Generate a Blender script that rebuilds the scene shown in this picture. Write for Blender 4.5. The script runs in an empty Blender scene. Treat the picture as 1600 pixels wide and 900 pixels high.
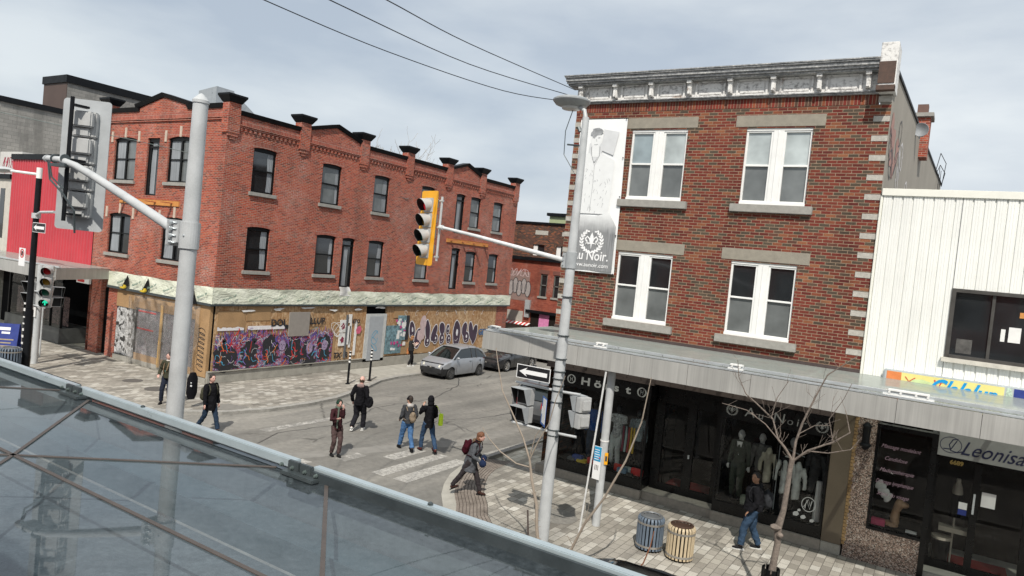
import bpy, bmesh, math, random
from mathutils import Vector, Matrix, noise
R = math.radians; PI = math.pi
random.seed(7)
S = bpy.context.scene; C = S.collection
# ---------------------------------------------------------------- camera, sky, sun, exposure
cam = bpy.data.objects.new('camera', bpy.data.cameras.new('camera')); C.objects.link(cam); S.camera = cam
yaw, pit, rol = R(-31.7807), R(2.0659), R(5.7616)
fw = Vector((math.sin(yaw)*math.cos(pit), math.cos(yaw)*math.cos(pit), -math.sin(pit)))
rt = Vector((math.cos(yaw), -math.sin(yaw), 0)); up = rt.cross(fw)
r2 = rt*math.cos(rol)+up*math.sin(rol); u2 = -rt*math.sin(rol)+up*math.cos(rol)
M4 = Matrix.Identity(4)
for i in range(3): M4[i][0] = r2[i]; M4[i][1] = u2[i]; M4[i][2] = -fw[i]
M4.translation = (0, 0, 6.0); cam.matrix_world = M4
cam.data.sensor_width = 36; cam.data.lens = 1103.0/1600*36; cam.data.clip_start = .05; cam.data.clip_end = 2000
SUN_EL, SUN_AZ = R(50), R(153)          # azimuth of the sun clockwise from +Y
sv = Vector((math.sin(SUN_AZ)*math.cos(SUN_EL), math.cos(SUN_AZ)*math.cos(SUN_EL), math.sin(SUN_EL)))
sun = bpy.data.objects.new('sun', bpy.data.lights.new('sun', 'SUN')); C.objects.link(sun)
sun.data.energy = 4.2; sun.data.angle = R(.55); sun.data.color = (1, .945, .86)
sun.rotation_euler = sv.to_track_quat('Z', 'Y').to_euler(); sun.location = (10, -20, 30)
W = bpy.data.worlds.new('World'); S.world = W; W.use_nodes = True
nt = W.node_tree; nt.nodes.clear(); N = nt.nodes.new; L = nt.links.new
out = N('ShaderNodeOutputWorld'); bg = N('ShaderNodeBackground'); bg2 = N('ShaderNodeBackground'); mix = N('ShaderNodeMixShader')
sky = N('ShaderNodeTexSky'); sky.sky_type = 'NISHITA'; sky.sun_disc = False; sky.sun_elevation = SUN_EL; sky.sun_rotation = SUN_AZ
sky.air_density = 1.2; sky.dust_density = 2.0; bg.inputs[1].default_value = .09; L(sky.outputs[0], bg.inputs[0])
tc = N('ShaderNodeTexCoord'); mp = N('ShaderNodeMapping'); mp.inputs['Scale'].default_value = (1, 1, 3.2); L(tc.outputs['Generated'], mp.inputs[0])
n1 = N('ShaderNodeTexNoise'); n1.inputs['Scale'].default_value = 2.1; n1.inputs['Detail'].default_value = 7; n1.inputs['Roughness'].default_value = .52; L(mp.outputs[0], n1.inputs[0])
cr = N('ShaderNodeValToRGB'); e = cr.color_ramp.elements
e[0].position = .38; e[0].color = (.52, .585, .665, 1); e[1].position = .62; e[1].color = (.77, .82, .85, 1); L(n1.outputs[0], cr.inputs[0])
bg2.inputs[1].default_value = 1.0; L(cr.outputs[0], bg2.inputs[0])
n2 = N('ShaderNodeTexNoise'); n2.inputs['Scale'].default_value = 1.1; n2.inputs['Detail'].default_value = 4; L(mp.outputs[0], n2.inputs[0])
mr = N('ShaderNodeMapRange'); mr.inputs[1].default_value = .35; mr.inputs[2].default_value = .6; mr.inputs[3].default_value = .72; mr.inputs[4].default_value = .97; L(n2.outputs[0], mr.inputs[0])
L(mr.outputs[0], mix.inputs[0]); L(bg.outputs[0], mix.inputs[1]); L(bg2.outputs[0], mix.inputs[2]); L(mix.outputs[0], out.inputs[0])
S.view_settings.view_transform = 'Standard'; S.view_settings.look = 'None'; S.view_settings.exposure = 0.13; S.view_settings.gamma = 1
S.view_settings.use_curve_mapping = False
S.cycles.transparent_max_bounces = 16; S.cycles.max_bounces = 8

# ---------------------------------------------------------------- materials
MATS = {}
class G:                                    # a small node-graph helper
    def __init__(s, name):
        s.m = bpy.data.materials.new(name); s.m.use_nodes = True; s.t = s.m.node_tree; s.t.nodes.clear(); MATS[name] = s.m
        s.o = s.n('ShaderNodeOutputMaterial'); s.p = s.n('ShaderNodeBsdfPrincipled'); s.l(s.p.outputs[0], s.o.inputs[0]); s._c = {}
    def n(s, k, **kw):
        x = s.t.nodes.new(k)
        for a, b in kw.items(): setattr(x, a, b)
        return x
    def l(s, a, b): s.t.links.new(a, b)
    def co(s, kind='Object', scale=(1, 1, 1), rot=(0, 0, 0)):
        key = (kind, scale, rot)
        if key not in s._c:
            t = s.n('ShaderNodeTexCoord'); m = s.n('ShaderNodeMapping'); m.inputs['Scale'].default_value = scale; m.inputs['Rotation'].default_value = rot
            s.l(t.outputs[kind], m.inputs[0]); s._c[key] = m.outputs[0]
        return s._c[key]
    def noise(s, scale, detail=4, rough=.55, co=None, dist=0):
        x = s.n('ShaderNodeTexNoise'); x.inputs['Scale'].default_value = scale; x.inputs['Detail'].default_value = detail
        x.inputs['Roughness'].default_value = rough; x.inputs['Distortion'].default_value = dist
        s.l(co if co is not None else s.co(), x.inputs[0]); return x.outputs[0]
    def ramp(s, f, stops, interp='LINEAR'):
        x = s.n('ShaderNodeValToRGB'); r = x.color_ramp; r.interpolation = interp
        while len(r.elements) < len(stops): r.elements.new(.5)
        for e_, (p, c) in zip(r.elements, stops):
            e_.position = p; e_.color = (c[0], c[1], c[2], 1) if hasattr(c, '__len__') else (c, c, c, 1)
        s.l(f, x.inputs[0]); return x.outputs[0]
    def mix(s, f, a, b, mode='MIX'):
        x = s.n('ShaderNodeMix', data_type='RGBA', blend_type=mode)
        for i, v in ((0, f), (6, a), (7, b)):
            if hasattr(v, 'links') or hasattr(v, 'is_linked'): s.l(v, x.inputs[i])
            elif i == 0: x.inputs[0].default_value = v
            else: x.inputs[i].default_value = (v[0], v[1], v[2], 1) if hasattr(v, '__len__') else (v, v, v, 1)
        return x.outputs[2]
    def math(s, op, a, b=0):
        x = s.n('ShaderNodeMath', operation=op)
        for i, v in ((0, a), (1, b)):
            if hasattr(v, 'is_linked'): s.l(v, x.inputs[i])
            else: x.inputs[i].default_value = v
        return x.outputs[0]
    def bump(s, h, strength=.3, dist=.02):
        b = s.n('ShaderNodeBump'); b.inputs['Strength'].default_value = strength; b.inputs['Distance'].default_value = dist
        s.l(h, b.inputs['Height']); s.l(b.outputs[0], s.p.inputs['Normal'])
    def fin(s, col, rough=.7, metal=0, spec=.5):
        if hasattr(col, 'is_linked'): s.l(col, s.p.inputs['Base Color'])
        else: s.p.inputs['Base Color'].default_value = (*col[:3], 1)
        if hasattr(rough, 'is_linked'): s.l(rough, s.p.inputs['Roughness'])
        else: s.p.inputs['Roughness'].default_value = rough
        s.p.inputs['Metallic'].default_value = metal; s.p.inputs['Specular IOR Level'].default_value = spec
        return s.m
def mat(name, col, rough=.6, metal=0, var=.25, scale=6, bump=0, spec=.5, fine=60):
    """plain surface with blotchy and fine tonal variation of its own"""
    if name in MATS: return MATS[name]
    g = G(name); a = g.noise(scale, 5); b = g.noise(fine, 3)
    f = g.mix(.35, a, b)
    k = g.ramp(f, [(.3, 1-var), (.7, 1+var*.6)])
    c = g.mix(1, col, k, 'MULTIPLY')
    if bump: g.bump(b, bump, .01)
    rr = g.ramp(a, [(.3, max(0, rough-.08)), (.7, min(1, rough+.08))])
    return g.fin(c, rr, metal, spec)
def brick(name, stops, mortar, bw, bh, ms=.008, weather=0, wcol=(.62, .55, .5), offset=.5, kind='UV', bump=.5, wscale=.55, rough=.85, dirt=.25):
    g = G(name); b = g.n('ShaderNodeTexBrick'); b.offset = offset; b.squash = 1
    g.l(g.co(kind), b.inputs[0]); b.inputs['Color1'].default_value = (0, 0, 0, 1); b.inputs['Color2'].default_value = (1, 1, 1, 1)
    b.inputs['Mortar'].default_value = (.5, .5, .5, 1); b.inputs['Scale'].default_value = 1; b.inputs['Mortar Size'].default_value = ms
    b.inputs['Mortar Smooth'].default_value = .3; b.inputs['Bias'].default_value = 0; b.inputs['Brick Width'].default_value = bw; b.inputs['Row Height'].default_value = bh
    c = g.ramp(b.outputs[0], stops, 'LINEAR')
    fn = g.noise(45, 4, co=g.co(kind)); c = g.mix(1, c, g.ramp(fn, [(.25, .72), (.75, 1.25)]), 'MULTIPLY')
    big = g.noise(.35, 4, co=g.co(kind)); c = g.mix(1, c, g.ramp(big, [(.3, 1-dirt), (.7, 1.1)]), 'MULTIPLY')
    stn = g.noise(1, 5, .65, co=g.co(kind, (1.1, .16, 1))); c = g.mix(1, c, g.ramp(stn, [(.36, .70), (.5, 1.0), (.68, 1.08)]), 'MULTIPLY')
    mo = g.mix(1, mortar, g.ramp(g.noise(9, 3, co=g.co(kind)), [(.3, .7), (.7, 1.2)]), 'MULTIPLY')
    c = g.mix(b.outputs[1], c, mo)
    if weather:
        w = g.noise(wscale, 6, .7, co=g.co(kind)); w2 = g.noise(14, 3, .6, co=g.co(kind))
        f = g.math('MULTIPLY', g.ramp(w, [(.5, 0), (.72, 1)]), g.ramp(w2, [(.42, 0), (.62, 1)]))
        c = g.mix(g.math('MULTIPLY', f, weather), c, wcol)
    h = g.math('ADD', g.math('MULTIPLY', b.outputs[1], -1), g.math('MULTIPLY', fn, .35))
    g.bump(h, bump, .012)
    return g.fin(c, rough, 0, .3)

# ---------------------------------------------------------------- mesh helpers
WPOS = {}
def label(o, lab=None, cat=None, group=None, kind=None):
    if lab: o['label'] = lab
    if cat: o['category'] = cat
    if group: o['group'] = group
    if kind: o['kind'] = kind
    return o
def thing(name, lab, cat, loc=(0, 0, 0), group=None):
    o = bpy.data.objects.new(name, None); C.objects.link(o); o.empty_display_size = .2
    o.location = loc; WPOS[o.name] = Vector(loc); return label(o, lab, cat, group)
def place(o, loc, rz=0):
    o.location = loc; o.rotation_euler = (0, 0, rz); WPOS[o.name] = Vector(loc)
def copy_tree(o, parent=None, lab=None):
    c = o.copy(); C.objects.link(c); c.parent = parent
    if parent is None:
        WPOS[c.name] = o.location.copy()
        if lab: c['label'] = lab
    for ch in o.children: copy_tree(ch, c)
    return c
def link(me, name, m, parent, smooth=False, wpos=None):
    o = bpy.data.objects.new(name, me); C.objects.link(o)
    if m is not None:
        me.materials.clear()
        for k in (m if isinstance(m, (list, tuple)) else [m]): me.materials.append(k)
    if smooth:
        for p in me.polygons: p.use_smooth = True
    if parent is not None:
        o.parent = parent; WPOS[o.name] = WPOS[parent.name]
    else: WPOS[o.name] = Vector((0, 0, 0)) if wpos is None else wpos
    return o
class Pl:                                    # a vertical wall plane: u along, v up, d outwards
    def __init__(s, o, u, n): s.o = Vector(o); s.u = Vector(u); s.nn = Vector(n)
    def P(s, u, v, d=0): return s.o+s.u*u+Vector((0, 0, v))+s.nn*d
    def mat4(s, u, v, d=0):
        m = Matrix.Identity(4); z = s.nn
        for i in range(3): m[i][0] = s.u[i]; m[i][1] = (0, 0, 1)[i]; m[i][2] = z[i]
        m.translation = s.P(u, v, d); return m
def PY(y): return Pl((0, y, 0), (1, 0, 0), (0, -1, 0))       # faces the camera's side of the street
def PX(x): return Pl((x, 0, 0), (0, 1, 0), (1, 0, 0))        # faces +X
class MB:
    def __init__(s): s.v = []; s.f = []; s.mi = []; s.M = Matrix.Identity(4); s.k = 0
    def vert(s, p): s.v.append(s.M @ Vector(p)); return len(s.v)-1
    def face(s, idx): s.f.append(tuple(idx)); s.mi.append(s.k)
    def poly(s, pts): s.face([s.vert(p) for p in pts]); return s
    def hexa(s, c):                          # 8 corners: bottom 4 then top 4
        i = [s.vert(p) for p in c]
        for q in ((0, 3, 2, 1), (4, 5, 6, 7), (0, 1, 5, 4), (1, 2, 6, 5), (2, 3, 7, 6), (3, 0, 4, 7)): s.face([i[k] for k in q])
        return s
    def box(s, x0, x1, y0, y1, z0, z1):
        return s.hexa([(x0, y0, z0), (x1, y0, z0), (x1, y1, z0), (x0, y1, z0), (x0, y0, z1), (x1, y0, z1), (x1, y1, z1), (x0, y1, z1)])
    def pbox(s, pl, u0, u1, v0, v1, d0, d1):
        return s.hexa([pl.P(u0, v0, d1), pl.P(u1, v0, d1), pl.P(u1, v0, d0), pl.P(u0, v0, d0), pl.P(u0, v1, d1), pl.P(u1, v1, d1), pl.P(u1, v1, d0), pl.P(u0, v1, d0)])
    def pquad(s, pl, u0, u1, v0, v1, d=0): return s.poly([pl.P(u0, v0, d), pl.P(u1, v0, d), pl.P(u1, v1, d), pl.P(u0, v1, d)])
    def prism(s, pts, ext):                  # closed polygon + extrusion vector
        e = Vector(ext); a = [s.vert(p) for p in pts]; b = [s.vert(Vector(p)+e) for p in pts]; n = len(a)
        s.face(a[::-1]); s.face(b)
        for i in range(n): s.face([a[i], a[(i+1) % n], b[(i+1) % n], b[i]])
        return s
    def pprism(s, pl, uv, d0, d1): return s.prism([pl.P(u, v, d0) for u, v in uv], pl.nn*(d1-d0))
    def tube(s, path, rad, n=8, cap=True, sq=None):
        P = [Vector(p) for p in path]; m = len(P)
        if not hasattr(rad, '__len__'): rad = [rad]*m
        rings = []; t0 = (P[1]-P[0]).normalized()
        a = Vector((0, 0, 1)) if abs(t0.z) < .9 else Vector((1, 0, 0))
        x = t0.cross(a).normalized()
        for i in range(m):
            t = (P[min(i+1, m-1)]-P[max(i-1, 0)]).normalized()
            x = (x-t*x.dot(t)).normalized(); y = t.cross(x)
            r = rad[i]; ra, rb = (r if hasattr(r, '__len__') else (r, r))
            rings.append([s.vert(P[i]+x*math.cos(2*PI*k/n)*ra+y*math.sin(2*PI*k/n)*rb) for k in range(n)])
        for i in range(m-1):
            for k in range(n): s.face([rings[i][k], rings[i][(k+1) % n], rings[i+1][(k+1) % n], rings[i+1][k]])
        if cap: s.face(rings[0][::-1]); s.face(rings[-1])
        return s
    def lathe(s, o, prof, n=16, axis='z', cap=True):   # profile [(r, h)] about an axis
        o = Vector(o); rings = []
        for r, h in prof:
            ring = []
            for k in range(n):
                c, q = math.cos(2*PI*k/n)*r, math.sin(2*PI*k/n)*r
                p = {'z': (c, q, h), 'y': (c, h, q), 'x': (h, c, q)}[axis]
                ring.append(s.vert(o+Vector(p)))
            rings.append(ring)
        for i in range(len(rings)-1):
            for k in range(n): s.face([rings[i][k], rings[i][(k+1) % n], rings[i+1][(k+1) % n], rings[i+1][k]])
        if cap: s.face(rings[0][::-1]); s.face(rings[-1])
        return s
    def ell(s, c, r, n=12, m=8, rot=None):
        c = Vector(c); r = r if hasattr(r, '__len__') else (r, r, r); rings = []
        Q = rot or Matrix.Identity(3)
        for j in range(1, m):
            th = PI*j/m
            rings.append([s.vert(c+Q @ Vector((r[0]*math.sin(th)*math.cos(2*PI*k/n), r[1]*math.sin(th)*math.sin(2*PI*k/n), r[2]*math.cos(th)))) for k in range(n)])
        t = s.vert(c+Q @ Vector((0, 0, r[2]))); b = s.vert(c-Q @ Vector((0, 0, r[2])))
        for k in range(n):
            s.face([t, rings[0][k], rings[0][(k+1) % n]]); s.face([b, rings[-1][(k+1) % n], rings[-1][k]])
            for j in range(m-2): s.face([rings[j][k], rings[j+1][k], rings[j+1][(k+1) % n], rings[j][(k+1) % n]])
        return s
    def grid(s, fn, nu, nv):
        i = [[s.vert(fn(a/nu, b/nv)) for b in range(nv+1)] for a in range(nu+1)]
        for a in range(nu):
            for b in range(nv): s.face([i[a][b], i[a+1][b], i[a+1][b+1], i[a][b+1]])
        return s
    def wall(s, pl, u0, u1, v0, v1, holes=(), dep=.18):
        us = sorted({u0, u1, *[h[0] for h in holes], *[h[1] for h in holes]}); vs = sorted({v0, v1, *[h[2] for h in holes], *[h[3] for h in holes]})
        for a, b in zip(us, us[1:]):
            for c, d in zip(vs, vs[1:]):
                mu, mv = (a+b)/2, (c+d)/2
                if not any(h[0] < mu < h[1] and h[2] < mv < h[3] for h in holes): s.pquad(pl, a, b, c, d)
        for h in holes:
            A, B, c, d = h[:4]
            s.poly([pl.P(A, c), pl.P(A, d), pl.P(A, d, -dep), pl.P(A, c, -dep)]); s.poly([pl.P(B, c), pl.P(B, d), pl.P(B, d, -dep), pl.P(B, c, -dep)])
            s.poly([pl.P(A, c), pl.P(B, c), pl.P(B, c, -dep), pl.P(A, c, -dep)]); s.poly([pl.P(A, d), pl.P(B, d), pl.P(B, d, -dep), pl.P(A, d, -dep)])
        return s
    def mesh(s, off=Vector((0, 0, 0)), uvoff=None):
        me = bpy.data.meshes.new('mesh'); me.from_pydata([v-off for v in s.v], [], s.f); me.update()
        uv = me.uv_layers.new(name='UVMap').data
        for p, mi in zip(me.polygons, s.mi):
            p.material_index = mi; n = p.normal; ax = max(range(3), key=lambda i: abs(n[i]) + (.01 if i == 1 else 0))
            for li, vi in zip(p.loop_indices, p.vertices):
                v = s.v[vi]; uv[li].uv = (v.x, v.y) if ax == 2 else ((v.x, v.z) if ax == 1 else (v.y, v.z))
        return me
    def build(s, name, m, parent=None, smooth=False, bevel=0, sub=0, fix=False, segs=2):
        off = WPOS[parent.name] if parent is not None else Vector((0, 0, 0))
        me = s.mesh(off)
        if bevel or fix:
            bm = bmesh.new(); bm.from_mesh(me)
            if fix: bmesh.ops.remove_doubles(bm, verts=bm.verts, dist=.0005)
            bmesh.ops.recalc_face_normals(bm, faces=bm.faces)
            if bevel:
                ed = [e_ for e_ in bm.edges if len(e_.link_faces) == 2 and e_.calc_face_angle(0) > .5]
                bmesh.ops.bevel(bm, geom=ed, offset=bevel, segments=segs, affect='EDGES', clamp_overlap=True)
            bm.to_mesh(me); bm.free()
        o = link(me, name, m, parent, smooth)
        if sub:
            md = o.modifiers.new('s', 'SUBSURF'); md.levels = md.render_levels = sub
        if smooth and not sub: sharp(me)
        return o
def sharp(me, ang=40):
    bm = bmesh.new(); bm.from_mesh(me)
    for e_ in bm.edges:
        if len(e_.link_faces) == 2 and e_.calc_face_angle(0) > R(ang): e_.smooth = False
    bm.to_mesh(me); bm.free()
def structure(o): o['kind'] = 'structure'; return o
def solo(o, lab, cat, group=None): return label(o, lab, cat, group)
def text(s, size, m, M, name, parent=None, shear=0, bold=0, ext=.004, align='LEFT', sx=1, space=1):
    cu = bpy.data.curves.new('t', 'FONT'); cu.body = s; cu.size = size; cu.shear = shear; cu.offset = bold; cu.extrude = ext; cu.align_x = align; cu.space_character = space
    cu.resolution_u = 3
    o = bpy.data.objects.new('t', cu); C.objects.link(o); dg = bpy.context.evaluated_depsgraph_get()
    me = bpy.data.meshes.new_from_object(o.evaluated_get(dg)); bpy.data.objects.remove(o); bpy.data.curves.remove(cu)
    off = WPOS[parent.name] if parent is not None else Vector((0, 0, 0))
    me.transform(Matrix.Translation(-off) @ M @ Matrix.Diagonal((sx, 1, 1, 1)))
    return link(me, name, m, parent)
def stroke(mb, pl, pts, w, d=.006, close=False):          # flat painted line on a wall plane
    P = [Vector((p[0], p[1])) for p in pts]; n = len(P)
    if close: P.append(P[0]); n += 1
    L_ = []; R_ = []
    for i in range(n):
        t = (P[min(i+1, n-1)]-P[max(i-1, 0)]); t = t.normalized() if t.length > 1e-6 else Vector((1, 0)); q = Vector((-t.y, t.x))*w/2
        L_.append(mb.vert(pl.P(*(P[i]+q), d))); R_.append(mb.vert(pl.P(*(P[i]-q), d)))
    for i in range(n-1): mb.face([L_[i], L_[i+1], R_[i+1], R_[i]])
def blob(mb, pl, cu_, cv_, ru, rv, d=.005, n=14, wob=.12, seed=0, rot=0):
    rr = random.Random(seed); c, q = math.cos(rot), math.sin(rot); pts = []
    for k in range(n):
        a = 2*PI*k/n; f = 1+rr.uniform(-wob, wob); x, y = ru*f*math.cos(a), rv*f*math.sin(a)
        pts.append(pl.P(cu_+x*c-y*q, cv_+x*q+y*c, d))
    mb.poly(pts)
# ---------------------------------------------------------------- palette
RED = brick('red_brick', [(0, (.17, .042, .028)), (.2, (.31, .055, .03)), (.6, (.39, .075, .038)), (.85, (.41, .10, .05)), (1, (.17, .06, .042))], (.37, .25, .205), .21, .068, .0085, weather=.6, wcol=(.56, .43, .38), dirt=.2)
REDS = brick('red_soldier_brick', [(0, (.25, .05, .03)), (.5, (.34, .075, .045)), (1, (.40, .11, .07))], (.42, .33, .28), .068, .21, .006, offset=0, weather=.2)
MIX = brick('mixed_brick', [(0, (.10, .02, .015)), (.18, (.145, .026, .018)), (.28, (.17, .036, .022)), (.33, (.065, .048, .034)), (.54, (.088, .067, .046)), (.6, (.135, .027, .018)), (.8, (.178, .04, .024)), (.9, (.19, .06, .03)), (1, (.25, .10, .048))],
            (.30, .215, .15), .235, .078, .008, weather=.0, dirt=.12, bump=.6)
MIXS = brick('mixed_soldier_brick', [(0, (.15, .024, .018)), (.4, (.21, .036, .022)), (.5, (.08, .058, .04)), (.75, (.17, .035, .024)), (1, (.26, .08, .035))], (.30, .215, .15), .08, .5, .007, offset=0)
BRN = brick('brown_brick', [(0, (.05, .03, .025)), (.35, (.13, .05, .035)), (.6, (.06, .045, .035)), (1, (.3, .10, .045))], (.13, .10, .08), .22, .075, .008)
RED2 = brick('rough_red_brick', [(0, (.22, .045, .03)), (1, (.33, .085, .05))], (.26, .14, .10), .2, .07, .005, weather=.35)
BLOCK = brick('grey_block', [(0, (.24, .235, .22)), (1, (.30, .29, .27))], (.19, .185, .175), .42, .2, .012, dirt=.12, bump=.3)
PAVE = brick('pavers', [(0, (.25, .232, .20)), (.35, (.315, .292, .255)), (.6, (.365, .34, .295)), (.74, (.40, .375, .325)), (.89, (.47, .445, .395)), (1, (.51, .49, .44))], (.12, .11, .095), .2, .3, .008, kind='Object', bump=.35, dirt=.28, rough=.8)
_pm = MATS['pavers'].node_tree
for nd in _pm.nodes:
    if nd.type == 'MAPPING': nd.inputs['Rotation'].default_value = (0, 0, R(90))
    if nd.type == 'TEX_BRICK': nd.inputs['Brick Width'].default_value = .3; nd.inputs['Row Height'].default_value = .2
def tile_mat():
    g = G('tactile_strip'); c = mat('x', (.3, .3, .3)) and None
    f = g.noise(3, 4); k = g.noise(40, 3)
    col = g.mix(1, g.ramp(f, [(.3, (.14, .118, .10)), (.7, (.25, .215, .185))]), g.ramp(k, [(.2, .7), (.8, 1.25)]), 'MULTIPLY'); g.bump(k, .3, .01); return g.fin(col, .85, 0, .2)
TACT = tile_mat()
def asphalt():
    g = G('asphalt'); a = g.noise(.22, 5, .6); st = g.noise(1, 5, .6, co=g.co('Object', (1.3, .12, 1), (0, 0, 0))); st2 = g.noise(1, 4, .6, co=g.co('Object', (.1, 1.6, 1)))
    fn = g.noise(90, 3, .7); mid = g.noise(6, 4, .6)
    c = g.ramp(g.mix(.5, a, st), [(.36, (.142, .137, .125)), (.5, (.19, .182, .165)), (.64, (.262, .249, .222))])
    c = g.mix(1, c, g.ramp(fn, [(.25, .72), (.5, 1), (.8, 1.3)]), 'MULTIPLY'); c = g.mix(1, c, g.ramp(mid, [(.3, .86), (.7, 1.12)]), 'MULTIPLY')
    v = g.n('ShaderNodeTexVoronoi', feature='DISTANCE_TO_EDGE'); v.inputs['Scale'].default_value = .33
    dn = g.n('ShaderNodeTexNoise'); dn.inputs['Scale'].default_value = 1.6; dn.inputs['Detail'].default_value = 5; g.l(g.co(), dn.inputs[0])
    mx = g.mix(.25, g.co(), dn.outputs[1]); g.l(mx, v.inputs[0])
    crk = g.ramp(v.outputs[0], [(.0, .42), (.012, 1)]); c = g.mix(1, c, g.mix(g.ramp(g.noise(.5, 2), [(.5, 0), (.58, 1)]), 1.0, crk), 'MULTIPLY')
    vs = g.n('ShaderNodeTexVoronoi'); vs.inputs['Scale'].default_value = 1.1; g.l(g.co(), vs.inputs[0])
    c = g.mix(1, c, g.ramp(vs.outputs[0], [(.0, .5), (.04, .62), (.09, 1)]), 'MULTIPLY')
    g.bump(fn, .35, .01); return g.fin(c, .85, 0, .25)
ASPH = asphalt()
CONC = mat('concrete', (.34, .325, .285), .85, var=.3, scale=2.5, bump=.25, fine=35)
CURB = mat('curb_concrete', (.30, .29, .265), .85, var=.35, scale=5, bump=.4, fine=30)
STONE = mat('sill_stone', (.30, .29, .265), .8, var=.25, scale=8, bump=.2)
LINT = mat('lintel_stone', (.27, .245, .20), .8, var=.25, scale=5, bump=.2)
QUOIN = mat('quoin_stone', (.42, .40, .36), .85, var=.3, scale=12, bump=.3)
CREAM = mat('keystone', (.52, .42, .34), .8)
BLK = mat('black_metal', (.007, .008, .010), .5, var=.4, scale=3, spec=.2)
BLKF = mat('black_frame', (.006, .0065, .007), .45, var=.3, spec=.2)
WHT = mat('white_frame', (.78, .78, .76), .4, var=.08, scale=4)
GALV = mat('galvanised_paint', (.46, .475, .48), .45, .0, var=.2, scale=4, fine=70, bump=.08)
GALV2 = mat('signal_grey', (.34, .36, .37), .5, 0, var=.2, scale=6)
ALU = mat('aluminium', (.62, .66, .68), .32, .5, var=.1, scale=4)
DKG = mat('dark_grey_metal', (.07, .085, .09), .35, .3, var=.2)
YEL = mat('signal_yellow', (.82, .38, .012), .4, var=.12, scale=4)
ROOF = mat('roofing', (.16, .155, .15), .9, var=.3, scale=2)
RUST = mat('rusty_metal', (.09, .055, .042), .8, var=.5, scale=10)
INT = mat('interior_dark', (.006, .006, .007), .9, spec=.1)
INTW = mat('interior_warm', (.018, .014, .012), .9, var=.5, scale=2, spec=.1)
def cornice_mat():
    g = G('peeling_paint'); a = g.noise(1, 6, .7, co=g.co('Object', (2.2, 2.2, 7))); b = g.noise(13, 5, .65)
    c = g.ramp(g.mix(.5, a, b), [(.34, (.16, .155, .15)), (.43, (.42, .41, .40)), (.49, (.68, .67, .65)), (.7, (.78, .77, .75))])
    rs = g.noise(1.6, 5, .7); c = g.mix(g.ramp(rs, [(.62, 0), (.7, .8)]), c, (.30, .16, .07)); g.bump(b, .4, .01); return g.fin(c, .75)
PEEL = cornice_mat()
def grey_peel():
    g = G('weathered_grey_paint'); a = g.noise(1, 6, .7, co=g.co('Object', (1.5, 2, 14))); b = g.noise(16, 5, .7)
    c = g.ramp(g.mix(.55, a, b), [(.36, (.10, .105, .11)), (.47, (.22, .225, .23)), (.56, (.38, .38, .375)), (.64, (.6, .58, .55))]); g.bump(b, .4, .01); return g.fin(c, .7)
GPEEL = grey_peel()
def streaked(name, col, lo=.75, hi=1.12, rough=.45, metal=.0, sc=9, vs=.35, fine=40):
    g = G(name); a = g.noise(1, 4, .6, co=g.co('UV', (sc, vs, 1))); b = g.noise(1, 3, .6, co=g.co('UV', (fine, vs*1.3, 1))); k = g.noise(.8, 3)
    f = g.mix(.4, g.mix(.45, a, b), k); c = g.mix(1, col, g.ramp(f, [(.35, lo), (.65, hi)]), 'MULTIPLY'); return g.fin(c, rough, metal)
FASC = streaked('fascia_metal', (.40, .395, .375), .72, 1.15, .45, .15)
REDM = streaked('red_siding', (.47, .045, .06), .8, 1.15, .45)
WSID = streaked('white_siding', (.80, .80, .765), .84, 1.03, .5, sc=5)
BEIGE = mat('beige_stucco', (.50, .47, .42), .85, var=.15, scale=3, bump=.1)
STUC = streaked('side_stucco', (.30, .275, .235), .82, 1.1, .9, sc=2.2, vs=.2)
BRPAN = streaked('brown_panel', (.085, .055, .045), .8, 1.1, .6)
GREEN = mat('green_panel', (.33, .38, .22), .7, var=.1)
def osb():
    g = G('osb'); v = g.n('ShaderNodeTexVoronoi', feature='F1'); v.inputs['Scale'].default_value = 1
    d = g.noise(3, 3, co=g.co('UV')); v.inputs['Randomness'].default_value = 1
    m = g.n('ShaderNodeMapping'); m.inputs['Scale'].default_value = (17, 9, 1); m.inputs['Rotation'].default_value = (0, 0, .6); g.l(g.co('UV'), m.inputs[0]); g.l(m.outputs[0], v.inputs[0])
    s_ = g.n('ShaderNodeSeparateColor'); g.l(v.outputs['Color'], s_.inputs[0])
    c = g.ramp(s_.outputs[0], [(0, (.28, .16, .075)), (.5, (.43, .275, .145)), (1, (.58, .43, .27))])
    big = g.noise(1, 3, co=g.co('UV', (.8, .4, 1))); c = g.mix(g.ramp(big, [(.4, 0), (.6, .55)]), c, (.30, .135, .04))
    p = g.noise(7, 5, .7, co=g.co('UV')); c = g.mix(g.ramp(p, [(.62, 0), (.68, .5)]), c, (.58, .5, .4)); g.bump(s_.outputs[0], .3, .01); return g.fin(c, .75)
OSB = osb()
PLY = mat('plywood', (.38, .235, .115), .75, var=.3, scale=1.5, fine=20)
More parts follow.
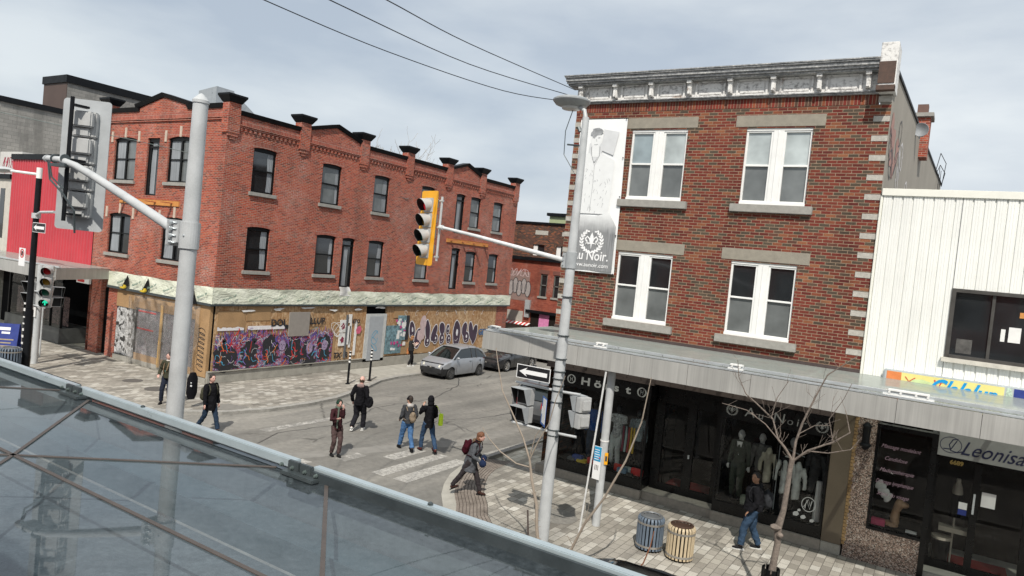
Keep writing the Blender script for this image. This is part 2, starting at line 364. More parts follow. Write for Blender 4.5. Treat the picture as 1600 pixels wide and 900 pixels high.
def mural():
    g = G('mural_paint'); co = g.co('UV')
    dn = g.n('ShaderNodeTexNoise'); dn.inputs['Scale'].default_value = 2.2; dn.inputs['Detail'].default_value = 5; g.l(co, dn.inputs[0])
    w = g.mix(.22, co, dn.outputs[1])
    a = g.noise(2.6, 6, .75, co=w, dist=1.5)
    c = g.ramp(a, [(.26, (.01, .012, .02)), (.36, (.05, .03, .12)), (.41, (.13, .10, .38)), (.46, (.03, .02, .03)), (.5, (.5, .03, .04)), (.535, (.06, .2, .42)), (.565, (.02, .02, .03)), (.61, (.65, .6, .62)), (.65, (.5, .13, .03)), (.72, (.12, .05, .2))])
    b = g.noise(9, 5, .8, co=w, dist=1); c = g.mix(g.ramp(b, [(.58, 0), (.62, .9)]), c, (.62, .58, .66)); c = g.mix(g.ramp(b, [(.36, .85), (.41, 0)]), c, (.012, .012, .02))
    e_ = g.noise(5, 4, .7, co=g.co('UV', (1, .5, 1))); c = g.mix(g.ramp(e_, [(.62, 0), (.65, .8)]), c, (.05, .3, .55)); return g.fin(c, .6)
MUR = mural()
def checker():
    g = G('pasted_paper'); v = g.n('ShaderNodeTexVoronoi', distance='CHEBYCHEV'); v.inputs['Scale'].default_value = 7; g.l(g.co('UV'), v.inputs[0])
    s_ = g.n('ShaderNodeSeparateColor'); g.l(v.outputs['Color'], s_.inputs[0])
    c = g.ramp(s_.outputs[0], [(0, .02), (.2, .02), (.22, .35), (.6, .55), (1, .7)], 'CONSTANT'); c = g.mix(g.ramp(g.noise(12, 4, .7, co=g.co('UV')), [(.4, .7), (.5, 0)]), c, (.1, .09, .08)); return g.fin(c, .7)
CHK = checker()
def scribble(name, base, dark, light):
    g = G(name); dn = g.noise(4.5, 6, .8, co=g.co('UV'), dist=2.5); c = g.ramp(dn, [(.32, base), (.42, dark), (.5, base), (.54, light), (.6, dark), (.7, base)]); return g.fin(c, .6)
def dim_mural():
    g = G('dim_mural'); a = g.noise(3.2, 7, .8, co=g.co('UV'), dist=2.2)
    c = g.ramp(a, [(.30, (.25, .13, .06)), (.38, (.05, .05, .055)), (.43, (.36, .35, .36)), (.47, (.04, .04, .045)), (.52, (.14, .13, .15)), (.55, (.50, .48, .50)), (.58, (.05, .05, .06)), (.64, (.30, .06, .08)), (.70, (.10, .22, .24)), (.8, (.3, .28, .28))])
    b = g.noise(11, 5, .8, co=g.co('UV'), dist=2); return g.fin(g.mix(g.ramp(b, [(.56, 0), (.6, .8)]), c, (.5, .49, .5)), .6)
DIM = dim_mural()
MERCH = scribble('shop_merchandise', (.05, .03, .03), (.01, .01, .015), (.35, .22, .2))
GRAN = None
def granite():
    g = G('pebble_granite'); v = g.n('ShaderNodeTexVoronoi'); v.inputs['Scale'].default_value = 55; g.l(g.co(), v.inputs[0]); s_ = g.n('ShaderNodeSeparateColor'); g.l(v.outputs['Color'], s_.inputs[0])
    c = g.ramp(s_.outputs[0], [(0, (.03, .025, .022)), (.3, (.10, .07, .055)), (.55, (.26, .17, .13)), (.8, (.38, .29, .24)), (1, (.5, .45, .4))]); return g.fin(c, .45)
GRAN = granite()
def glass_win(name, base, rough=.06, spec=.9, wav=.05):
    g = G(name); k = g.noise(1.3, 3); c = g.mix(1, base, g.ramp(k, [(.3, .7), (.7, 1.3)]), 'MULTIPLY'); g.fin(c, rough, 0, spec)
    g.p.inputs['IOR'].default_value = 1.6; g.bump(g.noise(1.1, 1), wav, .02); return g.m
GW_DARK = glass_win('window_glass_dark', (.018, .02, .022)); GW_MID = glass_win('window_glass_screen', (.13, .14, .14), .22, .6); GW_LIT = glass_win('window_glass_blind_sky', (.38, .42, .42), .12, .7)  # GW_LIT: pale blinds, base colour also lightened for the sky's reflection
GW_TREE_REFL = glass_win('window_glass_tree_reflection', (.24, .29, .31), .1, .8, .08)  # tree reflections painted in as a darker, mottled pane colour
CARG = glass_win('car_glass', (.012, .016, .016), .03, .8, 0)
CURT = streaked('curtain', (.27, .29, .31), .6, 1.2, .9, sc=14, vs=.3)
def thin_glass(name, tint, dust, dcol, dlo=0, rough=.02, ds=2.0, ior=1.5, fmul=1.0, trans=0):
    g = G(name); tr = g.n('ShaderNodeBsdfTransparent'); tr.inputs[0].default_value = (*tint, 1); gl = g.n('ShaderNodeBsdfGlossy'); gl.inputs['Roughness'].default_value = rough
    df = g.n('ShaderNodeBsdfDiffuse'); df.inputs[0].default_value = (*dcol, 1); fr = g.n('ShaderNodeFresnel'); fr.inputs[0].default_value = ior
    m1 = g.n('ShaderNodeMixShader'); m2 = g.n('ShaderNodeMixShader')
    nz = g.mix(.5, g.noise(ds, 7, .72, dist=.6), g.noise(ds*9, 4, .75)); f = g.ramp(nz, [(.36, dlo), (.64, dust)])
    dsh = df.outputs[0]
    if trans:
        tl = g.n('ShaderNodeBsdfTranslucent'); tl.inputs[0].default_value = (*dcol, 1); m0 = g.n('ShaderNodeMixShader'); m0.inputs[0].default_value = trans; g.l(df.outputs[0], m0.inputs[1]); g.l(tl.outputs[0], m0.inputs[2]); dsh = m0.outputs[0]
    g.l(f, m1.inputs[0]); g.l(tr.outputs[0], m1.inputs[1]); g.l(dsh, m1.inputs[2])
    g.l(g.math('MULTIPLY', fr.outputs[0], fmul), m2.inputs[0]); g.l(m1.outputs[0], m2.inputs[1]); g.l(gl.outputs[0], m2.inputs[2]); g.l(m2.outputs[0], g.o.inputs[0]); return g.m
SHOPG = thin_glass('shop_glass', (.93, .95, .94), .012, (.3, .3, .3), fmul=.75)
CANG = thin_glass('canopy_glass', (.80, .88, .85), .74, (.60, .65, .61), .52, fmul=.4, trans=.38)
NCANG = thin_glass('near_canopy_glass', (.60, .68, .73), .34, (.17, .20, .22), .08, ds=2.4, fmul=1.2)
PLAST = thin_glass('plastic_sheet', (.97, .97, .97), .20, (.62, .6, .57), .0, .15, 3.5, 1.3, .6)
ORNG = mat('orange_wood', (.56, .24, .06), .7, var=.2)
def membrane():
    g = G('pale_membrane'); a = g.noise(2, 5, .6, co=g.co('UV')); c = g.ramp(a, [(.3, (.60, .63, .50)), (.7, (.74, .75, .64))])
    g.bump(g.noise(3.5, 3, .5, co=g.co('UV', (1, 1.6, 1)), dist=1.2), .7, .06); return g.fin(c, .55)
MEMB = membrane()
PAINTK = mat('black_spray', (.02, .02, .025), .6, var=.3); PAINTW = mat('white_spray', (.72, .70, .72), .6, var=.15); PAINTP = mat('plum_spray', (.06, .035, .06), .6, var=.5, scale=2)
PAINTPK = mat('pink_paint', (.55, .42, .42), .6); PAINTR = mat('red_paint', (.55, .03, .03), .6); PAINTB = mat('blue_paint', (.03, .12, .28), .6); PAINTC = mat('cyan_paint', (.08, .36, .55), .6)
PAINTG = mat('grey_board', (.27, .245, .22), .8, var=.12); PAPER = mat('paper', (.72, .71, .69), .8, var=.1)
LTXT = mat('sign_white', (.8, .8, .8), .5, var=.03); LTXTB = mat('sign_black', (.01, .01, .012), .5); NAVY = mat('navy_sign', (.02, .04, .22), .5, var=.2)

# ---------------------------------------------------------------- ground, road, sidewalks
RZ = -.12
m = MB(); m.box(-400, 400, -200, 600, RZ-.5, RZ-.004); structure(m.build('ground', ASPH))
m = MB(); m.poly([(-90, 5.9, RZ), (60, 5.9, RZ), (60, 13.3, RZ), (-90, 13.3, RZ)]); m.poly([(-22.2, 13.3, RZ), (-9, 13.3, RZ), (-9, 120, RZ), (-22.2, 120, RZ)]); structure(m.build('road', ASPH))
def slab(name, pts, m_, z0=RZ-.02, z1=0.0): return structure(MB().prism([(x, y, z0) for x, y in pts], (0, 0, z1-z0)).build(name, m_))
LC = [(-90, 12.3), (-24.5, 12.4), (-22.6, 13.0), (-21.4, 13.9), (-20.4, 15.2), (-19.95, 16.8), (-19.9, 18.6), (-20.1, 20.2), (-20.9, 22.6), (-21.8, 24.6), (-22.1, 26.2), (-22.1, 110)]
def offset(pts, d):
    o = []
    for i, p in enumerate(pts):
        a = Vector(pts[max(i-1, 0)]); b = Vector(pts[min(i+1, len(pts)-1)]); t = (b-a).normalized(); o.append((p[0]-t.y*d, p[1]+t.x*d))
    return o
LI = offset(LC, .22)
def curbstrip(outer, inner, name='curb', z1=.0, z0=RZ-.02):
    m = MB()
    for (a, b), (c, d) in zip(zip(outer, outer[1:]), zip(inner, inner[1:])):
        m.hexa([(*a, z0), (*b, z0), (*d, z0), (*c, z0), (*a, z1-.015), (*b, z1-.015), (*d, z1), (*c, z1)])
    return structure(m.build(name, CURB))
curbstrip(LC, LI)
slab('sidewalk', LI[:10]+[(-24.5, 24.6), (-60, 24.6), (-90, 24.6)], PAVE)
slab('sidewalk', [(-24.5, 24.603), LI[9][:2] and (LI[9][0]-.003, 24.603), LI[10], LI[11], (-24.5, 110)], CONC)
# the corner in front of the clothes shop, ramped down to the road
arc = [(-9.0, 12.75), (-9.55, 13.3), (-10.0, 13.95), (-10.55, 14.6), (-11.0, 15.3), (-11.4, 16.1), (-11.68, 17.0), (-11.8, 18.1)]
arc_o = offset(arc, .42)[:]
inner = offset(arc, -.33)
band_in = offset(arc, -.36); band_out = offset(arc, -1.1)
m = MB()
for i in range(len(arc)-1):
    a, b, c, d = arc[i], arc[i+1], inner[i+1], inner[i]
    m.hexa([(*a, -.3), (*b, -.3), (*c, -.3), (*d, -.3), (*a, -.105), (*b, -.105), (*c, -.06), (*d, -.06)])
structure(m.build('curb_ramp', CONC))
m = MB(); ns = 9
for i in range(len(arc)-1):
    for k in range(ns):
        def q(j, t): 
            A, B = Vector(inner[j]), Vector(band_out[j]); p = A.lerp(B, t); return (p.x, p.y)
        t0, t1 = k/ns, (k+.8)/ns; z0, z1 = -.058+.058*t0, -.058+.058*t1
        a, b, c, d = q(i, t0), q(i+1, t0), q(i+1, t1), q(i, t1)
        m.hexa([(*a, -.3), (*b, -.3), (*c, -.3), (*d, -.3), (*a, z0), (*b, z0), (*c, z1), (*d, z1)])
structure(m.build('tactile_paving', TACT))
m = MB()
for i in range(len(arc)-1):
    a, b, c, d = inner[i], inner[i+1], band_out[i+1], band_out[i]
    m.poly([(*a, -.075), (*b, -.075), (*c, -.018), (*d, -.018)])
structure(m.build('tactile_joint_bed', mat('joint_sand', (.09, .075, .065), .9)))
slab('sidewalk', [(p[0], p[1]) for p in band_out]+[(-11.25, 18.6), (-11.3, 110), (-9, 110), (-9, 19.2), (60, 19.2), (60, 12.75)][:], PAVE)
curbstrip([(-9.0, 12.75), (60, 12.75)][::-1], [(-9.0, 13.0), (60, 13.0)][::-1], z1=.003)
curbstrip([(-11.8, 18.1), (-11.72, 20), (-11.6, 24), (-11.5, 110)], [(-11.45, 18.1), (-11.42, 20), (-11.3, 24), (-11.25, 110)], z1=.003)
slab('sidewalk', [(-90, -.5), (60, -.5), (60, 5.9), (-90, 5.9)], PAVE)
def stripe_mat():
    g = G('road_paint'); a = g.noise(8, 6, .75); b = g.noise(60, 3); f = g.ramp(g.mix(.45, a, b), [(.44, .0), (.58, 1)]); c = g.mix(f, (.20, .19, .175), (.50, .485, .445)); return g.fin(c, .8)
STRIPE = stripe_mat()
def stripe_faint():
    g = G('worn_road_paint'); a = g.noise(5, 6, .75); f = g.ramp(a, [(.5, 0), (.66, .9)]); c = g.mix(f, (.215, .207, .19), (.52, .50, .46)); return g.fin(c, .8)
FAINT = stripe_faint()
SEAL = mat('crack_sealant', (.07, .068, .064), .6, var=.3)
for pts in ([(-22, 31), (-19.5, 27.5), (-18.2, 24), (-18.4, 20.5), (-17.2, 17.8), (-17.6, 15.2), (-16, 12)], [(-12.5, 30), (-14.4, 26.5), (-14.9, 22.6), (-15.6, 21.2), (-15.3, 18.3)], [(-19.8, 21), (-17.5, 20.4), (-15.6, 21.2), (-13, 20.4)]):
    q = MB(); rr = random.Random(1); P = []
    for (a, b), (c, d) in zip(pts, pts[1:]):
        for k in range(8): P.append((a+(c-a)*k/8+rr.uniform(-.05, .05), b+(d-b)*k/8+rr.uniform(-.05, .05)))
    for (a, b), (c, d) in zip(P, P[1:]): q.poly([(a-.025, b-.01, RZ+.0022), (a+.025, b+.01, RZ+.0022), (c+.025, d+.01, RZ+.0022), (c-.025, d-.01, RZ+.0022)])
    structure(q.build('tar_seam', SEAL, fix=True))
def quad_s(name, pts, m_, z=RZ+.004): return structure(MB().poly([(x, y, z) for x, y in pts]).build(name, m_))
for x0, x1, y0, y1 in ((-12.95, -12.5, 14.55, 17.5), (-12.2, -11.72, 14.6, 17.45)): quad_s('crosswalk_stripe', [(x0, y0), (x1, y0), (x1-.02, y1), (x0+.02, y1)], STRIPE)
for x0, x1, y0, y1, f in ((-13.75, -13.3, 15.9, 17.4, STRIPE), (-14.5, -14.1, 14.7, 15.6, FAINT), (-15.0, -14.6, 13.6, 13.95, STRIPE), (-18.2, -17.85, 15.0, 18.0, FAINT)):
    quad_s('crosswalk_stripe', [(x0, y0), (x1, y0), (x1, y1), (x0, y1)], f)
quad_s('road_patch', [(-20.3, 13.2), (-15.2, 13.6), (-12.9, 19.0), (-12.6, 26), (-13.2, 26), (-13.5, 19.4), (-15.6, 14.1), (-20.3, 13.6)], mat('worn_patch', (.225, .215, .195), .85, var=.3, scale=3, bump=.3), RZ+.003)
def disc(name, x, y, r, m_, z, n=24): return structure(MB().poly([(x+r*math.cos(2*PI*k/n), y+r*math.sin(2*PI*k/n), z) for k in range(n)]).build(name, m_))
IRON = mat('cast_iron', (.13, .12, .11), .7, .3, var=.4, scale=20, bump=.5)
disc('manhole_cover', -26.3, 15.5, .36, IRON, .004); disc('manhole_cover', -24.55, 15.4, .42, IRON, .004); disc('manhole_cover', -7.5, 15.2, .5, mat('worn_iron', (.2, .19, .17), .8, var=.4, scale=9), .004)
structure(MB().poly([(-21.3, 15.0, .004), (-20.5, 15.4, .004), (-20.4, 16.3, .004), (-21.3, 16.1, .004)]).build('utility_cover', mat('cover_concrete', (.2, .19, .17), .9, var=.2)))

# ---------------------------------------------------------------- red corner building
def arch(mb, pl, u0, u1, v1, rise=.06, h=.2, d=.004):
    n = 8; e_ = .1; um = (u0+u1)/2; w = (u1-u0)/2+e_; lo = []; hi = []
    for k in range(n+1):
        u = u0-e_+(u1-u0+2*e_)*k/n; x = (u-um)/w; z = v1-rise*x*x*1.15
        lo.append((u, z)); hi.append((u, z+h))
    for k in range(n): mb.hexa([pl.P(*lo[k], d+.01), pl.P(*lo[k+1], d+.01), pl.P(*lo[k+1], -.03), pl.P(*lo[k], -.03), pl.P(*hi[k], d+.01), pl.P(*hi[k+1], d+.01), pl.P(*hi[k+1], -.03), pl.P(*hi[k], -.03)])
def red_window(pl, u0, u1, v0, v1, par, kind='hung', lit=0, curt=True, rs=0):
    rr = random.Random(rs); t = .075; m = MB(); d0, d1 = -.15, -.07
    m.pbox(pl, u0, u0+t, v0, v1, d0, d1); m.pbox(pl, u1-t, u1, v0, v1, d0, d1); m.pbox(pl, u0+t, u1-t, v0, v0+.06, d0, d1); m.pbox(pl, u0+t, u1-t, v1-.16, v1, d0, d1)
    vm = v0+(v1-v0)*.5
    if kind == 'hung': m.pbox(pl, u0+t, u1-t, vm-.03, vm+.03, d0, d1+.01)
    elif kind == 'pair':
        um = (u0+u1)/2; m.pbox(pl, um-.055, um+.055, v0+.06, v1-.16, d0, d1); m.pbox(pl, u0+t, um-.055, vm-.025, vm+.025, d0, d1-.01); m.pbox(pl, um+.055, u1-t, vm-.025, vm+.025, d0, d1-.01)
    else: m.pbox(pl, u0+t, u1-t, v1-.42, v1-.34, d0, d1); m.pbox(pl, u0+t, u0+t+.12, v0+.06, v1-.42, d0, d1-.01)
    f = m.build('door' if kind == 'door' else 'window', BLKF, par)
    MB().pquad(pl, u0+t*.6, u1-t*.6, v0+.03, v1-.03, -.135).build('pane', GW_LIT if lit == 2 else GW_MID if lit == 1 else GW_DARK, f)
    if kind != 'door':
        MB().pbox(pl, u0-.1, u1+.1, v0-.15, v0-.002, -.1, .09).build('sill', STONE, f, bevel=.008)
    if curt:
        m = MB(); w = (u1-u0); a = u1-t-w*rr.uniform(.12, .25); b = u1-t-.005
        if kind == 'pair': a = u0+t+.005; b = (u0+u1)/2-.06
        if kind == 'door': a, b = u0+.2, u0+w*.62
        m.grid(lambda x, y: pl.P(a+(b-a)*x+.03*math.sin(y*5+rs)*(1-x), v0+.08+(v1-v0-.26)*y, -.128+.004*math.sin(x*20)), 12, 6); m.build('curtain', CURT, f)
    return f
PXR, PYR = PX(-24.5), PY(17.4)
red = thing('corner_building', 'long three storey red brick corner building with black parapet caps and boarded ground floor', 'building', (-24.5, 17.4, 0))
LW3 = [(18.7, 19.85), (22.42, 23.58), (25.8, 26.9), (29.45, 30.55), (34.02, 35.05), (36.45, 37.5)]
LD3 = [(32.58, 33.42)]
holes = [(a, b, 7.8, 9.63) for a, b in LW3]+[(a, b, 4.58, 6.4) for a, b in LW3]+[(32.58, 33.42, 7.35, 9.63), (32.6, 33.4, 4.1, 6.5), (24.03, 24.83, 4.0, 6.38)]
m = MB(); m.wall(PXR, 17.4, 39.2, 3.8, 10.72, holes, .2)
SW3 = [(-32.42, -30.7), (-28.32, -26.65)]
holes2 = [(a, b, 7.9, 9.8) for a, b in SW3]+[(a, b, 4.65, 6.45) for a, b in SW3]+[(-29.85, -28.97, 7.3, 9.75)]
m.wall(PYR, -33.6, -24.5, 3.8, 10.9, holes2, .2)
m.poly([(-33.6, 17.4, 0), (-33.6, 17.4, 10.9), (-33.6, 39.2, 10.7), (-33.6, 39.2, 0)]); m.poly([(-33.6, 39.2, 0), (-24.5, 39.2, 0), (-24.5, 39.2, 10.72), (-33.6, 39.2, 10.72)])
# gables
def gable(pl, u0, u1, vb, ve, vp): m.pprism(pl, [(u0, vb), (u1, vb), (u1, ve), ((u0+u1)/2+.04, vp), ((u0+u1)/2-.04, vp), (u0, ve)], -.25, 0)
gable(PXR, 21.5, 24.6, 10.72, 10.9, 11.3); gable(PXR, 31.95, 34.7, 10.72, 10.9, 11.3); gable(PYR, -30.7, -27.1, 10.9, 11.05, 11.45)
m.pbox(PYR, -33.3, -33.303+.0, 0, 0, 0, 0) if False else None
m.build('brick_wall', RED, red)
m = MB(); m.box(-33.55, -24.7, 17.6, 39.15, 10.3, 10.45); m.build('roof', ROOF, red)
m = MB()                                   # projecting brick course with dentils
for pl, a, b, z in ((PXR, 17.4, 39.2, 10.22), (PYR, -33.6, -24.5, 10.42)):
    m.pbox(pl, a, b, z+.02, z+.1, 0, .06); m.pbox(pl, a, b, z+.1, z+.14, 0, .09)
    u = a+.1
    while pl is PXR and u < b-.15: m.pbox(pl, u, u+.1, z-.1, z+.02, 0, .05); m.pbox(pl, u+.03, u+.08, z-.16, z-.1, 0, .025); u += .22
m.build('corbel_course', RED, red)
m = MB()
for pl, a, b, z in ((PXR, 17.7, 39.0, 10.36), (PYR, -33.3, -24.8, 10.56)): m.pbox(pl, a, b, z, z+.22, 0, .02)
m.build('soldier_course', REDS, red)
def pier(pl, u, top, w=.55, side=None):
    q = MB(); q.pbox(pl, u-w/2, u+w/2, 9.95, top, -.3, .1); q.pbox(pl, u-w/2+.05, u+w/2-.05, 9.82, 9.95, 0, .08); q.pbox(pl, u-.12, u+.12, 9.7, 9.82, 0, .05)
    o = q.build('pier', RED, red)
    q = MB(); c = [(w/2+.02, .12, -.32), (w/2+.16, .26, -.46)]
    (a, b, e1), (a2, b2, e2) = c
    q.hexa([pl.P(u-a, top, b), pl.P(u+a, top, b), pl.P(u+a, top, e1), pl.P(u-a, top, e1), pl.P(u-a2, top+.24, b2), pl.P(u+a2, top+.24, b2), pl.P(u+a2, top+.24, e2), pl.P(u-a2, top+.24, e2)])
    q.pbox(pl, u-a2, u+a2, top+.24, top+.31, e2, b2); q.build('pier_cap', BLK, o)
for u in (17.6, 21.2, 24.9, 28.25, 31.65, 35.0, 38.85): pier(PXR, u, 11.12)
pier(PYR, -33.1, 11.25)
m = MB()
def coping(pl, pts, h=.17):
    for (u0, v0), (u1, v1) in zip(pts, pts[1:]):
        m.hexa([pl.P(u0, v0, .05), pl.P(u1, v1, .05), pl.P(u1, v1, -.3), pl.P(u0, v0, -.3), pl.P(u0, v0+h, .14), pl.P(u1, v1+h, .14), pl.P(u1, v1+h, -.34), pl.P(u0, v0+h, -.34)])
for a, b in ((17.9, 20.93), (25.18, 27.97), (28.53, 31.37), (35.28, 38.57)): coping(PXR, [(a, 10.72), (b, 10.72)])
coping(PXR, [(21.48, 10.88), (23.05, 11.3), (24.63, 10.88)]); coping(PXR, [(31.93, 10.88), (33.32, 11.3), (34.73, 10.88)])
coping(PYR, [(-32.8, 10.9), (-30.65, 10.9)]); coping(PYR, [(-30.9, 11.02), (-28.9, 11.47), (-26.9, 11.02)]); coping(PYR, [(-27.15, 10.9), (-24.8, 10.9)])
m.build('parapet_coping', BLK, red)
m = MB()
for a, b in LW3:
    for v in (9.63, 6.4): arch(m, PXR, a, b, v)
for a, b, v in ((32.58, 33.42, 9.63), (32.6, 33.4, 6.5), (24.03, 24.83, 6.38)): arch(m, PXR, a, b, v, .07)
for a, b in SW3:
    for v in (9.8, 6.45): arch(m, PYR, a, b, v, .10, .22)
m.build('brick_arch', REDS, red, fix=True)
m = MB()
for a, b in SW3:
    for v in (9.8, 6.45):
        for u in (a-.2, (a+b)/2, b+.2): m.pbox(PYR, u-.07, u+.07, v-.22 if u != (a+b)/2 else v-.02, v+.25 if u != (a+b)/2 else v+.42, -.02, .035)
m.build('keystones', CREAM, red)
i = 0
for a, b in LW3:
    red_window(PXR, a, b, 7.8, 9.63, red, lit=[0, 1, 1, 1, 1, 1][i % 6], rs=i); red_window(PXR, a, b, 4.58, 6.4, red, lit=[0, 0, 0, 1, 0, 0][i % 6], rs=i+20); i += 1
for a, b, c, d in ((32.58, 33.42, 7.35, 9.63), (32.6, 33.4, 4.1, 6.5), (24.03, 24.83, 4.0, 6.38)): red_window(PXR, a, b, c, d, red, 'door', rs=3)
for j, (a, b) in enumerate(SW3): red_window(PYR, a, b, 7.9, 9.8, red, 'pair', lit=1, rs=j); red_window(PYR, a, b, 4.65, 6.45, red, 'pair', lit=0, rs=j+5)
red_window(PYR, -29.85, -28.97, 7.3, 9.75, red, 'door', rs=9)
# ledger boards of removed balconies
for pl, u0, u1, v in ((PXR, 32.0, 36.2, 6.9), (PYR, -31.6, -27.2, 7.02)):
    m = MB(); m.pbox(pl, u0, u1, v-.12, v+.1, 0, .05); o = m.build('balcony_ledger', ORNG, red)
    m = MB(); m.pbox(pl, u0, u1, v+.1, v+.13, 0, .06)
    for k in range(4): u = u0+.3+k*(u1-u0-.5)/3.3; m.pbox(pl, u, u+.13, v-.01, v+.02, .05, .5)
    m.build('ledger_trim', mat('faded_red_trim', (.42, .12, .06), .7), o)
MB().grid(lambda x, y: PXR.P(24.0+.75*x+.06*math.sin(y*4), 3.62+.42*y, .12+.1*math.sin(x*5)*y), 6, 5).build('loose_wrap', PAPER, red)
# membrane band over the shopfront
m = MB(); rr = random.Random(4)
def memb(pl, u0, u1, nu):
    def f(x, y):
        u = u0+(u1-u0)*x; w = noise.noise(Vector((u*1.3, y*2.2, u0)))*.035+.028*max(0, math.sin(u*3.1+5*y+3*noise.noise(Vector((u*.9, y, 0)))))*(1 if y > .5 else .15)
        return pl.P(u, 3.18+.66*y+(.012*math.sin(u*3) if y > .99 else 0), .10+w)
    m.grid(f, nu, 8)
memb(PXR, 17.28, 39.3, 160); memb(PYR, -31.9, -24.38, 60)
m.build('membrane_band', MEMB, red, smooth=True)
m = MB(); m.pbox(PXR, 17.3, 39.25, 3.12, 3.2, 0, .15); m.pbox(PYR, -31.9, -24.4, 3.1, 3.2, 0, .15); m.build('band_flashing', DKG, red)
MTXT = mat('membrane_print', (.16, .24, .20), .7)
for k in range(17):
    text('Blueskin VP', .14, MTXT, PXR.mat4(17.7+k*1.25, 3.3, .19) @ Matrix.Rotation(.32, 4, 'Z'), 'membrane_print', red, shear=.3)
for k in range(6): text('Blueskin VP', .14, MTXT, PYR.mat4(-31.0+k*1.15, 3.32, .19) @ Matrix.Rotation(.32, 4, 'Z'), 'membrane_print', red, shear=.3)
m = MB()
for u in (-30.35, -28.8): m.pprism(PYR, [(u-.28, 3.25), (u+.22, 3.32), (u+.12, 3.78)], .17, .19)
m.pprism(PYR, [(-26.1, 3.7), (-25.6, 3.78), (-25.25, 3.1), (-25.5, 3.05), (-25.6, 3.45), (-26.0, 3.5)], .17, .19); m.build('torn_opening', BLKF, red)
m = MB()
for u in (-30.45, -28.9): m.pbox(PYR, u-.2, u+.1, 3.18, 3.25, .17, .26); m.pbox(PYR, u+.0, u+.14, 3.22, 3.34, .17, .24)
m.build('torn_flap', mat('flap_yellow', (.62, .45, .03), .6), red)
# ground floor
m = MB(); m.pbox(PXR, 17.4, 39.2, 0, .46, -.3, .06); m.pbox(PYR, -31.2, -24.5, 0, .22, -.3, .05); m.pbox(PXR, 17.4, 26.1, .46, .5, -.3, .12); m.build('foundation', CONC, red, bevel=.01)
m = MB()
segs = [17.55, 18.6, 20.4, 22.6, 23.95, 26.05, 27.55, 28.9, 30.3, 31.7, 33.3, 34.6, 36.0, 37.9]
for k, (a, b) in enumerate(zip(segs, segs[1:])):
    if k != 5: m.pbox(PXR, a+.006, b-.006, .5, 3.12, -.1, .02+.012*(k % 3))
m.build('osb_board', OSB, red)
m = MB()
for a, b, c, d in ((17.65, 18.95, 1.9, 2.9), (19.0, 20.2, 2.5, 3.1), (23.9, 24.1, .5, 3.05), (28.1, 29.2, 2.5, 3.1), (30.2, 31.6, .55, 1.0), (28.6, 30.2, .55, 1.1)): m.pbox(PXR, a, b, c, d, .03, .05)
m.pbox(PYR, -25.45, -24.55, .25, 3.1, -.1, .04); m.pbox(PYR, -31.2, -29.7, 2.35, 3.1, -.1, .03); m.pbox(PYR, -29.7, -25.5, 2.45, 3.1, -.1, .03); m.pbox(PYR, -29.6, -25.5, .22, .5, -.1, .03)
m.build('plywood_board', PLY, red)
def jag(mb, pl, u0, u1, v0, v1, d, n, amp, sd, d0=0):
    rr = random.Random(sd); top = []
    for k in range(n+1): top.append((u0+(u1-u0)*k/n, v1+rr.uniform(-amp, amp)))
    for (a, va), (b, vb) in zip(top, top[1:]): mb.poly([pl.P(a, v0, d), pl.P(b, v0, d), pl.P(b, vb, d), pl.P(a, va, d)])
m = MB(); jag(m, PXR, 17.6, 23.9, .52, 1.98, .075, 150, .26, 3); m.build('street_mural', MUR, red)
rr = random.Random(11)
heads = [(18.1, 1.1, .5, .5), (19.25, 1.25, .42, .4), (20.3, 1.3, .42, .55), (21.6, 1.2, .45, .55), (22.45, 1.05, .4, .5), (23.35, 1.25, .4, .5)]
m = MB()
for k, (u, v, a, b) in enumerate(heads): blob(m, PXR, u, v, a, b, .0865, 22, .22, k); blob(m, PXR, u+.05, v-.42, a*1.05, .22, .0868, 16, .3, k+50)
for k in range(34): blob(m, PXR, rr.uniform(17.8, 23.8), rr.uniform(.6, 1.7), rr.uniform(.03, .12), rr.uniform(.04, .16), .083, 9, .45, k+90, rr.uniform(0, 3))
m.build('mural_dark_shapes', PAINTK, red)
for nm, mt, cnt, s0, s1, sd, zr in (('mural_white_stroke', PAINTW, 38, .008, .02, 5, (.55, 2.0)), ('mural_red_stroke', PAINTR, 22, .02, .05, 6, (.6, 1.9)), ('mural_blue_stroke', PAINTC, 20, .015, .04, 7, (.6, 2.1)), ('mural_violet_stroke', mat('violet_paint', (.22, .13, .42), .6), 24, .012, .03, 8, (.6, 2.1)), ('mural_orange_stroke', mat('orange_paint', (.62, .16, .03), .6), 14, .015, .04, 9, (.55, 2.0))):
    m = MB(); rr = random.Random(sd)
    for k in range(cnt):
        u, v = rr.uniform(17.7, 23.7), rr.uniform(*zr); pts = [(u, v)]; a = rr.uniform(0, 6.3)
        for q in range(6): a += rr.uniform(-.9, .9); u += math.cos(a)*.06; v += math.sin(a)*.08; pts.append((u, max(.53, min(2.2, v))))
        stroke(m, PXR, pts, rr.uniform(s0, s1), .085+.0006*sd+k*.00003)
    m.build(nm, mt, red)
m = MB()
for k, (u, v, a, b) in enumerate([(20.95, 1.4, .17, .24), (22.5, 1.2, .19, .27), (23.4, 1.3, .17, .25)]):
    blob(m, PXR, u, v, a, b, .0902, 16, .1, k)
m.build('mural_faces', mat('mural_lilac', (.34, .26, .40), .6, var=.6, scale=14), red)
m = MB()
for k, (u, v) in enumerate([(20.95, 1.4), (22.5, 1.2), (23.4, 1.3)]):
    for s_ in (-1, 1): blob(m, PXR, u+s_*.065, v+.04, .03, .018, .0915, 8, .2, k)
    stroke(m, PXR, [(u, v+.03), (u+.02, v-.04), (u-.01, v-.05)], .012, .0915); stroke(m, PXR, [(u-.05, v-.12), (u, v-.14), (u+.05, v-.12)], .018, .0915)
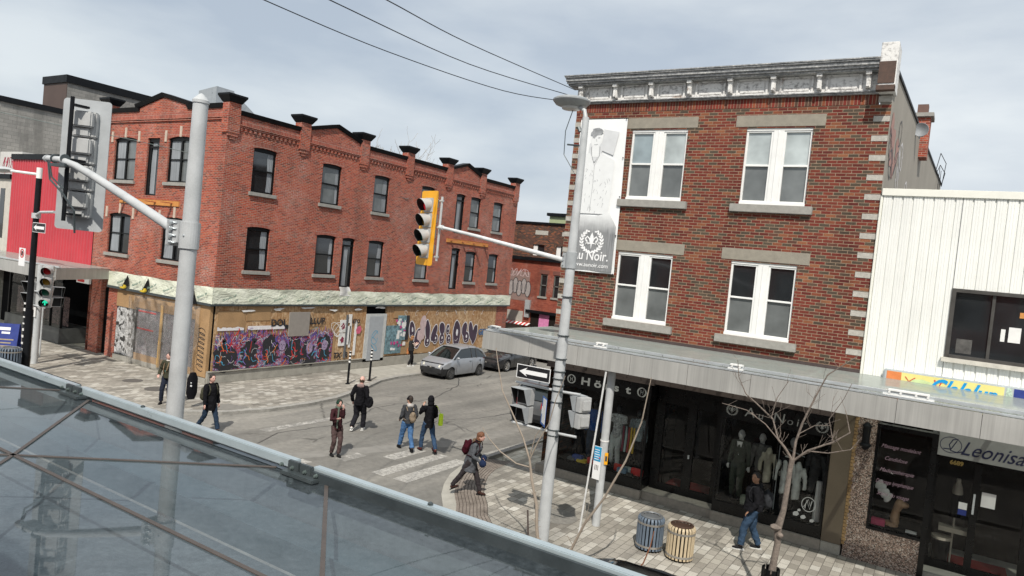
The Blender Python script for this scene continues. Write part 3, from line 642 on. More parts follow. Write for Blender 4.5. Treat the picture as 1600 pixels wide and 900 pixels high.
m.build('mural_features', PAINTK, red)
m = MB(); jag(m, PXR, 17.65, 18.9, 2.12, 2.24, .078, 20, .03, 2); m.pbox(PXR, 19.1, 21.0, 2.12, 2.28, .06, .078); m.build('mural_white_band', PAINTW, red)
m = MB(); m.pbox(PXR, 21.0, 21.3, 2.12, 2.28, .06, .079); m.build('mural_black_band', PAINTK, red)
m = MB(); m.pbox(PXR, 21.2, 22.35, 1.78, 2.85, .06, .12); m.build('grey_board', PAINTG, red)
text('DOL', .42, PAINTK, PXR.mat4(20.25, 2.25, .085), 'graffiti_letters', red, bold=.012, shear=-.1)
text('LLUP', .40, PAINTK, PXR.mat4(22.4, 2.3, .085), 'graffiti_letters', red, bold=.012, shear=.1)
text('ETO', .26, PAINTK, PXR.mat4(25.1, 2.28, .085), 'graffiti_letters', red, bold=.01)
text('TX  R', .38, PAINTK, PXR.mat4(24.0, .62, .085), 'graffiti_letters', red, bold=.012, shear=.2)
m = MB()
for u, v, w, h in ((24.3, 1.85, .42, .6), (24.28, 1.2, .42, .6), (24.85, 2.3, .2, .42), (24.8, 1.25, .22, .9), (25.3, .7, .14, 1.7), (24.95, 1.1, .12, 1.2)): m.pbox(PXR, u, u+w, v, v+h, .05, .075)
m.build('poster', PAPER, red)
m = MB()
for v in (2.15, 1.5): blob(m, PXR, 24.5, v, .13, .14, .08, 14, .35, 3)
m.build('poster_print', mat('maroon_print', (.22, .03, .06), .6), red)
m = MB(); m.pbox(PXR, 24.68, 24.78, .6, 2.7, .05, .1); m.build('downpipe', mat('dull_pipe', (.12, .13, .14), .5), red)
m = MB(); blob(m, PXR, 25.55, 1.95, .2, .2, .08, 6, .2, 2); m.build('pink_sticker', mat('pink_sticker', (.6, .12, .2), .6), red)
m = MB(); m.pbox(PXR, 26.05, 27.55, .3, 2.72, -.05, .06); o = m.build('side_door', mat('pale_door_frame', (.50, .51, .50), .6), red)
MB().pbox(PXR, 26.28, 27.3, .36, 2.6, .0, .075).build('door_leaf', mat('grey_door', (.36, .38, .40), .5, var=.12), o)
m = MB()
for k in range(3): pts = [(26.75+.22*math.cos(t*.7+k), 1.7-k*.35+.18*math.sin(t*.9)) for t in range(9)]; stroke(m, PXR, pts, .03, .08)
m.build('door_scribble', PAINTC, o)
m = MB(); m.pbox(PXR, 27.6, 28.85, .62, 2.1, .04, .07); m.pbox(PXR, 28.45, 29.1, 1.3, 2.62, .05, .08); m.build('blue_posters', mat('poster_blue', (.17, .28, .32), .5, var=.9, scale=7, fine=20), red)
m = MB(); m.pbox(PXR, 29.12, 29.35, 1.3, 2.62, .05, .082); m.build('black_poster', PAINTK, red)
m = MB(); rr = random.Random(2)
for k in range(16): u, v = 28.0+rr.uniform(0, 1), .75+rr.uniform(0, 1.6); m.pbox(PXR, u, u+rr.uniform(.08, .25), v, v+rr.uniform(.08, .25), .07, .0835+.0002*k)
m.build('poster_scraps', PAPER, red)
m = MB(); rr = random.Random(5)
for k in range(9): u, v = 28.0+rr.uniform(0, 1), .75+rr.uniform(0, 1.6); m.pbox(PXR, u, u+rr.uniform(.05, .16), v, v+rr.uniform(.05, .16), .07, .088+.0002*k)
m.build('poster_blocks', mat('magenta_print', (.5, .05, .22), .6), red)
def bubble(parent, pl, items, d, d2):
    m1, m2, m3 = MB(), MB(), MB()
    for k, (u, v, a, b, rot, hole) in enumerate(items):
        blob(m1, pl, u, v, a+.05, b+.05, d+k*.0004, 18, .05, k, rot); blob(m2, pl, u, v, a, b, d+.006+k*.0004, 18, .05, k, rot)
        if hole: blob(m3, pl, u+.02, v+.05, a*.28, b*.3, d+.012+k*.0004, 10, .2, k+9, rot); stroke(m3, pl, [(u-a*.4, v-b*.5), (u, v-b*.6), (u+a*.4, v-b*.4)], .025, d+.012)
    m1.build('graffiti_outline', PAINTW, parent); m2.build('graffiti_fill', d2, parent); m3.build('graffiti_highlight', PAINTW, parent)
its = [(29.65, 1.8, .22, .5, .2, 1), (30.2, 1.35, .28, .55, -.2, 1), (31.0, 1.75, .2, .6, .15, 0), (31.05, 1.15, .22, .28, 0, 1), (31.6, 1.6, .2, .5, -.4, 0), (31.75, 1.25, .22, .25, 0, 1), (32.3, 1.85, .24, .35, .3, 0), (32.35, 1.25, .22, .3, 0, 1), (32.85, 1.75, .15, .3, 0, 1), (33.0, 1.2, .2, .25, 0, 1),
       (33.75, 1.5, .36, .75, .1, 1), (34.5, 1.75, .24, .4, -.2, 0), (34.75, 1.25, .28, .35, .4, 1), (35.2, 1.6, .22, .6, .3, 0), (35.6, 1.4, .24, .6, -.2, 0)]
bubble(red, PXR, its, .07, PAINTP)
m = MB(); blob(m, PXR, 30.55, 2.2, .27, .45, .09, 12, .1, 4); blob(m, PXR, 30.4, 1.55, .3, .4, .0905, 12, .3, 6); m.build('graffiti_pale_figure', PAINTPK, red)
text('GEO', .5, PAINTB, PXR.mat4(36.0, 1.35, .085), 'graffiti_letters', red, bold=.015, shear=.1)
m = MB()
for k in range(5): stroke(m, PXR, [(24.0+.3*math.cos(t*.9)+k*.12, 2.0+.35*math.sin(t*.7+k*.6)) for t in range(8)], .025, .083+k*.001)
for k in range(9): stroke(m, PXR, [(29+k*.9+.12*math.cos(t*1.3), 2.75+.15*math.sin(t*1.1+k)) for t in range(5)], .02, .083+k*.001)
for k in range(6): blob(m, PXR, 19+k*1.6, 2.92+.06*(k % 3), .3, .05, .083+k*.0005, 9, .5, k)
m.build('scrawls', PAPER, red)
m = MB()
for k in range(9): stroke(m, PYR, [(-24.95+.22*math.cos(t*.9), .6+k*.18+.14*math.sin(t*.8)) for t in range(8)], .025, .05+k*.0008)
m.build('pilaster_scribble', PAINTK, red)
m = MB(); m.wall(PXR, 37.9, 39.2, 0, 3.2); m.pbox(PYR, -33.4, -32.62, 0, 3.8, -.3, .0); m.pbox(PYR, -31.95, -31.2, 0, 3.8, -.3, 0); m.build('ground_floor_brick', RED, red)
m = MB(); m.pquad(PYR, -32.62, -31.95, 0, 3.8, -.35); m.pquad(PYR, -31.2, -24.5, 0, 3.2, -.14); m.pquad(PXR, 17.4, 39.2, 0, 3.2, -.14); m.build('ground_floor_backing', INT, red)
m = MB(); m.pbox(PYR, -32.6, -32.52, 0, 3.0, -.3, -.2); m.pbox(PYR, -32.05, -31.97, 0, 3.0, -.3, -.2); m.pbox(PYR, -32.52, -32.05, 2.1, 2.18, -.3, -.2); o = m.build('entry_door', BLKF, red)
MB().pquad(PYR, -32.52, -32.05, .1, 2.95, -.26).build('door_glass', GW_DARK, o)
MB().pquad(PYR, -31.17, -29.72, .25, 2.35, .0).build('pasted_panel', CHK, red)
MB().pquad(PYR, -29.55, -25.5, .5, 2.45, .0).build('dim_mural', DIM, red)
m = MB(); m.pbox(PYR, -27.75, -27.6, .15, 2.75, .06, .1); m.build('timber_prop', mat('yellow_timber', (.55, .33, .10), .7), red)
m = MB()
for a, b, v in ((-29.5, -28.3, 1.55), (-29.5, -28.2, 2.3), (-26.3, -25.9, 1.9)): m.pbox(PYR, a, b, v, v+.06, .0, .02)
m.build('red_tape', PAINTR, red)
m = MB(); m.grid(lambda x, y: PYR.P(-29.8+4.7*x+.05*math.sin(y*7+x*9), .12+2.9*y, .14+.05*math.sin(x*37+2*math.sin(y*6))+.03*math.sin(y*11+x*5)), 70, 14)
m.grid(lambda x, y: PYR.P(-30.0+.45*x*(1.3-y*.8), .02+2.9*y, .2+.05*math.sin(x*9+y*4)), 8, 12); m.build('plastic_sheet', PLAST, red, smooth=True)
# metal roof hood behind the parapet
t = thing('roof_hood', 'slanting sheet metal hood on the roof behind the parapet of the red corner building', 'roof vent', (-29, 20.6, 10.45))
m = MB(); m.prism([(-29.9, 19.6, 10.45), (-28.6, 19.6, 10.45), (-28.6, 19.6, 12.5), (-29.9, 19.6, 12.35)], (0, .9, 0)); m.build('hood_box', mat('sheet_metal', (.45, .47, .48), .35, .6, var=.2), t)
m = MB(); m.prism([(-28.62, 20.503, 10.45), (-28.62, 20.503, 12.45), (-28.62, 22.6, 11.2), (-28.62, 22.6, 10.45)], (-1.25, 0, 0)); m.build('hood_slope', MATS['sheet_metal'], t)
# ---------------------------------------------------------------- brick building with the white windows and its two shops
B = PY(18.8); SH = PY(18.1)
rb = thing('brick_building', 'three storey mixed red and brown brick building with peeling cornice and white windows', 'building', (-10, 18.8, 0))
WR = [(-8.16, -6.53, 8.12, 10.1), (-4.96, -3.33, 8.12, 10.1), (-8.2, -6.57, 4.68, 6.63), (-4.98, -3.34, 4.68, 6.63)]
m = MB(); m.wall(B, -10.0, -1.66, 3.0, 10.62, WR, .16)
dx, dy = math.sin(R(2.6)), math.cos(R(2.6)); far = (-1.66+17*dx, 18.8+17*dy)
m.build('brick_wall', MIX, rb)
m = MB(); m.prism([(-1.66, 18.8, 0), (far[0], far[1], 0), (far[0], far[1], 11.2), (-1.66, 18.83, 11.45)], (-.25, 0, 0))
m.build('stucco_side_wall', STUC, rb)
m = MB(); m.poly([(-10, 18.8, 0), (-10, 36, 0), (-10, 36, 10.7), (-10, 18.8, 10.7)]); m.poly([(-10, 36, 0), (far[0], far[1], 0), (far[0], far[1], 10.7), (-10, 36, 10.7)]); m.build('rear_wall', BRN, rb)
m = MB(); m.prism([(-9.95, 18.9, 10.5), (-1.9, 18.9, 10.5), (far[0]-.3, far[1], 10.5), (-9.95, 36, 10.5)], (0, 0, .12)); m.build('roof', ROOF, rb)
m = MB(); m.hexa([(-1.95, 18.83, 11.45), (-1.62, 18.83, 11.45), (far[0]+.04, far[1], 11.2), (far[0]-.3, far[1], 11.2), (-1.95, 18.83, 11.52), (-1.62, 18.83, 11.52), (far[0]+.04, far[1], 11.27), (far[0]-.3, far[1], 11.27)]); m.build('side_coping', BLK, rb)
m = MB(); m.pbox(B, -10.0, -1.95, 10.62, 10.86, -.2, .012); m.build('soldier_course', MIXS, rb)
m = MB(); m.pbox(B, -10.0, -2.0, 10.89, 11.36, -.2, .06)
u = -9.72; n = 0; us = [-9.85+.985*k for k in range(8)]
m.build('cornice_board', PEEL, rb)
m = MB(); pm = MB()
for k in range(8):
    u = -9.88+k*1.09
    m.pbox(B, u, u+.11, 10.98, 11.36, .06, .2); m.pbox(B, u-.01, u+.12, 11.28, 11.36, .2, .28); m.pbox(B, u+.02, u+.09, 11.0, 11.2, .2, .25)
    if k < 7:
        a, b = u+.2, u+1.0
        for q in ((a, b, 10.93, 10.97), (a, b, 11.31, 11.35)): pm.pbox(B, *q, .06, .1)
        for q in ((a, a+.05, 10.97, 11.31), (b-.05, b, 10.97, 11.31)): pm.pbox(B, *q, .06, .1)
        pm.pbox(B, a+.1, b-.1, 11.0, 11.28, .06, .085)
m.build('cornice_brackets', PEEL, rb, bevel=.006); pm.build('cornice_panels', PEEL, rb)
m = MB()
for v0, v1, d in ((10.86, 10.9, .1), (10.9, 10.93, .14), (11.36, 11.41, .3), (11.41, 11.47, .36), (11.47, 11.56, .4), (11.56, 11.6, .44)): m.pbox(B, -10.06-d*.5, -1.97, v0, v1, -.2, d)
m.build('cornice_moulding', GPEEL, rb, bevel=.006)
m = MB(); m.pbox(B, -10.3, -1.97, 11.603, 11.63, -.3, .46); m.build('cornice_flashing', GPEEL, rb)
m = MB(); m.pbox(B, -1.965, -1.6, 10.86, 11.95, -.3, .46); m.build('cornice_end_post', PEEL, rb, bevel=.01)
m = MB(); m.pbox(B, -1.97, -1.62, 11.0, 11.5, .462, .48); m.pbox(B, -1.99, -1.6, 10.84, 10.95, .3, .5); m.build('rusty_plate', RUST, rb)
for a, b, c, d in WR:
    q = MB(); t = .055; um = (a+b)/2; d0, d1 = -.12, -.05
    q.pbox(B, a, b, c, c+.07, d0, .0); q.pbox(B, a, b, d-.07, d, d0, d1+.02); q.pbox(B, um-.13, um+.13, c+.07, d-.07, d0, d1+.02); q.pbox(B, um-.012, um+.012, c+.07, d-.07, d1+.02, d1+.035)
    vm = (c+d)/2+.03
    for x0, x1 in ((a, um-.13), (um+.13, b)):
        q.pbox(B, x0, x0+t, c+.07, d-.07, d0, d1); q.pbox(B, x1-t, x1, c+.07, d-.07, d0, d1); q.pbox(B, x0+t, x1-t, vm-.025, vm+.025, d0, d1)
        q.pbox(B, x0+t, x1-t, c+.07, c+.11, d0, d1); q.pbox(B, x0+t, x1-t, d-.11, d-.07, d0, d1)
    w = q.build('window', WHT, rb, bevel=.005, segs=1)
    hi = c > 7
    MB().pquad(B, a+.03, um-.1, vm, d-.05, -.1).build('pane', (GW_TREE_REFL if a < -7 else GW_LIT) if hi else GW_DARK, w); MB().pquad(B, um+.1, b-.03, vm, d-.05, -.1).build('pane', GW_LIT if hi else GW_DARK, w)
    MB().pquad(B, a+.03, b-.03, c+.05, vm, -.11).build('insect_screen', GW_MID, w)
    MB().pbox(B, a-.2, b+.2, c-.21, c-.004, -.1, .12).build('sill', STONE, w, bevel=.012)
    MB().pbox(B, (-8.4 if a < -7 else -5.25), (-6.27 if a < -7 else -3.06), d+.03, d+.33, -.1, .012).build('lintel', LINT, rb, bevel=.006)
m = MB()
z = 4.6; k = 0
while z < 10.8:
    w = .34 if k % 2 == 0 else .34
    if k < 99: m.pbox(B, -1.66-.36, -1.655, z, z+.15, -.05, .008); m.pbox(B, -10.01, -9.72, z, z+.15, -.05, .008)
    z += .467; k += 1
m.build('quoins', QUOIN, rb, bevel=.008)
m = MB(); m.pbox(B, -10, -1.66, 4.0, 4.28, 0, .06); m.build('canopy_flashing', mat('brown_flashing', (.06, .042, .04), .6), rb)
# faded paint on the side wall
SW = Pl((-1.66, 18.8, 0), (dx, dy, 0), (dy, -dx, 0))
for nm, mt, sd, n in (('graffiti_red', mat('faded_graffiti', (.36, .21, .18), .9), 3, 6), ('graffiti_dark', mat('faded_dark_graffiti', (.09, .09, .1), .9), 4, 5), ('graffiti_pale', PAINTW, 8, 4)):
    m = MB(); rr = random.Random(sd)
    for k in range(n):
        if sd == 3: blob(m, SW, rr.uniform(.5, 1.8), rr.uniform(9.3, 10.4), .3, .3, .006+k*.0005, 12, .3, k)
        else:
            u, v = (rr.uniform(.4, 2.2), rr.uniform(9.2, 10.6)) if sd == 4 else (rr.uniform(2.2, 4.5), rr.uniform(8.9, 9.9)); pts = []
            for q in range(9): pts.append((u+.28*math.cos(q*.9+k), v+.35*math.sin(q*.8)))
            stroke(m, SW, pts, .05, .01+k*.0005)
    m.build(nm, mt, rb)
m = MB()
for x in (14.2, 15.0): m.tube([SW.P(x, 8.6, .05), SW.P(x+.2, 10.5, .08), SW.P(x+.6, 11.6, .05)], .012, 5)
m.tube([SW.P(13.6, 11.2, 0), SW.P(13.8, 12.0, .1), SW.P(15.6, 11.9, .2), SW.P(16, 11.0, .1)], .014, 5); m.tube([SW.P(14, 11.2, 0), SW.P(14.2, 11.6, .1), SW.P(15.6, 11.5, .2), SW.P(15.8, 11.0, .1)], .014, 5); m.build('cables', BLK, rb)
o = MB().box(-1.62, -1.12, 25.6, 26.3, 10.6, 11.85).build('chimney', RED, rb)
MB().box(-1.7, -1.04, 25.5, 26.4, 11.85, 11.98).build('chimney_cap', STONE, o, bevel=.01)
MB().box(-1.52, -1.22, 25.7, 26.1, 11.98, 12.28).build('flue', mat('flue_clay', (.14, .08, .065), .8), o)
t = thing('satellite_dish', 'grey satellite dish beside the chimney on the stuccoed party wall', 'satellite dish', (-1.3, 24.2, 11.3))
MB().lathe((-1.28, 24.2, 11.15), [(.02, .06), (.11, .04), (.20, -.015), (.21, -.02), (.20, -.03), (.11, .03), (.02, .05)], 20, 'y').build('dish', mat('dish_grey', (.22, .235, .25), .6), t, smooth=True)
MB().tube([(-1.3, 24.25, 10.9), (-1.3, 24.3, 11.15)], .025, 6).build('mast', GALV, t)

# shopfronts (part of the building)
SHOPBLK = mat('shop_black', (.006, .006, .0065), .3, var=.3, spec=.3)
m = MB(); m.pbox(SH, -9.75, -6.5, 0, .24, -1, .1); m.pbox(SH, -4.6, -2.0, 0, .24, -1, .1); m.pbox(SH, -6.5, -4.6, 0, .22, -1.2, -.02); m.build('plinth', mat('plinth_granite', (.27, .245, .21), .8, var=.3, scale=10, fine=50), rb, bevel=.01)
m = MB(); m.pbox(SH, -9.75, -1.55, 3.14, 4.0, -.7, -.02); m.pbox(SH, -9.75, -6.45, 3.1, 3.16, -.1, .02)
for k in range(20): m.pbox(SH, -9.7+k*.41, -9.32+k*.41, 3.15, 3.98, -.02, 0)
m.build('soffit_tiles', mat('brown_tiles', (.085, .062, .055), .6, var=.2), rb)
def shopwin(name, u0, u1, d, mull, side=True, h=3.14, sign=.5):
    """display window: black base, glass box, sign board on top"""
    q = MB(); q.pbox(SH, u0, u1, .24, .52, d-.9, d); q.pbox(SH, u0, u1, h-sign, h, d-.9, d-.03)
    for u in [u0, u1-.05]+mull: q.pbox(SH, u, u+.05 if u in (u0, u1-.05) else u+.02, .52, h-sign, d-.05, d)
    o = q.build(name, SHOPBLK, rb)
    g = MB(); g.pquad(SH, u0+.05, u1-.05, .52, h-sign, d-.02)
    if side: g.poly([SH.P(u1-.01, .52, d-.05), SH.P(u1-.01, .52, d-.85), SH.P(u1-.01, h-sign, d-.85), SH.P(u1-.01, h-sign, d-.05)]); g.poly([SH.P(u0+.01, .52, d-.05), SH.P(u0+.01, .52, d-.85), SH.P(u0+.01, h-sign, d-.85), SH.P(u0+.01, h-sign, d-.05)])
    g.build('display_glass', SHOPG, o)
    MB().pquad(SH, u0, u1, 0, h, d-1.7).build('display_back', INTW, o); MB().pbox(SH, u0, u1, .5, .54, d-1.7, d-.06).build('display_floor', INT, o)
    return o
o1 = shopwin('display_window', -9.15, -6.52, .02, [-7.9], True)
o2 = shopwin('display_window', -4.6, -2.02, .02, [-3.2], False)
# letters and crests
def crest(pl, u, v, r, par, kind):
    q = MB()
    if kind == 'H': stroke(q, pl, [(u+r*math.cos(a*PI/12), v+r*math.sin(a*PI/12)) for a in range(24)], r*.16, .0, True)
    else:
        for s_ in (-1, 1): stroke(q, pl, [(u+s_*r*.92*math.cos(a*.3), v+r*.92*math.sin(a*.3)) for a in range(-5, 4)], r*.05, .001)
    for s_ in (-1, 1):
        for k in range(9):
            a = -1.35+k*.3; x, y = u+s_*r*.95*math.cos(a), v+r*.95*math.sin(a); [blob(q, pl, x+s_*dr*r, y, r*.17, r*.075, .002+.0004*j, 7, .1, k, (a+PI/2+j_) if s_ > 0 else PI-(a+PI/2+j_)) for j, (dr, j_) in enumerate(((.1, -.6), (-.1, .6)))]
    if kind == 'H':
        for x in (-.3, .22): q.pbox(pl, u+x*r, u+(x+.1)*r, v-.5*r, v+.5*r, -.002, .004)
        q.pbox(pl, u-.25*r, u+.25*r, v-.06*r, v+.06*r, -.002, .004)
    else:                                          # lily emblem
        q.pprism(pl, [(u, v+.75*r), (u+.17*r, v+.35*r), (u+.08*r, v-.1*r), (u, v-.7*r), (u-.08*r, v-.1*r), (u-.17*r, v+.35*r)], -.002, .004)
        for s_ in (-1, 1): stroke(q, pl, [(u+s_*.06*r, v-.15*r), (u+s_*.2*r, v+.2*r), (u+s_*.42*r, v+.38*r), (u+s_*.58*r, v+.2*r), (u+s_*.5*r, v), (u+s_*.4*r, v+.05*r)], .13*r, .003)
        q.pbox(pl, u-.32*r, u+.32*r, v-.24*r, v-.14*r, -.002, .005)
    return q.build('crest', LTXT if par.name.startswith('facade') else DTX2 if kind != 'H' else DTXT, par)
SB = Pl((0, 18.1-.0, 0), (1, 0, 0), (0, -1, 0))
DTXT = mat('dull_letter', (.42, .42, .41), .5); DTX2 = mat('dim_letter', (.20, .20, .195), .5)
S2 = Pl((0, 18.1+.008, 0), (1, 0, 0), (0, -1, 0))
crest(S2, -8.92, 2.86, .12, o1, 'H'); crest(S2, -6.78, 2.86, .12, o1, 'H')
for ch, u, sz in (('H', -8.62, .30), ('ö', -8.2, .29), ('r', -7.86, .29), ('s', -7.6, .29), ('t', -7.24, .29)):
    text(ch, sz, DTXT, S2.mat4(u, 2.76, .004), 'sign_letter', o1, bold=.008, sx=1.4)
crest(S2, -4.36, 2.86, .13, o2, 'lily'); crest(S2, -2.25, 2.86, .13, o2, 'lily')
for ch, u, sz in (('A', -4.05, .34), ('u', -3.73, .26), ('N', -3.38, .34), ('o', -3.05, .26), ('i', -2.83, .26), ('r', -2.72, .26)): text(ch, sz, DTX2, S2.mat4(u, 2.77, .004), 'sign_letter', o2, bold=-.001, sx=1.1, shear=.08)
q = MB(); stroke(q, SH, [(-2.35+.15*math.cos(a*PI/10), .98+.17*math.sin(a*PI/10)) for a in range(20)], .018, .006, True); stroke(q, SH, [(-2.42, .87), (-2.4, 1.08), (-2.31, .87), (-2.28, 1.08)], .02, .007); stroke(q, SH, [(-2.45, .9), (-2.36, 1.1), (-2.3, .95)], .016, .0075)
for u, v, r_ in ((-2.62, .7, .07), (-2.45, .66, .06), (-2.55, .8, .04), (-2.25, .62, .05)): blob(q, SH, u, v, r_, r_*.8, .006, 6, .3, 2)
q.build('window_decal', DTXT, o2)
# recessed entrance
q = MB(); q.pbox(SH, -6.5, -6.38, .22, 3.14, -1.2, -.55); q.pbox(SH, -4.72, -4.6, .22, 3.14, -1.2, -.5)
for u in (-6.38, -5.62, -5.5, -4.84): q.pbox(SH, u, u+.12, .22, 2.75, -.62, -.54)
q.pbox(SH, -6.38, -4.72, 2.75, 3.14, -.66, -.54)
for a, b in ((-6.26, -5.62), (-5.38, -4.84)): q.pbox(SH, a, b, .22, .42, -.62, -.55); q.pbox(SH, a, b, 2.6, 2.75, -.62, -.55)
od = q.build('entrance_door', SHOPBLK, rb)
q = MB(); q.pquad(SH, -6.26, -5.62, .42, 2.6, -.585); q.pquad(SH, -5.38, -4.84, .42, 2.6, -.585); q.build('door_glass', SHOPG, od)
q = MB(); q.pbox(SH, -5.5, -5.46, 1.25, 1.35, -.53, -.5); q.build('lock', ALU, od)
q = MB(); q.pbox(SH, -6.25, -4.85, .22, .26, -1.9, -.7); q.build('door_mat', mat('red_mat', (.32, .03, .03), .9), od)
MB().pquad(SH, -6.6, -4.5, 0, 3.2, -2.6).build('hall_back', INTW, od)
MB().pbox(SH, -2.0, -1.57, .24, 3.3, -.6, .06).build('brown_pilaster', mat('bronze_panel', (.115, .09, .062), .45, var=.2, scale=2), rb, bevel=.01)
MB().pbox(SH, -2.0, -1.57, 0, .237, -.6, .08).build('pilaster_base', CONC, rb, bevel=.015)

# crests banner on the facade
bn = thing('facade_banner', 'tall washed out black and white fashion banner behind the lamp post', 'banner', (-9, 18.7, 5.9))
BP = PY(18.72)
def bw(x, y): u = -9.78+1.48*x+(.06*(1-y)); return BP.P(u, 5.95+4.45*y, .03*math.sin(y*9)*.4+.03*math.sin(x*4)*(1-y))
MB().grid(bw, 8, 20).build('banner_cloth', mat('banner_white', (.78, .79, .79), .5, var=.05, scale=2), bn, smooth=True)
BQ = Pl((0, 18.72-.035, 0), (1, 0, 0), (0, -1, 0))
def banner_dark():
    g = G('banner_charcoal'); a = g.noise(1, 5, .7, co=g.co('UV', (28, 1.2, 1))); sx_ = g.n('ShaderNodeSeparateXYZ'); g.l(g.co('UV'), sx_.inputs[0]); up_ = g.ramp(g.math('ADD', g.math('MULTIPLY', g.math('SUBTRACT', sx_.outputs[1], 7.05), 1.3), g.math('MULTIPLY', g.noise(5, 5, co=g.co('UV')), .35)), [(.25, 0), (.95, 1)]); c = g.ramp(a, [(.3, (.14, .145, .15)), (.7, (.30, .305, .31))]); return g.fin(g.mix(up_, c, (.72, .73, .73)), .6)
BD = banner_dark()
q = MB(); q.pprism(BQ, [(-9.76, 6.0), (-8.3, 6.0), (-8.3, 7.3), (-8.55, 7.7), (-9.0, 7.58), (-9.76, 7.62)], .0, .006); q.build('banner_lower', BD, bn)
LG = mat('banner_light_grey', (.60, .61, .62), .5, var=.12, scale=3); MG = mat('banner_mid_grey', (.30, .31, .32), .5, var=.5, scale=9)
q = MB(); q.pprism(BQ, [(-9.03, 9.5), (-8.62, 9.35), (-8.5, 10.02), (-8.98, 10.1)], 0, .004); q.pprism(BQ, [(-9.42, 9.4), (-9.2, 9.15), (-8.98, 9.45), (-9.0, 9.7), (-9.4, 9.7)], 0, .003); q.build('banner_backdrop', LG, bn)
q = MB(); blob(q, BQ, -9.2, 9.8, .17, .25, .007, 18, .02); q.pprism(BQ, [(-9.32, 9.3), (-9.08, 9.3), (-9.1, 9.65), (-9.3, 9.65)], .003, .006)
q.pprism(BQ, [(-9.7, 7.65), (-8.6, 7.65), (-8.55, 9.2), (-9.02, 9.42), (-9.2, 9.1), (-9.38, 9.42), (-9.7, 9.3)], .003, .0065); q.build('banner_figure', mat('banner_pale', (.72, .73, .73), .5, var=.06, scale=5), bn)
q = MB(); blob(q, BQ, -9.2, 10.02, .19, .11, .009, 14, .2, 5); blob(q, BQ, -9.28, 9.97, .08, .12, .0095, 10, .2, 6); q.build('banner_hair', MG, bn)
q = MB()
for s_ in (-1, 1): stroke(q, BQ, [(-9.2+s_*.05, 9.85), (-9.2+s_*.12, 9.86)], .022, .01)
stroke(q, BQ, [(-9.25, 9.66), (-9.2, 9.65), (-9.14, 9.67)], .02, .01); stroke(q, BQ, [(-9.2, 9.82), (-9.18, 9.74)], .012, .01)
stroke(q, BQ, [(-9.34, 9.6), (-9.3, 9.35), (-9.18, 9.05), (-9.05, 9.35), (-9.06, 9.6)], .015, .011)
stroke(q, BQ, [(-9.18, 9.05), (-9.17, 8.5), (-9.19, 7.7)], .01, .011)
rr = random.Random(8)
for k in range(46):
    u, v = rr.uniform(-9.6, -8.65), rr.uniform(7.7, 9.0); stroke(q, BQ, [(u, v), (u+rr.uniform(-.05, .05), v-rr.uniform(.03, .12))], .008, .0108+.00003*k)
q.build('banner_lines', MG, bn)
crest(Pl((0, 18.72-.045, 0), (1, 0, 0), (0, -1, 0)), -9.02, 6.85, .34, bn, 'lily')
q = MB()
for x in (-.19, .12): text('A' if x < 0 else 'N', .16, LTXT, BQ.mat4(-9.02+x, 6.74, .022), 'banner_letter', bn)
text('Au Noir.', .40, LTXT, BQ.mat4(-9.62, 6.3, .012), 'banner_letter', bn, sx=.82, bold=.003, shear=.05); text('www.aunoir.com', .17, LTXT, BQ.mat4(-9.6, 6.1, .012), 'banner_letter', bn, sx=1.0)
q = MB()
for y in (.0, .25, .5, .75, 1): q.ell(bw(.98, y)+Vector((0, -.03, 0)), .02, 6, 4)
q.tube([bw(0, 1.0)+Vector((0, .03, .02)), bw(1, 1.0)+Vector((0, .03, .02))], .015, 6); q.build('grommets', BLK, bn)

# ---------------------------------------------------------------- white corrugated building
wb = thing('white_building', 'two storey building clad in white corrugated metal siding on the right', 'building', (-1.6, 18.8, 0))
m = MB(); hole = (.02, 2.6, 4.9, 6.38)
def corr(pl, u0, u1, v0, v1, step, prof, d=0):
    q = m
    u = u0
    while u < u1-.01:
        pts = [(u+a*step, dd) for a, dd in prof]
        for (a, da), (b, db) in zip(pts, pts[1:]):
            b = min(b, u1)
            if a >= u1: break
            q.poly([pl.P(a, v0, d+da), pl.P(b, v0, d+db), pl.P(b, v1, d+db), pl.P(a, v1, d+da)])
        u += step
prof = [(0, 0), (.08, .028), (.3, .028), (.38, .018), (.46, .028), (.62, .028), (.7, .0), (1, 0)]
prof = [(0, .0), (.07, .03), (.28, .03), (.31, .022), (.36, .03), (.52, .03), (.56, .022), (.60, .03), (.86, .03), (.93, 0), (1, 0)]
corr(B, -1.6, .0, 3.2, 8.45, .155*1.35, prof, .02); corr(B, .0, 6.5, 6.42, 8.45, .155*1.35, prof, .02); corr(B, .0, 6.5, 3.2, 4.84, .155*1.35, prof, .02); corr(B, 2.64, 6.5, 4.84, 6.42, .155*1.35, prof, .02)
m.build('corrugated_siding', WSID, wb)
m = MB(); m.poly([(-1.6, 18.82, 3), (-1.6, 18.82, 8.4), (-.8, 36, 8.4), (-.8, 36, 3)]); m.poly([(6.5, 18.82, 0), (6.5, 18.82, 8.4), (6.5, 36, 8.4), (6.5, 36, 0)]); m.prism([(-1.6, 18.9, 8.3), (6.5, 18.9, 8.3), (6.5, 36, 8.3), (-.8, 36, 8.3)], (0, 0, .1)); m.build('roof', ROOF, wb)
m = MB(); m.pbox(B, -1.63, 6.5, 8.45, 8.62, -.1, .09); m.pbox(B, -1.655, -1.6, 3.2, 8.45, -.1, .06); m.build('edge_trim', mat('cream_trim', (.74, .73, .66), .5, var=.05), wb, bevel=.008)
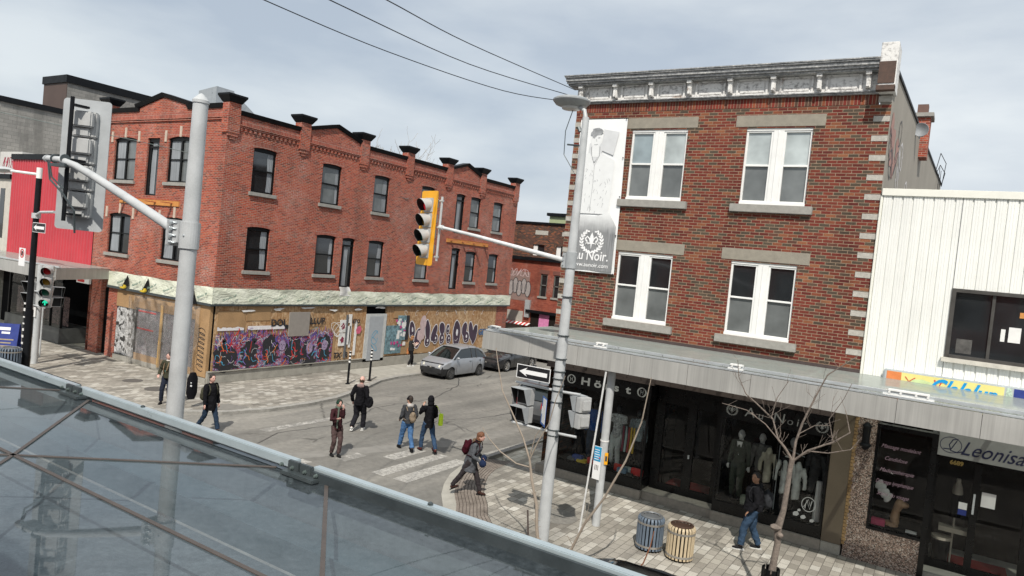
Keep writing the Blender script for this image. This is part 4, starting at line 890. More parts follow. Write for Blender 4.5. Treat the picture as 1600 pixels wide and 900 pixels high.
q = MB(); q.pbox(B, 0, .09, 4.86, 6.42, -.1, .08); q.pbox(B, .09, 2.62, 6.34, 6.42, -.1, .08); q.pbox(B, .09, 2.62, 4.86, 4.93, -.1, .12); q.pbox(B, .78, .84, 4.93, 6.34, -.06, .02); q.pbox(B, 1.7, 1.76, 4.93, 6.34, -.06, .02)
ow = q.build('window', mat('bronze_frame', (.06, .055, .05), .45), wb)
MB().pquad(B, .09, 2.62, 4.93, 6.34, -.03).build('pane', GW_DARK, ow)
q = MB()
for a, b, c, d in ((1.14, 1.36, 5.35, 5.68), (1.0, 1.08, 5.35, 5.62)): q.pbox(B, a, b, c, d, -.03, -.02)
q.build('window_note', PAPER, ow)
q = MB(); q.pbox(B, 1.3, 1.5, 5.9, 6.02, -.03, -.02); q.build('orange_note', ORNG, ow); q = MB(); q.pbox(B, .2, .5, 4.98, 5.3, -.032, -.025); q.build('window_clutter', mat('dull_clutter', (.09, .085, .08), .7, var=.6, scale=8), ow)
MB().pbox(B, -.05, 2.7, 4.76, 4.86, -.05, .16).build('sill', mat('aged_sill', (.55, .52, .46), .6, var=.2), ow)
# sign strip under the siding, half hidden by the canopy
ss = thing('strip_sign', 'long yellow and blue illuminated shop sign strip above the glass canopy', 'sign', (-1.1, 18.7, 3.7))
q = MB(); q.pbox(B, -1.14, 3.2, 3.7, 4.42, .03, .2); q.build('sign_box', ALU, ss, bevel=.02)
q = MB(); q.pbox(B, -1.08, 1.18, 3.72, 4.38, .2, .206); q.build('yellow_face', mat('yellow_face', (.74, .66, .24), .4, var=.12, scale=2), ss)
q = MB(); q.pbox(B, -1.08, -.78, 3.72, 4.38, .206, .209); q.build('orange_face', mat('orange_face', (.68, .22, .07), .4, var=.2), ss)
q = MB(); blob(q, B, -.35, 4.1, .35, .18, .212, 12, .2, 3); blob(q, B, .1, 4.02, .2, .16, .2125, 12, .2, 5); q.build('pale_swirl', mat('pale_green', (.55, .66, .34), .4), ss)
q = MB(); q.pbox(B, 1.35, 3.15, 3.72, 4.38, .2, .206); q.build('navy_face', NAVY, ss); q = MB(); q.pprism(B, [(1.18, 3.72), (1.45, 3.72), (1.3, 4.38), (1.22, 4.38)], .2, .208); q.build('pattern_face', mat('pale_green2', (.5, .62, .5), .4, var=.6, scale=20), ss)
text('Glalalun', .50, mat('sign_blue', (.0, .28, .62), .4), B.mat4(-.25, 4.0, .214), 'sign_letter', ss, bold=.014, shear=.5, sx=.78)
text('Sa', .32, LTXT, B.mat4(1.55, 3.98, .21), 'sign_letter', ss)
q = MB(); stroke(q, B, [(-.12, 4.32), (-.05, 4.12), (.03, 4.32)], .03, .214); stroke(q, B, [(-.7, 4.3), (-.62, 4.2), (-.5, 4.3)], .02, .214); q.build('sign_mark', PAINTR, ss)
# the massage shop and the lingerie shop
q = MB(); q.pbox(SH, -1.53, .02, 0, .78, -.6, .02); q.pbox(SH, -1.53, -1.1, .78, 3.3, -.6, .02); q.build('pebble_pilaster', GRAN, wb)
q = MB()
for k in range(36): q.pbox(SH, -1.568, -1.5+.02*(k % 2), .28+k*.083, .28+k*.083+.07, -.3, .035)
q.build('yellow_brick_edge', mat('ochre_brick', (.30, .19, .085), .8, var=.45, scale=9), wb)
q = MB(); q.pbox(SH, -1.1, -1.05, .78, 3.2, -.2, .03); q.pbox(SH, -.02, .1, 0, 3.2, -.6, .03); q.pbox(SH, -1.05, -.02, .78, .84, -.2, .03); q.pbox(SH, -1.05, -.02, 3.1, 3.2, -.2, .03)
o3 = q.build('display_window', SHOPBLK, wb)
MB().pquad(SH, -1.05, -.02, .84, 3.1, -.02).build('display_glass', SHOPG, o3); MB().pquad(SH, -1.1, .05, .7, 3.3, -1.2).build('display_back', INTW, o3); MB().pbox(SH, -1.05, -.02, .8, .86, -1.2, -.05).build('display_floor', INT, o3)
PK = mat('pink_lettering', (.36, .24, .29), .5)
for k, (s_, u) in enumerate((('Massage modelant', -.99), ('Candidose', -.9), ('Maderothérapie', -.97), ('Drainage lymphatique', -1.02), ('Soins du visage', -.97))):
    text(s_, .125, PK, SH.mat4(u, 2.68-k*.27, -.012), 'window_lettering', o3, shear=.45, sx=.84 if k != 3 else .68, bold=-.0005, ext=.001)
q = MB(); q.pbox(SH, .1, .16, .12, 2.7, -.66, -.58); q.pbox(SH, .84, .98, .12, 2.7, -.66, -.58); q.pbox(SH, .16, .84, .12, .3, -.65, -.59); q.pbox(SH, .98, 1.8, .12, .3, -.65, -.59); q.pbox(SH, .1, 2.4, 2.62, 2.72, -.66, -.58); q.pbox(SH, 1.8, 2.4, .12, 2.7, -.66, -.58)
o4 = q.build('entrance_door', SHOPBLK, wb)
q = MB(); q.pquad(SH, .16, .84, .3, 2.62, -.62); q.pquad(SH, .98, 1.8, .3, 2.62, -.62); q.build('door_glass', SHOPG, o4)
MB().pquad(SH, .05, 3.0, 0, 3.4, -2.4).build('hall_back', INTW, o4)
q = MB(); q.pbox(SH, .1, 3, 0, .12, -2.4, -.05); q.build('door_step', CONC, wb); q = MB(); q.pbox(SH, .3, 1.7, .12, .15, -1.8, -.8); q.build('red_rug', MATS['red_mat'], o4)
q = MB(); q.pbox(SH, 1.02, 1.28, 1.7, 2.02, -.615, -.6); q.pbox(SH, .62, .78, 1.55, 1.7, -.615, -.6); q.build('door_notice', PAPER, o4)
q = MB(); q.pbox(SH, .62, .78, 1.42, 1.54, -.615, -.6); q.build('card_sticker', NAVY, o4)
q = MB(); q.pbox(SH, .87, .91, 1.5, 1.95, -.57, -.54); q.build('door_handle', ALU, o4)
text('6689', .13, mat('brass', (.55, .42, .15), .3, .8), SH.mat4(.36, 2.5, -.6), 'house_number', o4, bold=.006)
q = MB(); q.pbox(SH, .1, 3.2, 2.76, 3.4, -.6, .0); q.build('shop_sign_board', mat('sign_grey', (.26, .26, .25), .5, var=.1), wb)
lt = mat('script_navy', (.012, .015, .05), .5)
text('Leonisa', .42, lt, SH.mat4(.5, 2.86, .006) @ Matrix.Rotation(-.0, 4, 'Z'), 'shop_sign_letter', wb, shear=.45, sx=.88, bold=.001)
q = MB(); stroke(q, SH, [(.33+.2*math.cos(a*PI/12), 3.02+.17*math.sin(a*PI/12)) for a in range(24)], .012, .006, True); stroke(q, SH, [(.2, 2.92), (.34, 2.93), (.42, 3.1), (.45, 3.17), (.36, 3.14), (.3, 3.02), (.34, 2.9), (.45, 2.88), (.6, 2.93)], .02, .007); q.build('shop_sign_flourish', lt, wb)
t = thing('wall_lantern', 'black wall lantern on the pebbled pilaster under the canopy', 'lantern', (-1.3, 18.0, 2.6))
q = MB(); q.lathe((-1.3, 17.95, 2.62), [(.02, -.06), (.07, -.02), (.12, .05), (.13, .07), (.1, .1)], 12); q.lathe((-1.3, 17.95, 2.7), [(.075, 0), (.085, .38), (.11, .42), (.03, .5)], 12); q.build('lantern_body', BLK, t, smooth=True); MB().box(-1.33, -1.27, 17.98, 18.09, 3.0, 3.1).build('bracket', BLK, t)

# ---------------------------------------------------------------- canopies
def canopy(name, lab, loc, build):
    t = thing(name, lab, 'canopy', loc); build(t); return t
def far_canopy(t):
    q = MB(); seam = MB(); X0, X1 = -9.95, 6.0; n = 12; w = (X1-X0)/n
    for k in range(n): q.box(X0+k*w+.004, X0+(k+1)*w-.004, 14.98, 15.06, 3.74, 4.19)
    q.hexa([(-10.02, 15.0, 3.74), (-9.955, 15.0, 3.74), (-10.05, 18.8, 3.74), (-10.12, 18.8, 3.74), (-10.02, 15.0, 4.19), (-9.955, 15.0, 4.19), (-10.05, 18.8, 4.19), (-10.12, 18.8, 4.19)])
    q.build('fascia', FASC, t)
    q = MB(); q.box(X0, X1, 15.065, 15.5, 3.76, 3.8); q.box(X0, X1, 15.065, 15.1, 3.8, 4.15); q.build('gutter', DKG, t)
    q = MB(); q.poly([(-9.98, 15.0, 4.24), (X1, 15.0, 4.24), (X1, 18.79, 4.2), (-10.1, 18.79, 4.2)]); q.build('glass_roof', CANG, t)
    q = MB(); q.box(X0, X1, 15.06, 15.13, 4.26, 4.32); q.box(X0, X1, 14.99, 15.01, 4.2, 4.245); q.build('front_rail', ALU, t, bevel=.006)
    for x in (-9.73, -6.75, -3.64, -.48): 
        q = MB(); w_ = .16 if x < -1 else .42; q.box(x-w_, x+w_, 15.0, 15.05, 4.2, 4.27); q.box(x-w_*.8, x+w_*.8, 15.03, 15.16, 4.322, 4.35)
        for k in (-.5, .5) if w_ < .3 else (-.75, -.3, .3, .75): q.lathe((x+k*w_, 15.02, 4.3), [(.022, -.03), (.022, .0)], 8, 'y')
        q.build('rail_clamp', WHT, t)
    q = MB()
    for x in (-8.2, -6.3, -4.4, -2.5, -.6, 1.3, 3.2, 5.1): q.box(x-.03, x+.03, 15.1, 18.75, 4.02, 4.14)
    for x in (-6.3, -2.5, 1.3): q.tube([(x, 15.2, 4.06), (x+1.9, 18.6, 4.06)], .02, 5); q.tube([(x, 15.2, 4.06), (x-1.9, 18.6, 4.06)], .02, 5)
    q.build('roof_beam', GALV2, t)
    q = MB(); q.tube([(-6.55, 15.4, 0), (-6.55, 15.4, 4.0)], .095, 16); q.build('support_column', GALV, t, smooth=True)
    q = MB(); q.lathe((-6.55, 15.4, 2.02), [(.1, 0), (.106, .0), (.106, .03), (.1, .03)], 14); q.build('cable_tie', PAPER, t)
ct = canopy('shop_canopy', 'long glass and brushed metal canopy over the clothes shops on the right', (-6.34, 15.12, 0), far_canopy)
def left_canopy(t):
    q = MB(); A = (-30.6, 14.5); Bq = (-31.9, 17.35)
    q.box(-60, -30.65, 14.48, 14.56, 3.42, 3.9); q.prism([(A[0], A[1], 3.45), (Bq[0], Bq[1], 3.45), (Bq[0], Bq[1], 3.9), (A[0], A[1], 3.9)], (-.07, 0, 0)); q.build('fascia', FASC, t)
    MB().poly([(-60, 14.5, 3.93), (A[0], A[1], 3.93), (Bq[0], Bq[1], 3.93), (-60, 17.35, 3.93)]).build('glass_roof', CANG, t)
    q = MB(); q.box(-60, -30.6, 14.58, 14.66, 3.94, 4.0); q.build('front_rail', ALU, t)
    q = MB()
    for k in range(12): q.box(-32.6-k*1.9, -32.54-k*1.9, 14.57, 17.3, 3.74, 3.86)
    q.build('roof_beam', GALV2, t)
    MB().tube([(-32.3, 14.9, 0), (-32.3, 14.9, 3.8)], .035, 8).build('support_column', GALV, t, smooth=True)
canopy('shop_canopy', 'glass and metal canopy below the red siding at the far left', (-32.3, 14.9, 0), left_canopy)
def soffit_mat():
    g = G('soffit_stone'); a = g.noise(1.4, 8, .75, dist=2.2); b = g.noise(22, 5, .8, dist=1); d = g.noise(5, 6, .8, dist=3)
    c = g.ramp(g.mix(.4, a, b), [(.36, (.13, .145, .15)), (.5, (.26, .275, .28)), (.62, (.42, .43, .42))]); c = g.mix(g.ramp(d, [(.47, 0), (.5, .55), (.53, 0)]), c, (.10, .115, .115)); g.bump(d, .5, .02); return g.fin(c, .8)
SOFM = soffit_mat()
def near_canopy(t):
    X0, X1, Y0, Y1, Z = -30, 6, .1, 3.85, 4.2; nodes = [-12.3, -9.03, -5.76, -2.5, .76]; bolts = [-14.0, -10.75, -7.45, -4.08, -.85, 2.4]; yn = 2.53
    q = MB(); q.poly([(X0, Y0, Z), (X1, Y0, Z), (X1, Y1, Z), (X0, Y1, Z)]); q.build('glass_roof', NCANG, t)
    q = MB(); q.box(X0, -7.50, 3.80, 3.87, 4.23, 4.30); q.box(X0, -7.50, 3.872, 3.885, 4.16, 4.30); q.box(-7.40, -4.17, 3.80, 3.87, 4.23, 4.30); q.box(-3.97, X1, 3.80, 3.87, 4.23, 4.30)
    q.build('front_rail', mat('rail_blue_grey', (.40, .47, .50), .35, .3, var=.08), t, bevel=.008)
    q = MB(); q.box(-3.95, X1, 3.772, 3.796, 4.13, 4.275); q.box(-7.3, -4.2, 3.785, 3.797, 4.16, 4.2); q.build('rail_side', mat('rail_side_grey', (.05, .062, .068), .4, .2), t)
    q = MB(); q.box(X0, X1, 3.888, 3.96, 3.72, 4.19); q.build('fascia', FASC, t)
    q = MB(); q.box(X0, X1, .12, 3.28, 3.72, 3.76); q.build('soffit_panel', SOFM, t)
    q = MB(); q.box(X0, X1, 3.3, 3.86, 3.78, 3.82); q.box(X0, X1, 3.28, 3.3, 3.78, 3.98); q.build('gutter', mat('gutter_metal', (.24, .29, .29), .5, .2, var=.3, scale=1.2), t)
    for x in bolts[1:5]:
        q = MB(); q.box(x-.13, x-.004, 3.765, 3.80, 4.19, 4.305); q.box(x+.004, x+.13, 3.765, 3.80, 4.19, 4.305); q.box(x-.14, x+.22, 3.70, 3.86, 4.205, 4.235)
        c = q.build('rail_clamp', DKG, t, bevel=.006)
        q = MB()
        for k in (-.19, -.07, .07, .19): q.lathe((x+k, 3.757, 4.255), [(.0, -.016), (.011, -.013), (.011, 0), (.017, 0), (.017, .012)], 8, 'y')
        q.build('bolts', mat('bolt_steel', (.16, .2, .19), .35, .5), c)
    q = MB()
    for x in (-6.3, -2.85, 1.2, -9.6): q.lathe((x, 3.83, 4.30), [(.02, 0), (.02, .012), (.008, .02)], 8)
    q.build('rail_screws', DKG, t)
    q = MB()
    def seam(a, b, w=.014):
        a, b = Vector((*a, Z+.003)), Vector((*b, Z+.003)); d = (b-a).normalized(); s_ = Vector((-d.y, d.x, 0))*w
        q.hexa([a-s_, b-s_, b+s_, a+s_, a-s_+Vector((0, 0, .006)), b-s_+Vector((0, 0, .006)), b+s_+Vector((0, 0, .006)), a+s_+Vector((0, 0, .006))])
    seam((X0, yn), (X1, yn))
    for n_ in nodes:
        for b_ in bolts:
            if abs(b_-n_) < 2: seam((n_, yn), (b_+(.28 if n_ > b_ else -.28), 3.79)); 
    for n_ in nodes: seam((n_, yn), (n_-2.4, .2)); seam((n_, yn), (n_+2.4, .2))
    q.build('glass_seams', mat('seam_silicone', (.075, .062, .055), .6), t)
    for x in (-9.17, -2.31, -16): MB().tube([(x, 3.4, 0), (x, 3.4, 4.0)], .095, 12).build('support_column', GALV, t, smooth=True)
canopy('near_canopy', 'foreground glass canopy with triangular panes and bolted blue grey edge rail', (-2.31, 3.4, 0), near_canopy)

# ---------------------------------------------------------------- buildings at the far left
PL = PY(17.4)
rs_ = thing('red_siding_building', 'low shop building with red corrugated metal upper wall at the left', 'building', (-41.9, 17.4, 0))
m = MB(); corr(PL, -41.9, -33.62, 3.3, 8.75, .26, [(0, 0), (.12, .035), (.5, .035), (.62, 0), (1, 0)], .02); m.build('red_siding', REDM, rs_)
MB().pbox(PL, -41.95, -33.62, 8.72, 9.0, -.2, .12).build('coping', BLK, rs_)
MB().box(-41.9, -33.62, 17.5, 30, 8.4, 8.55).build('roof', ROOF, rs_)
m = MB(); m.pquad(PL, -41.9, -33.62, 0, 3.4, -1.3); m.pbox(PL, -41.9, -33.62, 3.1, 3.32, -1.3, -.03); m.build('shop_back', INT, rs_)
m = MB(); m.pbox(PL, -41.9, -38.2, 0, .75, -1.0, -.1); m.pbox(PL, -37.5, -35.4, 0, .72, -1.2, .3); m.build('shop_plinth', mat('dark_concrete', (.13, .13, .125), .8, var=.4, scale=2), rs_, bevel=.02)
for a, b, d in ((-41.7, -38.2, -.12), (-37.5, -35.4, .28)):
    q = MB(); q.pbox(PL, a, a+.08, .75, 3.1, d-.1, d); q.pbox(PL, b-.08, b, .75, 3.1, d-.1, d); q.pbox(PL, a, b, 2.9, 3.1, d-.1, d); q.pbox(PL, (a+b)/2-.03, (a+b)/2+.03, .75, 2.9, d-.1, d); o = q.build('display_window', BLKF, rs_)
    MB().pquad(PL, a+.08, b-.08, .75, 2.9, d-.06).build('display_glass', SHOPG, o); MB().pquad(PL, a+.08, b-.08, .8, 2.2, d-.4).build('merchandise', MERCH, o)
q = MB(); q.pbox(PL, -35.3, -34.4, .2, 3.1, -1.28, -1.2); q.build('shop_door', MATS['dull_pipe'], rs_)
q = MB(); q.pbox(PL, -35.0, -34.7, 1.6, 2.0, -1.19, -1.17); q.build('door_notice', PAPER, rs_)
q = MB(); q.pbox(PL, -34.6, -33.5, 3.05, 3.28, .0, .1); o = q.build('small_sign', LTXT, rs_); MB().pbox(PL, -34.5, -33.9, 3.1, 3.22, .1, .11).build('sign_red', PAINTR, o)
bg_ = thing('beige_building', 'beige stuccoed building at the left edge with graffiti on its top wall', 'building', (-44, 17.4, 0))
m = MB(); m.pbox(PL, -60, -41.98, 3.5, 7.7, -12, 0); m.build('stucco_wall', BEIGE, bg_)
m = MB(); m.pbox(PL, -60, -41.98, 7.7, 7.95, -12, .1); m.build('coping', BLK, bg_); m = MB(); m.pbox(PL, -60, -42.0, 7.95, 9.2, -6, -.4); m.build('upper_wall', mat('white_block', (.55, .54, .52), .8, var=.1), bg_)
m = MB()
for k in range(6): stroke(m, PL, [(-42.2-k*.35+.14*math.cos(t*1.2+k), 8.6+.35*math.sin(t*1.1)) for t in range(7)], .05, -.39+k*.001)
for k in range(3): stroke(m, PL, [(-42.4-k*.7, 8.4), (-42.38-k*.7, 7.95)], .04, -.389)
m.build('graffiti_scrawl', mat('crimson_spray', (.42, .03, .07), .6), bg_)
m = MB(); m.pquad(PL, -60, -41.98, 0, 3.5, -1); m.build('shop_back', INT, bg_)
m = MB(); m.pbox(PL, -43.1, -42.6, 4.6, 7.2, -.02, .02); m.build('window', GW_DARK, bg_)
g1 = thing('block_building', 'grey concrete block wall building rising behind the red siding', 'building', (-44.6, 17.6, 0))
m = MB(); m.box(-60, -44.5, 17.6, 46, 0, 11.9); m.build('block_wall', BLOCK, g1); MB().box(-60.1, -44.4, 17.5, 46.1, 11.9, 12.2).build('coping', BLK, g1)
g2 = thing('rooftop_block', 'tallest grey block building with brown panelled end and black coping at upper left', 'building', (-46, 21.6, 0))
m = MB(); m.box(-48.75, -46, 21.62, 46, 0, 14.05); m.build('block_wall', BLOCK, g2); MB().box(-48.78, -46.0, 21.58, 21.62, 0, 14.05).build('brown_panel', BRPAN, g2); MB().box(-48.85, -45.9, 21.5, 46.1, 14.05, 14.5).build('coping', BLK, g2)

# ---------------------------------------------------------------- buildings at the end of the side street
F = PY(46)
fb = thing('far_brick_building', 'distant dark brown brick building closing the gap behind the corner building', 'building', (-26, 46.5, 0))
m = MB(); F2 = PY(46.5); m.wall(F2, -32, -22.0, 6.0, 9.1, [(-27.3, -26.3, 6.7, 7.55), (-25.3, -24.5, 6.7, 7.55)], .2); m.pquad(F2, -32, -22, 0, 6.0, -.01); m.build('brick_wall', BRN, fb); MB().box(-32, -21.95, 46.4, 60, 9.1, 9.25).build('coping', BLK, fb)
m = MB()
for a, b in ((-27.2, -26.1), (-24.9, -23.9)): m.pbox(F2, a, b, 8.3, 8.62, 0, .02)
m.build('stone_panel', QUOIN, fb)
for a, b in ((-27.3, -26.3), (-25.3, -24.5)):
    o = MB().pquad(F2, a, b, 6.7, 7.55, -.15).build('window', GW_DARK, fb); q = MB(); q.pbox(F2, a, a+.35, 6.72, 7.53, -.14, -.1); q.build('white_sash', WHT, o)
fr = thing('far_red_building', 'distant low red brick building with graffiti and two narrow windows across the alley', 'building', (-26, 46, 0))
m = MB(); hw = [(-26.08, -25.48, 3.7, 5.36), (-24.95, -24.45, 3.7, 5.36)]; m.wall(F, -32, -22, 0, 6.3, hw, .15); m.build('brick_wall', RED2, fr)
m = MB(); m.pbox(F, -32, -22, 6.3, 6.55, -.3, .2); m.pbox(F, -26.95, -22, 2.4, 2.6, 0, .3); m.build('dark_cornice', BLK, fr)
for a, b, c, d in hw:
    q = MB(); q.pbox(F, a, a+.08, c, d, -.15, -.05); q.pbox(F, b-.08, b, c, d, -.15, -.05); q.pbox(F, a, b, (c+d)/2-.04, (c+d)/2+.04, -.15, -.05); q.pbox(F, a, b, d-.08, d, -.15, -.05); o = q.build('window', mat('grey_sash', (.12, .12, .11), .6), fr)
    MB().pquad(F, a, b, c, d, -.13).build('pane', GW_DARK, o); MB().pbox(F, a-.1, b+.1, c-.14, c, -.05, .08).build('sill', STONE, o); MB().pbox(F, a-.12, b+.12, d+.02, d+.3, -.02, .012).build('lintel', mat('red_lintel', (.16, .06, .045), .8), fr)
m = MB(); m.pquad(F, -28.9, -27.0, 3.2, 5.4, .01); m.build('grey_wash', mat('grey_wash', (.25, .17, .15), .8, var=.3), fr)
m = MB()
for k in range(5): blob(m, F, -28.6+k*.38, 4.1+.2*(k % 2), .25, .6, .015+k*.001, 14, .1, k)
m.build('graffiti_fill', mat('graffiti_grey', (.33, .30, .29), .7, var=.3), fr)
m = MB()
for k in range(5): stroke(m, F, [(-28.6+k*.38+.25*math.cos(t*PI/6), 4.1+.2*(k % 2)+.6*math.sin(t*PI/6)) for t in range(12)], .05, .021+k*.001, True)
m.build('graffiti_outline', PAINTK, fr)
m = MB()
for k in range(5): stroke(m, F, [(-28.7+k*.35+.2*math.cos(t*1.3), 5.3+.3*math.sin(t*1.2+k)) for t in range(6)], .05, .03+k*.001)
m.build('graffiti_scrawl', PAINTPK, fr)
m = MB(); m.pbox(F, -28.7, -27.3, .5, 2.4, 0, .03); m.build('block_infill', mat('pale_block', (.36, .35, .31), .85, var=.15), fr)
m = MB(); m.pbox(F, -27.1, -26.7, 2.0, 3.3, 0, .2); m.build('meter_box', GALV2, fr)
m = MB(); m.pbox(F, -26.6, -22.2, 0, 2.4, 0, .02); o = m.build('dark_shopfront', INTW, fr); m = MB(); m.pbox(F, -25.85, -25.0, .6, 2.35, .02, .04); m.build('pink_poster', mat('pink_poster', (.62, .22, .42), .6, var=.3), o)
gb = thing('green_building', 'pale green boxy roof storey far behind, beside the banner', 'building', (-27, 52, 0)); MB().box(-29.2, -22, 52, 60, 0, 10.2).build('green_wall', GREEN, gb); MB().box(-29.4, -21.8, 51.8, 60.2, 10.2, 10.45).build('coping', BLK, gb)
t = thing('striped_awning', 'low red and white striped awning edge glimpsed just above the tip of the canopy', 'awning', (-26.5, 44.5, 0))
q = MB()
for k in range(7): q.prism([(-29+k*.35, 45.5, 1.4), (-29+k*.35+.17, 45.5, 1.4), (-29+k*.35+.17, 45.95, 1.55), (-29+k*.35, 45.95, 1.55)], (0, 0, .03))
q.build('red_stripes', PAINTR, t)
q = MB()
for k in range(7): q.prism([(-29+k*.35+.175, 45.5, 1.4), (-29+k*.35+.345, 45.5, 1.4), (-29+k*.35+.345, 45.95, 1.55), (-29+k*.35+.175, 45.95, 1.55)], (0, 0, .03))
q.build('white_stripes', WHT, t)

# ---------------------------------------------------------------- the building behind the camera (seen only in reflections and by its shade)
nb = thing('near_building', 'low brick building on the camera side of the street behind the foreground canopy', 'building', (0, -.5, 0))
NB = Pl((0, -.5, 0), (-1, 0, 0), (0, 1, 0))
hs = [(-4+k*2.6, -2.6+k*2.6, 5.0, 6.8) for k in range(10)]
m = MB(); m.wall(NB, -8, 24, 0, 7.4, hs, .15); m.poly([(8, -.5, 0), (8, -12, 0), (8, -12, 7.4), (8, -.5, 7.4)]); m.poly([(-24, -.5, 0), (-24, -12, 0), (-24, -12, 7.4), (-24, -.5, 7.4)]); m.build('brick_wall', RED2, nb)
MB().box(-24, 8, -12, -.6, 7.2, 7.4).build('roof', ROOF, nb)
m = MB()
for a, b, c, d in hs: m.pquad(NB, a, b, c, d, -.12)
m.build('window_glass', GW_DARK, nb)
# ---------------------------------------------------------------- traffic signals, poles, signs
SIG = mat('signal_housing', (.43, .435, .43), .42, .05, var=.15); SIGB = mat('signal_inside', (.008, .008, .008), .7)
LR = mat('lens_red', (.30, .006, .01), .15); LA = mat('lens_amber', (.22, .12, .012), .2); LGm = mat('lens_green', (.006, .09, .055), .2)
_g = G('lens_green_lit'); _g.fin((.02, .5, .35), .3); _g.p.inputs['Emission Color'].default_value = (.03, .9, .5, 1); _g.p.inputs['Emission Strength'].default_value = .8; LGL = _g.m
_g = G('lens_red_lit'); _g.fin((.4, .01, .02), .3); _g.p.inputs['Emission Color'].default_value = (.8, .02, .03, 1); _g.p.inputs['Emission Strength'].default_value = .35; LRL = _g.m
def signal(name, lab, loc, rz, lenses, plate=None, sc=1.0, group=None, arrow=False, visor=.28, lean=0):
    t = thing(name, lab, 'traffic light', (0, 0, 0), group); n = len(lenses); p = .36*sc; H = n*p
    q = MB()
    for i in range(n):
        z = H/2-p*(i+.5); q.box(-.165*sc, .165*sc, .0, .13*sc, z-p*.48, z+p*.48)
        q.prism([(-.15*sc, .13*sc, z-p*.12), (.15*sc, .13*sc, z-p*.12), (.15*sc, .13*sc, z+p*.46), (-.15*sc, .13*sc, z+p*.46)], (0, .09*sc, 0)); q.box(-.11*sc, .11*sc, .13*sc, .17*sc, z-p*.47, z-p*.14)
    q.build('housing', SIG, t, bevel=.018*sc)
    if plate is not None:
        w, h, r = .31*sc, H/2+.16*sc, .05; pts = []
        for cx, cz, a0 in ((w-r, h-r, 0), (-w+r, h-r, 90), (-w+r, -h+r, 180), (w-r, -h+r, 270)):
            for k in range(5): a = R(a0+k*22.5); pts.append((cx+r*math.cos(a), 0, cz+r*math.sin(a)))
        MB().prism([(x, .03, z) for x, _, z in pts], (0, .012, 0)).build('backplate', plate, t)
    for i, lm in enumerate(lenses):
        z = H/2-p*(i+.5)
        q = MB(); q.lathe((0, -.03*sc, z), [(.0001, -.02*sc), (.08*sc, -.014*sc), (.13*sc, 0), (.13*sc, .03*sc)], 20, 'y'); o = q.build('lens', lm if not (arrow and i == n-1) else SIGB, t, smooth=True)
        if arrow and i == n-1:
            q = MB(); q.prism([(-.02*sc, -.055*sc, z-.09*sc), (.02*sc, -.055*sc, z-.09*sc), (.02*sc, -.055*sc, z+.03*sc), (-.02*sc, -.055*sc, z+.03*sc)], (0, .01, 0)); q.prism([(-.085*sc, -.055*sc, z+.0*sc), (0, -.055*sc, z+.10*sc), (.085*sc, -.055*sc, z+.0*sc), (.06*sc, -.055*sc, z-.025*sc), (0, -.055*sc, z+.045*sc), (-.06*sc, -.055*sc, z-.025*sc)], (0, .01, 0)); q.build('arrow', LGL, o)
        q = MB()
        def vf(a, b):
            ang = R(-52+284*a); s_ = max(0, math.sin(ang)); l = visor*sc*(.42+.58*(.5+.5*math.sin(ang))); return (.155*sc*math.cos(ang), -l*b-.0, z+.155*sc*math.sin(ang)-.03*b*sc)
        q.grid(vf, 22, 3); q.grid(lambda a, b: Vector(vf(a, b))*1.0-Vector((.006*math.cos(R(-52+284*a)), 0, .006*math.sin(R(-52+284*a)))), 22, 3); o2 = q.build('visor', [SIG, SIGB], t, smooth=True)
        for k, pl_ in enumerate(o2.data.polygons): pl_.material_index = 0 if k < 66 else 1
    place(t, loc, rz); t.rotation_euler[1] = lean; return t
PLG = mat('backplate_grey', (.40, .42, .43), .45, .1, var=.1)
# far mast
t = thing('signal_mast', 'tall grey mast with a round lamp head and a signal arm at the right corner', 'street pole', (-6.9, 13.4, 0))
q = MB(); q.tube([(-6.9, 13.4, 0), (-6.9, 13.4, 3), (-6.9, 13.4, 6.3), (-6.9, 13.4, 9.2)], [.135, .118, .098, .072], 20); q.build('pole', GALV, t, smooth=True)
q = MB(); q.lathe((-6.9, 13.4, 6.0), [(.1, 0), (.122, 0), (.122, .34), (.1, .34)], 18); q.box(-7.08, -7.0, 13.33, 13.47, 6.0, 6.32)
for z in (6.06, 6.16, 6.26): q.lathe((-7.06, 13.31, z), [(.02, 0), (.02, .03)], 8, 'y')
q.build('arm_bracket', GALV2, t)
q = MB(); q.tube([(-7.05, 13.4, 6.16), (-8.2, 13.4, 6.335), (-9.4, 13.4, 6.52), (-10.42, 13.4, 6.66)], [.052, .048, .042, .036], 14); q.tube([(-10.4, 13.4, 6.66), (-10.5, 13.4, 6.66)], .06, 10); q.build('mast_arm', mat('pale_arm', (.62, .63, .63), .4), t, smooth=True)
q = MB(); q.tube([(-6.9, 13.4, 9.15), (-6.95, 13.4, 9.35), (-7.1, 13.4, 9.42)], [.05, .045, .04], 10); q.build('lamp_neck', GALV, t, smooth=True)
q = MB(); q.lathe((-7.28, 13.4, 9.42), [(.05, .0), (.2, .0), (.34, .05), (.40, .12), (.40, .15), (.34, .19), (.2, .22), (.02, .235)], 32); o = q.build('lamp_head', mat('lamp_grey', (.30, .315, .32), .45, .1), t, smooth=True)
q = MB(); q.lathe((-7.28, 13.4, 9.36), [(.02, .0), (.19, .02), (.21, .07)], 20); q.build('lamp_lens', mat('lamp_lens', (.5, .5, .48), .2), o, smooth=True)
q = MB()
for z in (2.4, 2.52, 3.12, 3.36, 3.48, 3.62, 3.78, 4.05, 4.55, 5.38): q.lathe((-6.9, 13.4, z), [(.13, 0), (.133, .0), (.133, .02), (.13, .02)], 16); q.box(-6.79, -6.74, 13.28, 13.33, z-.01, z+.03)
q.build('strap', DKG, t)
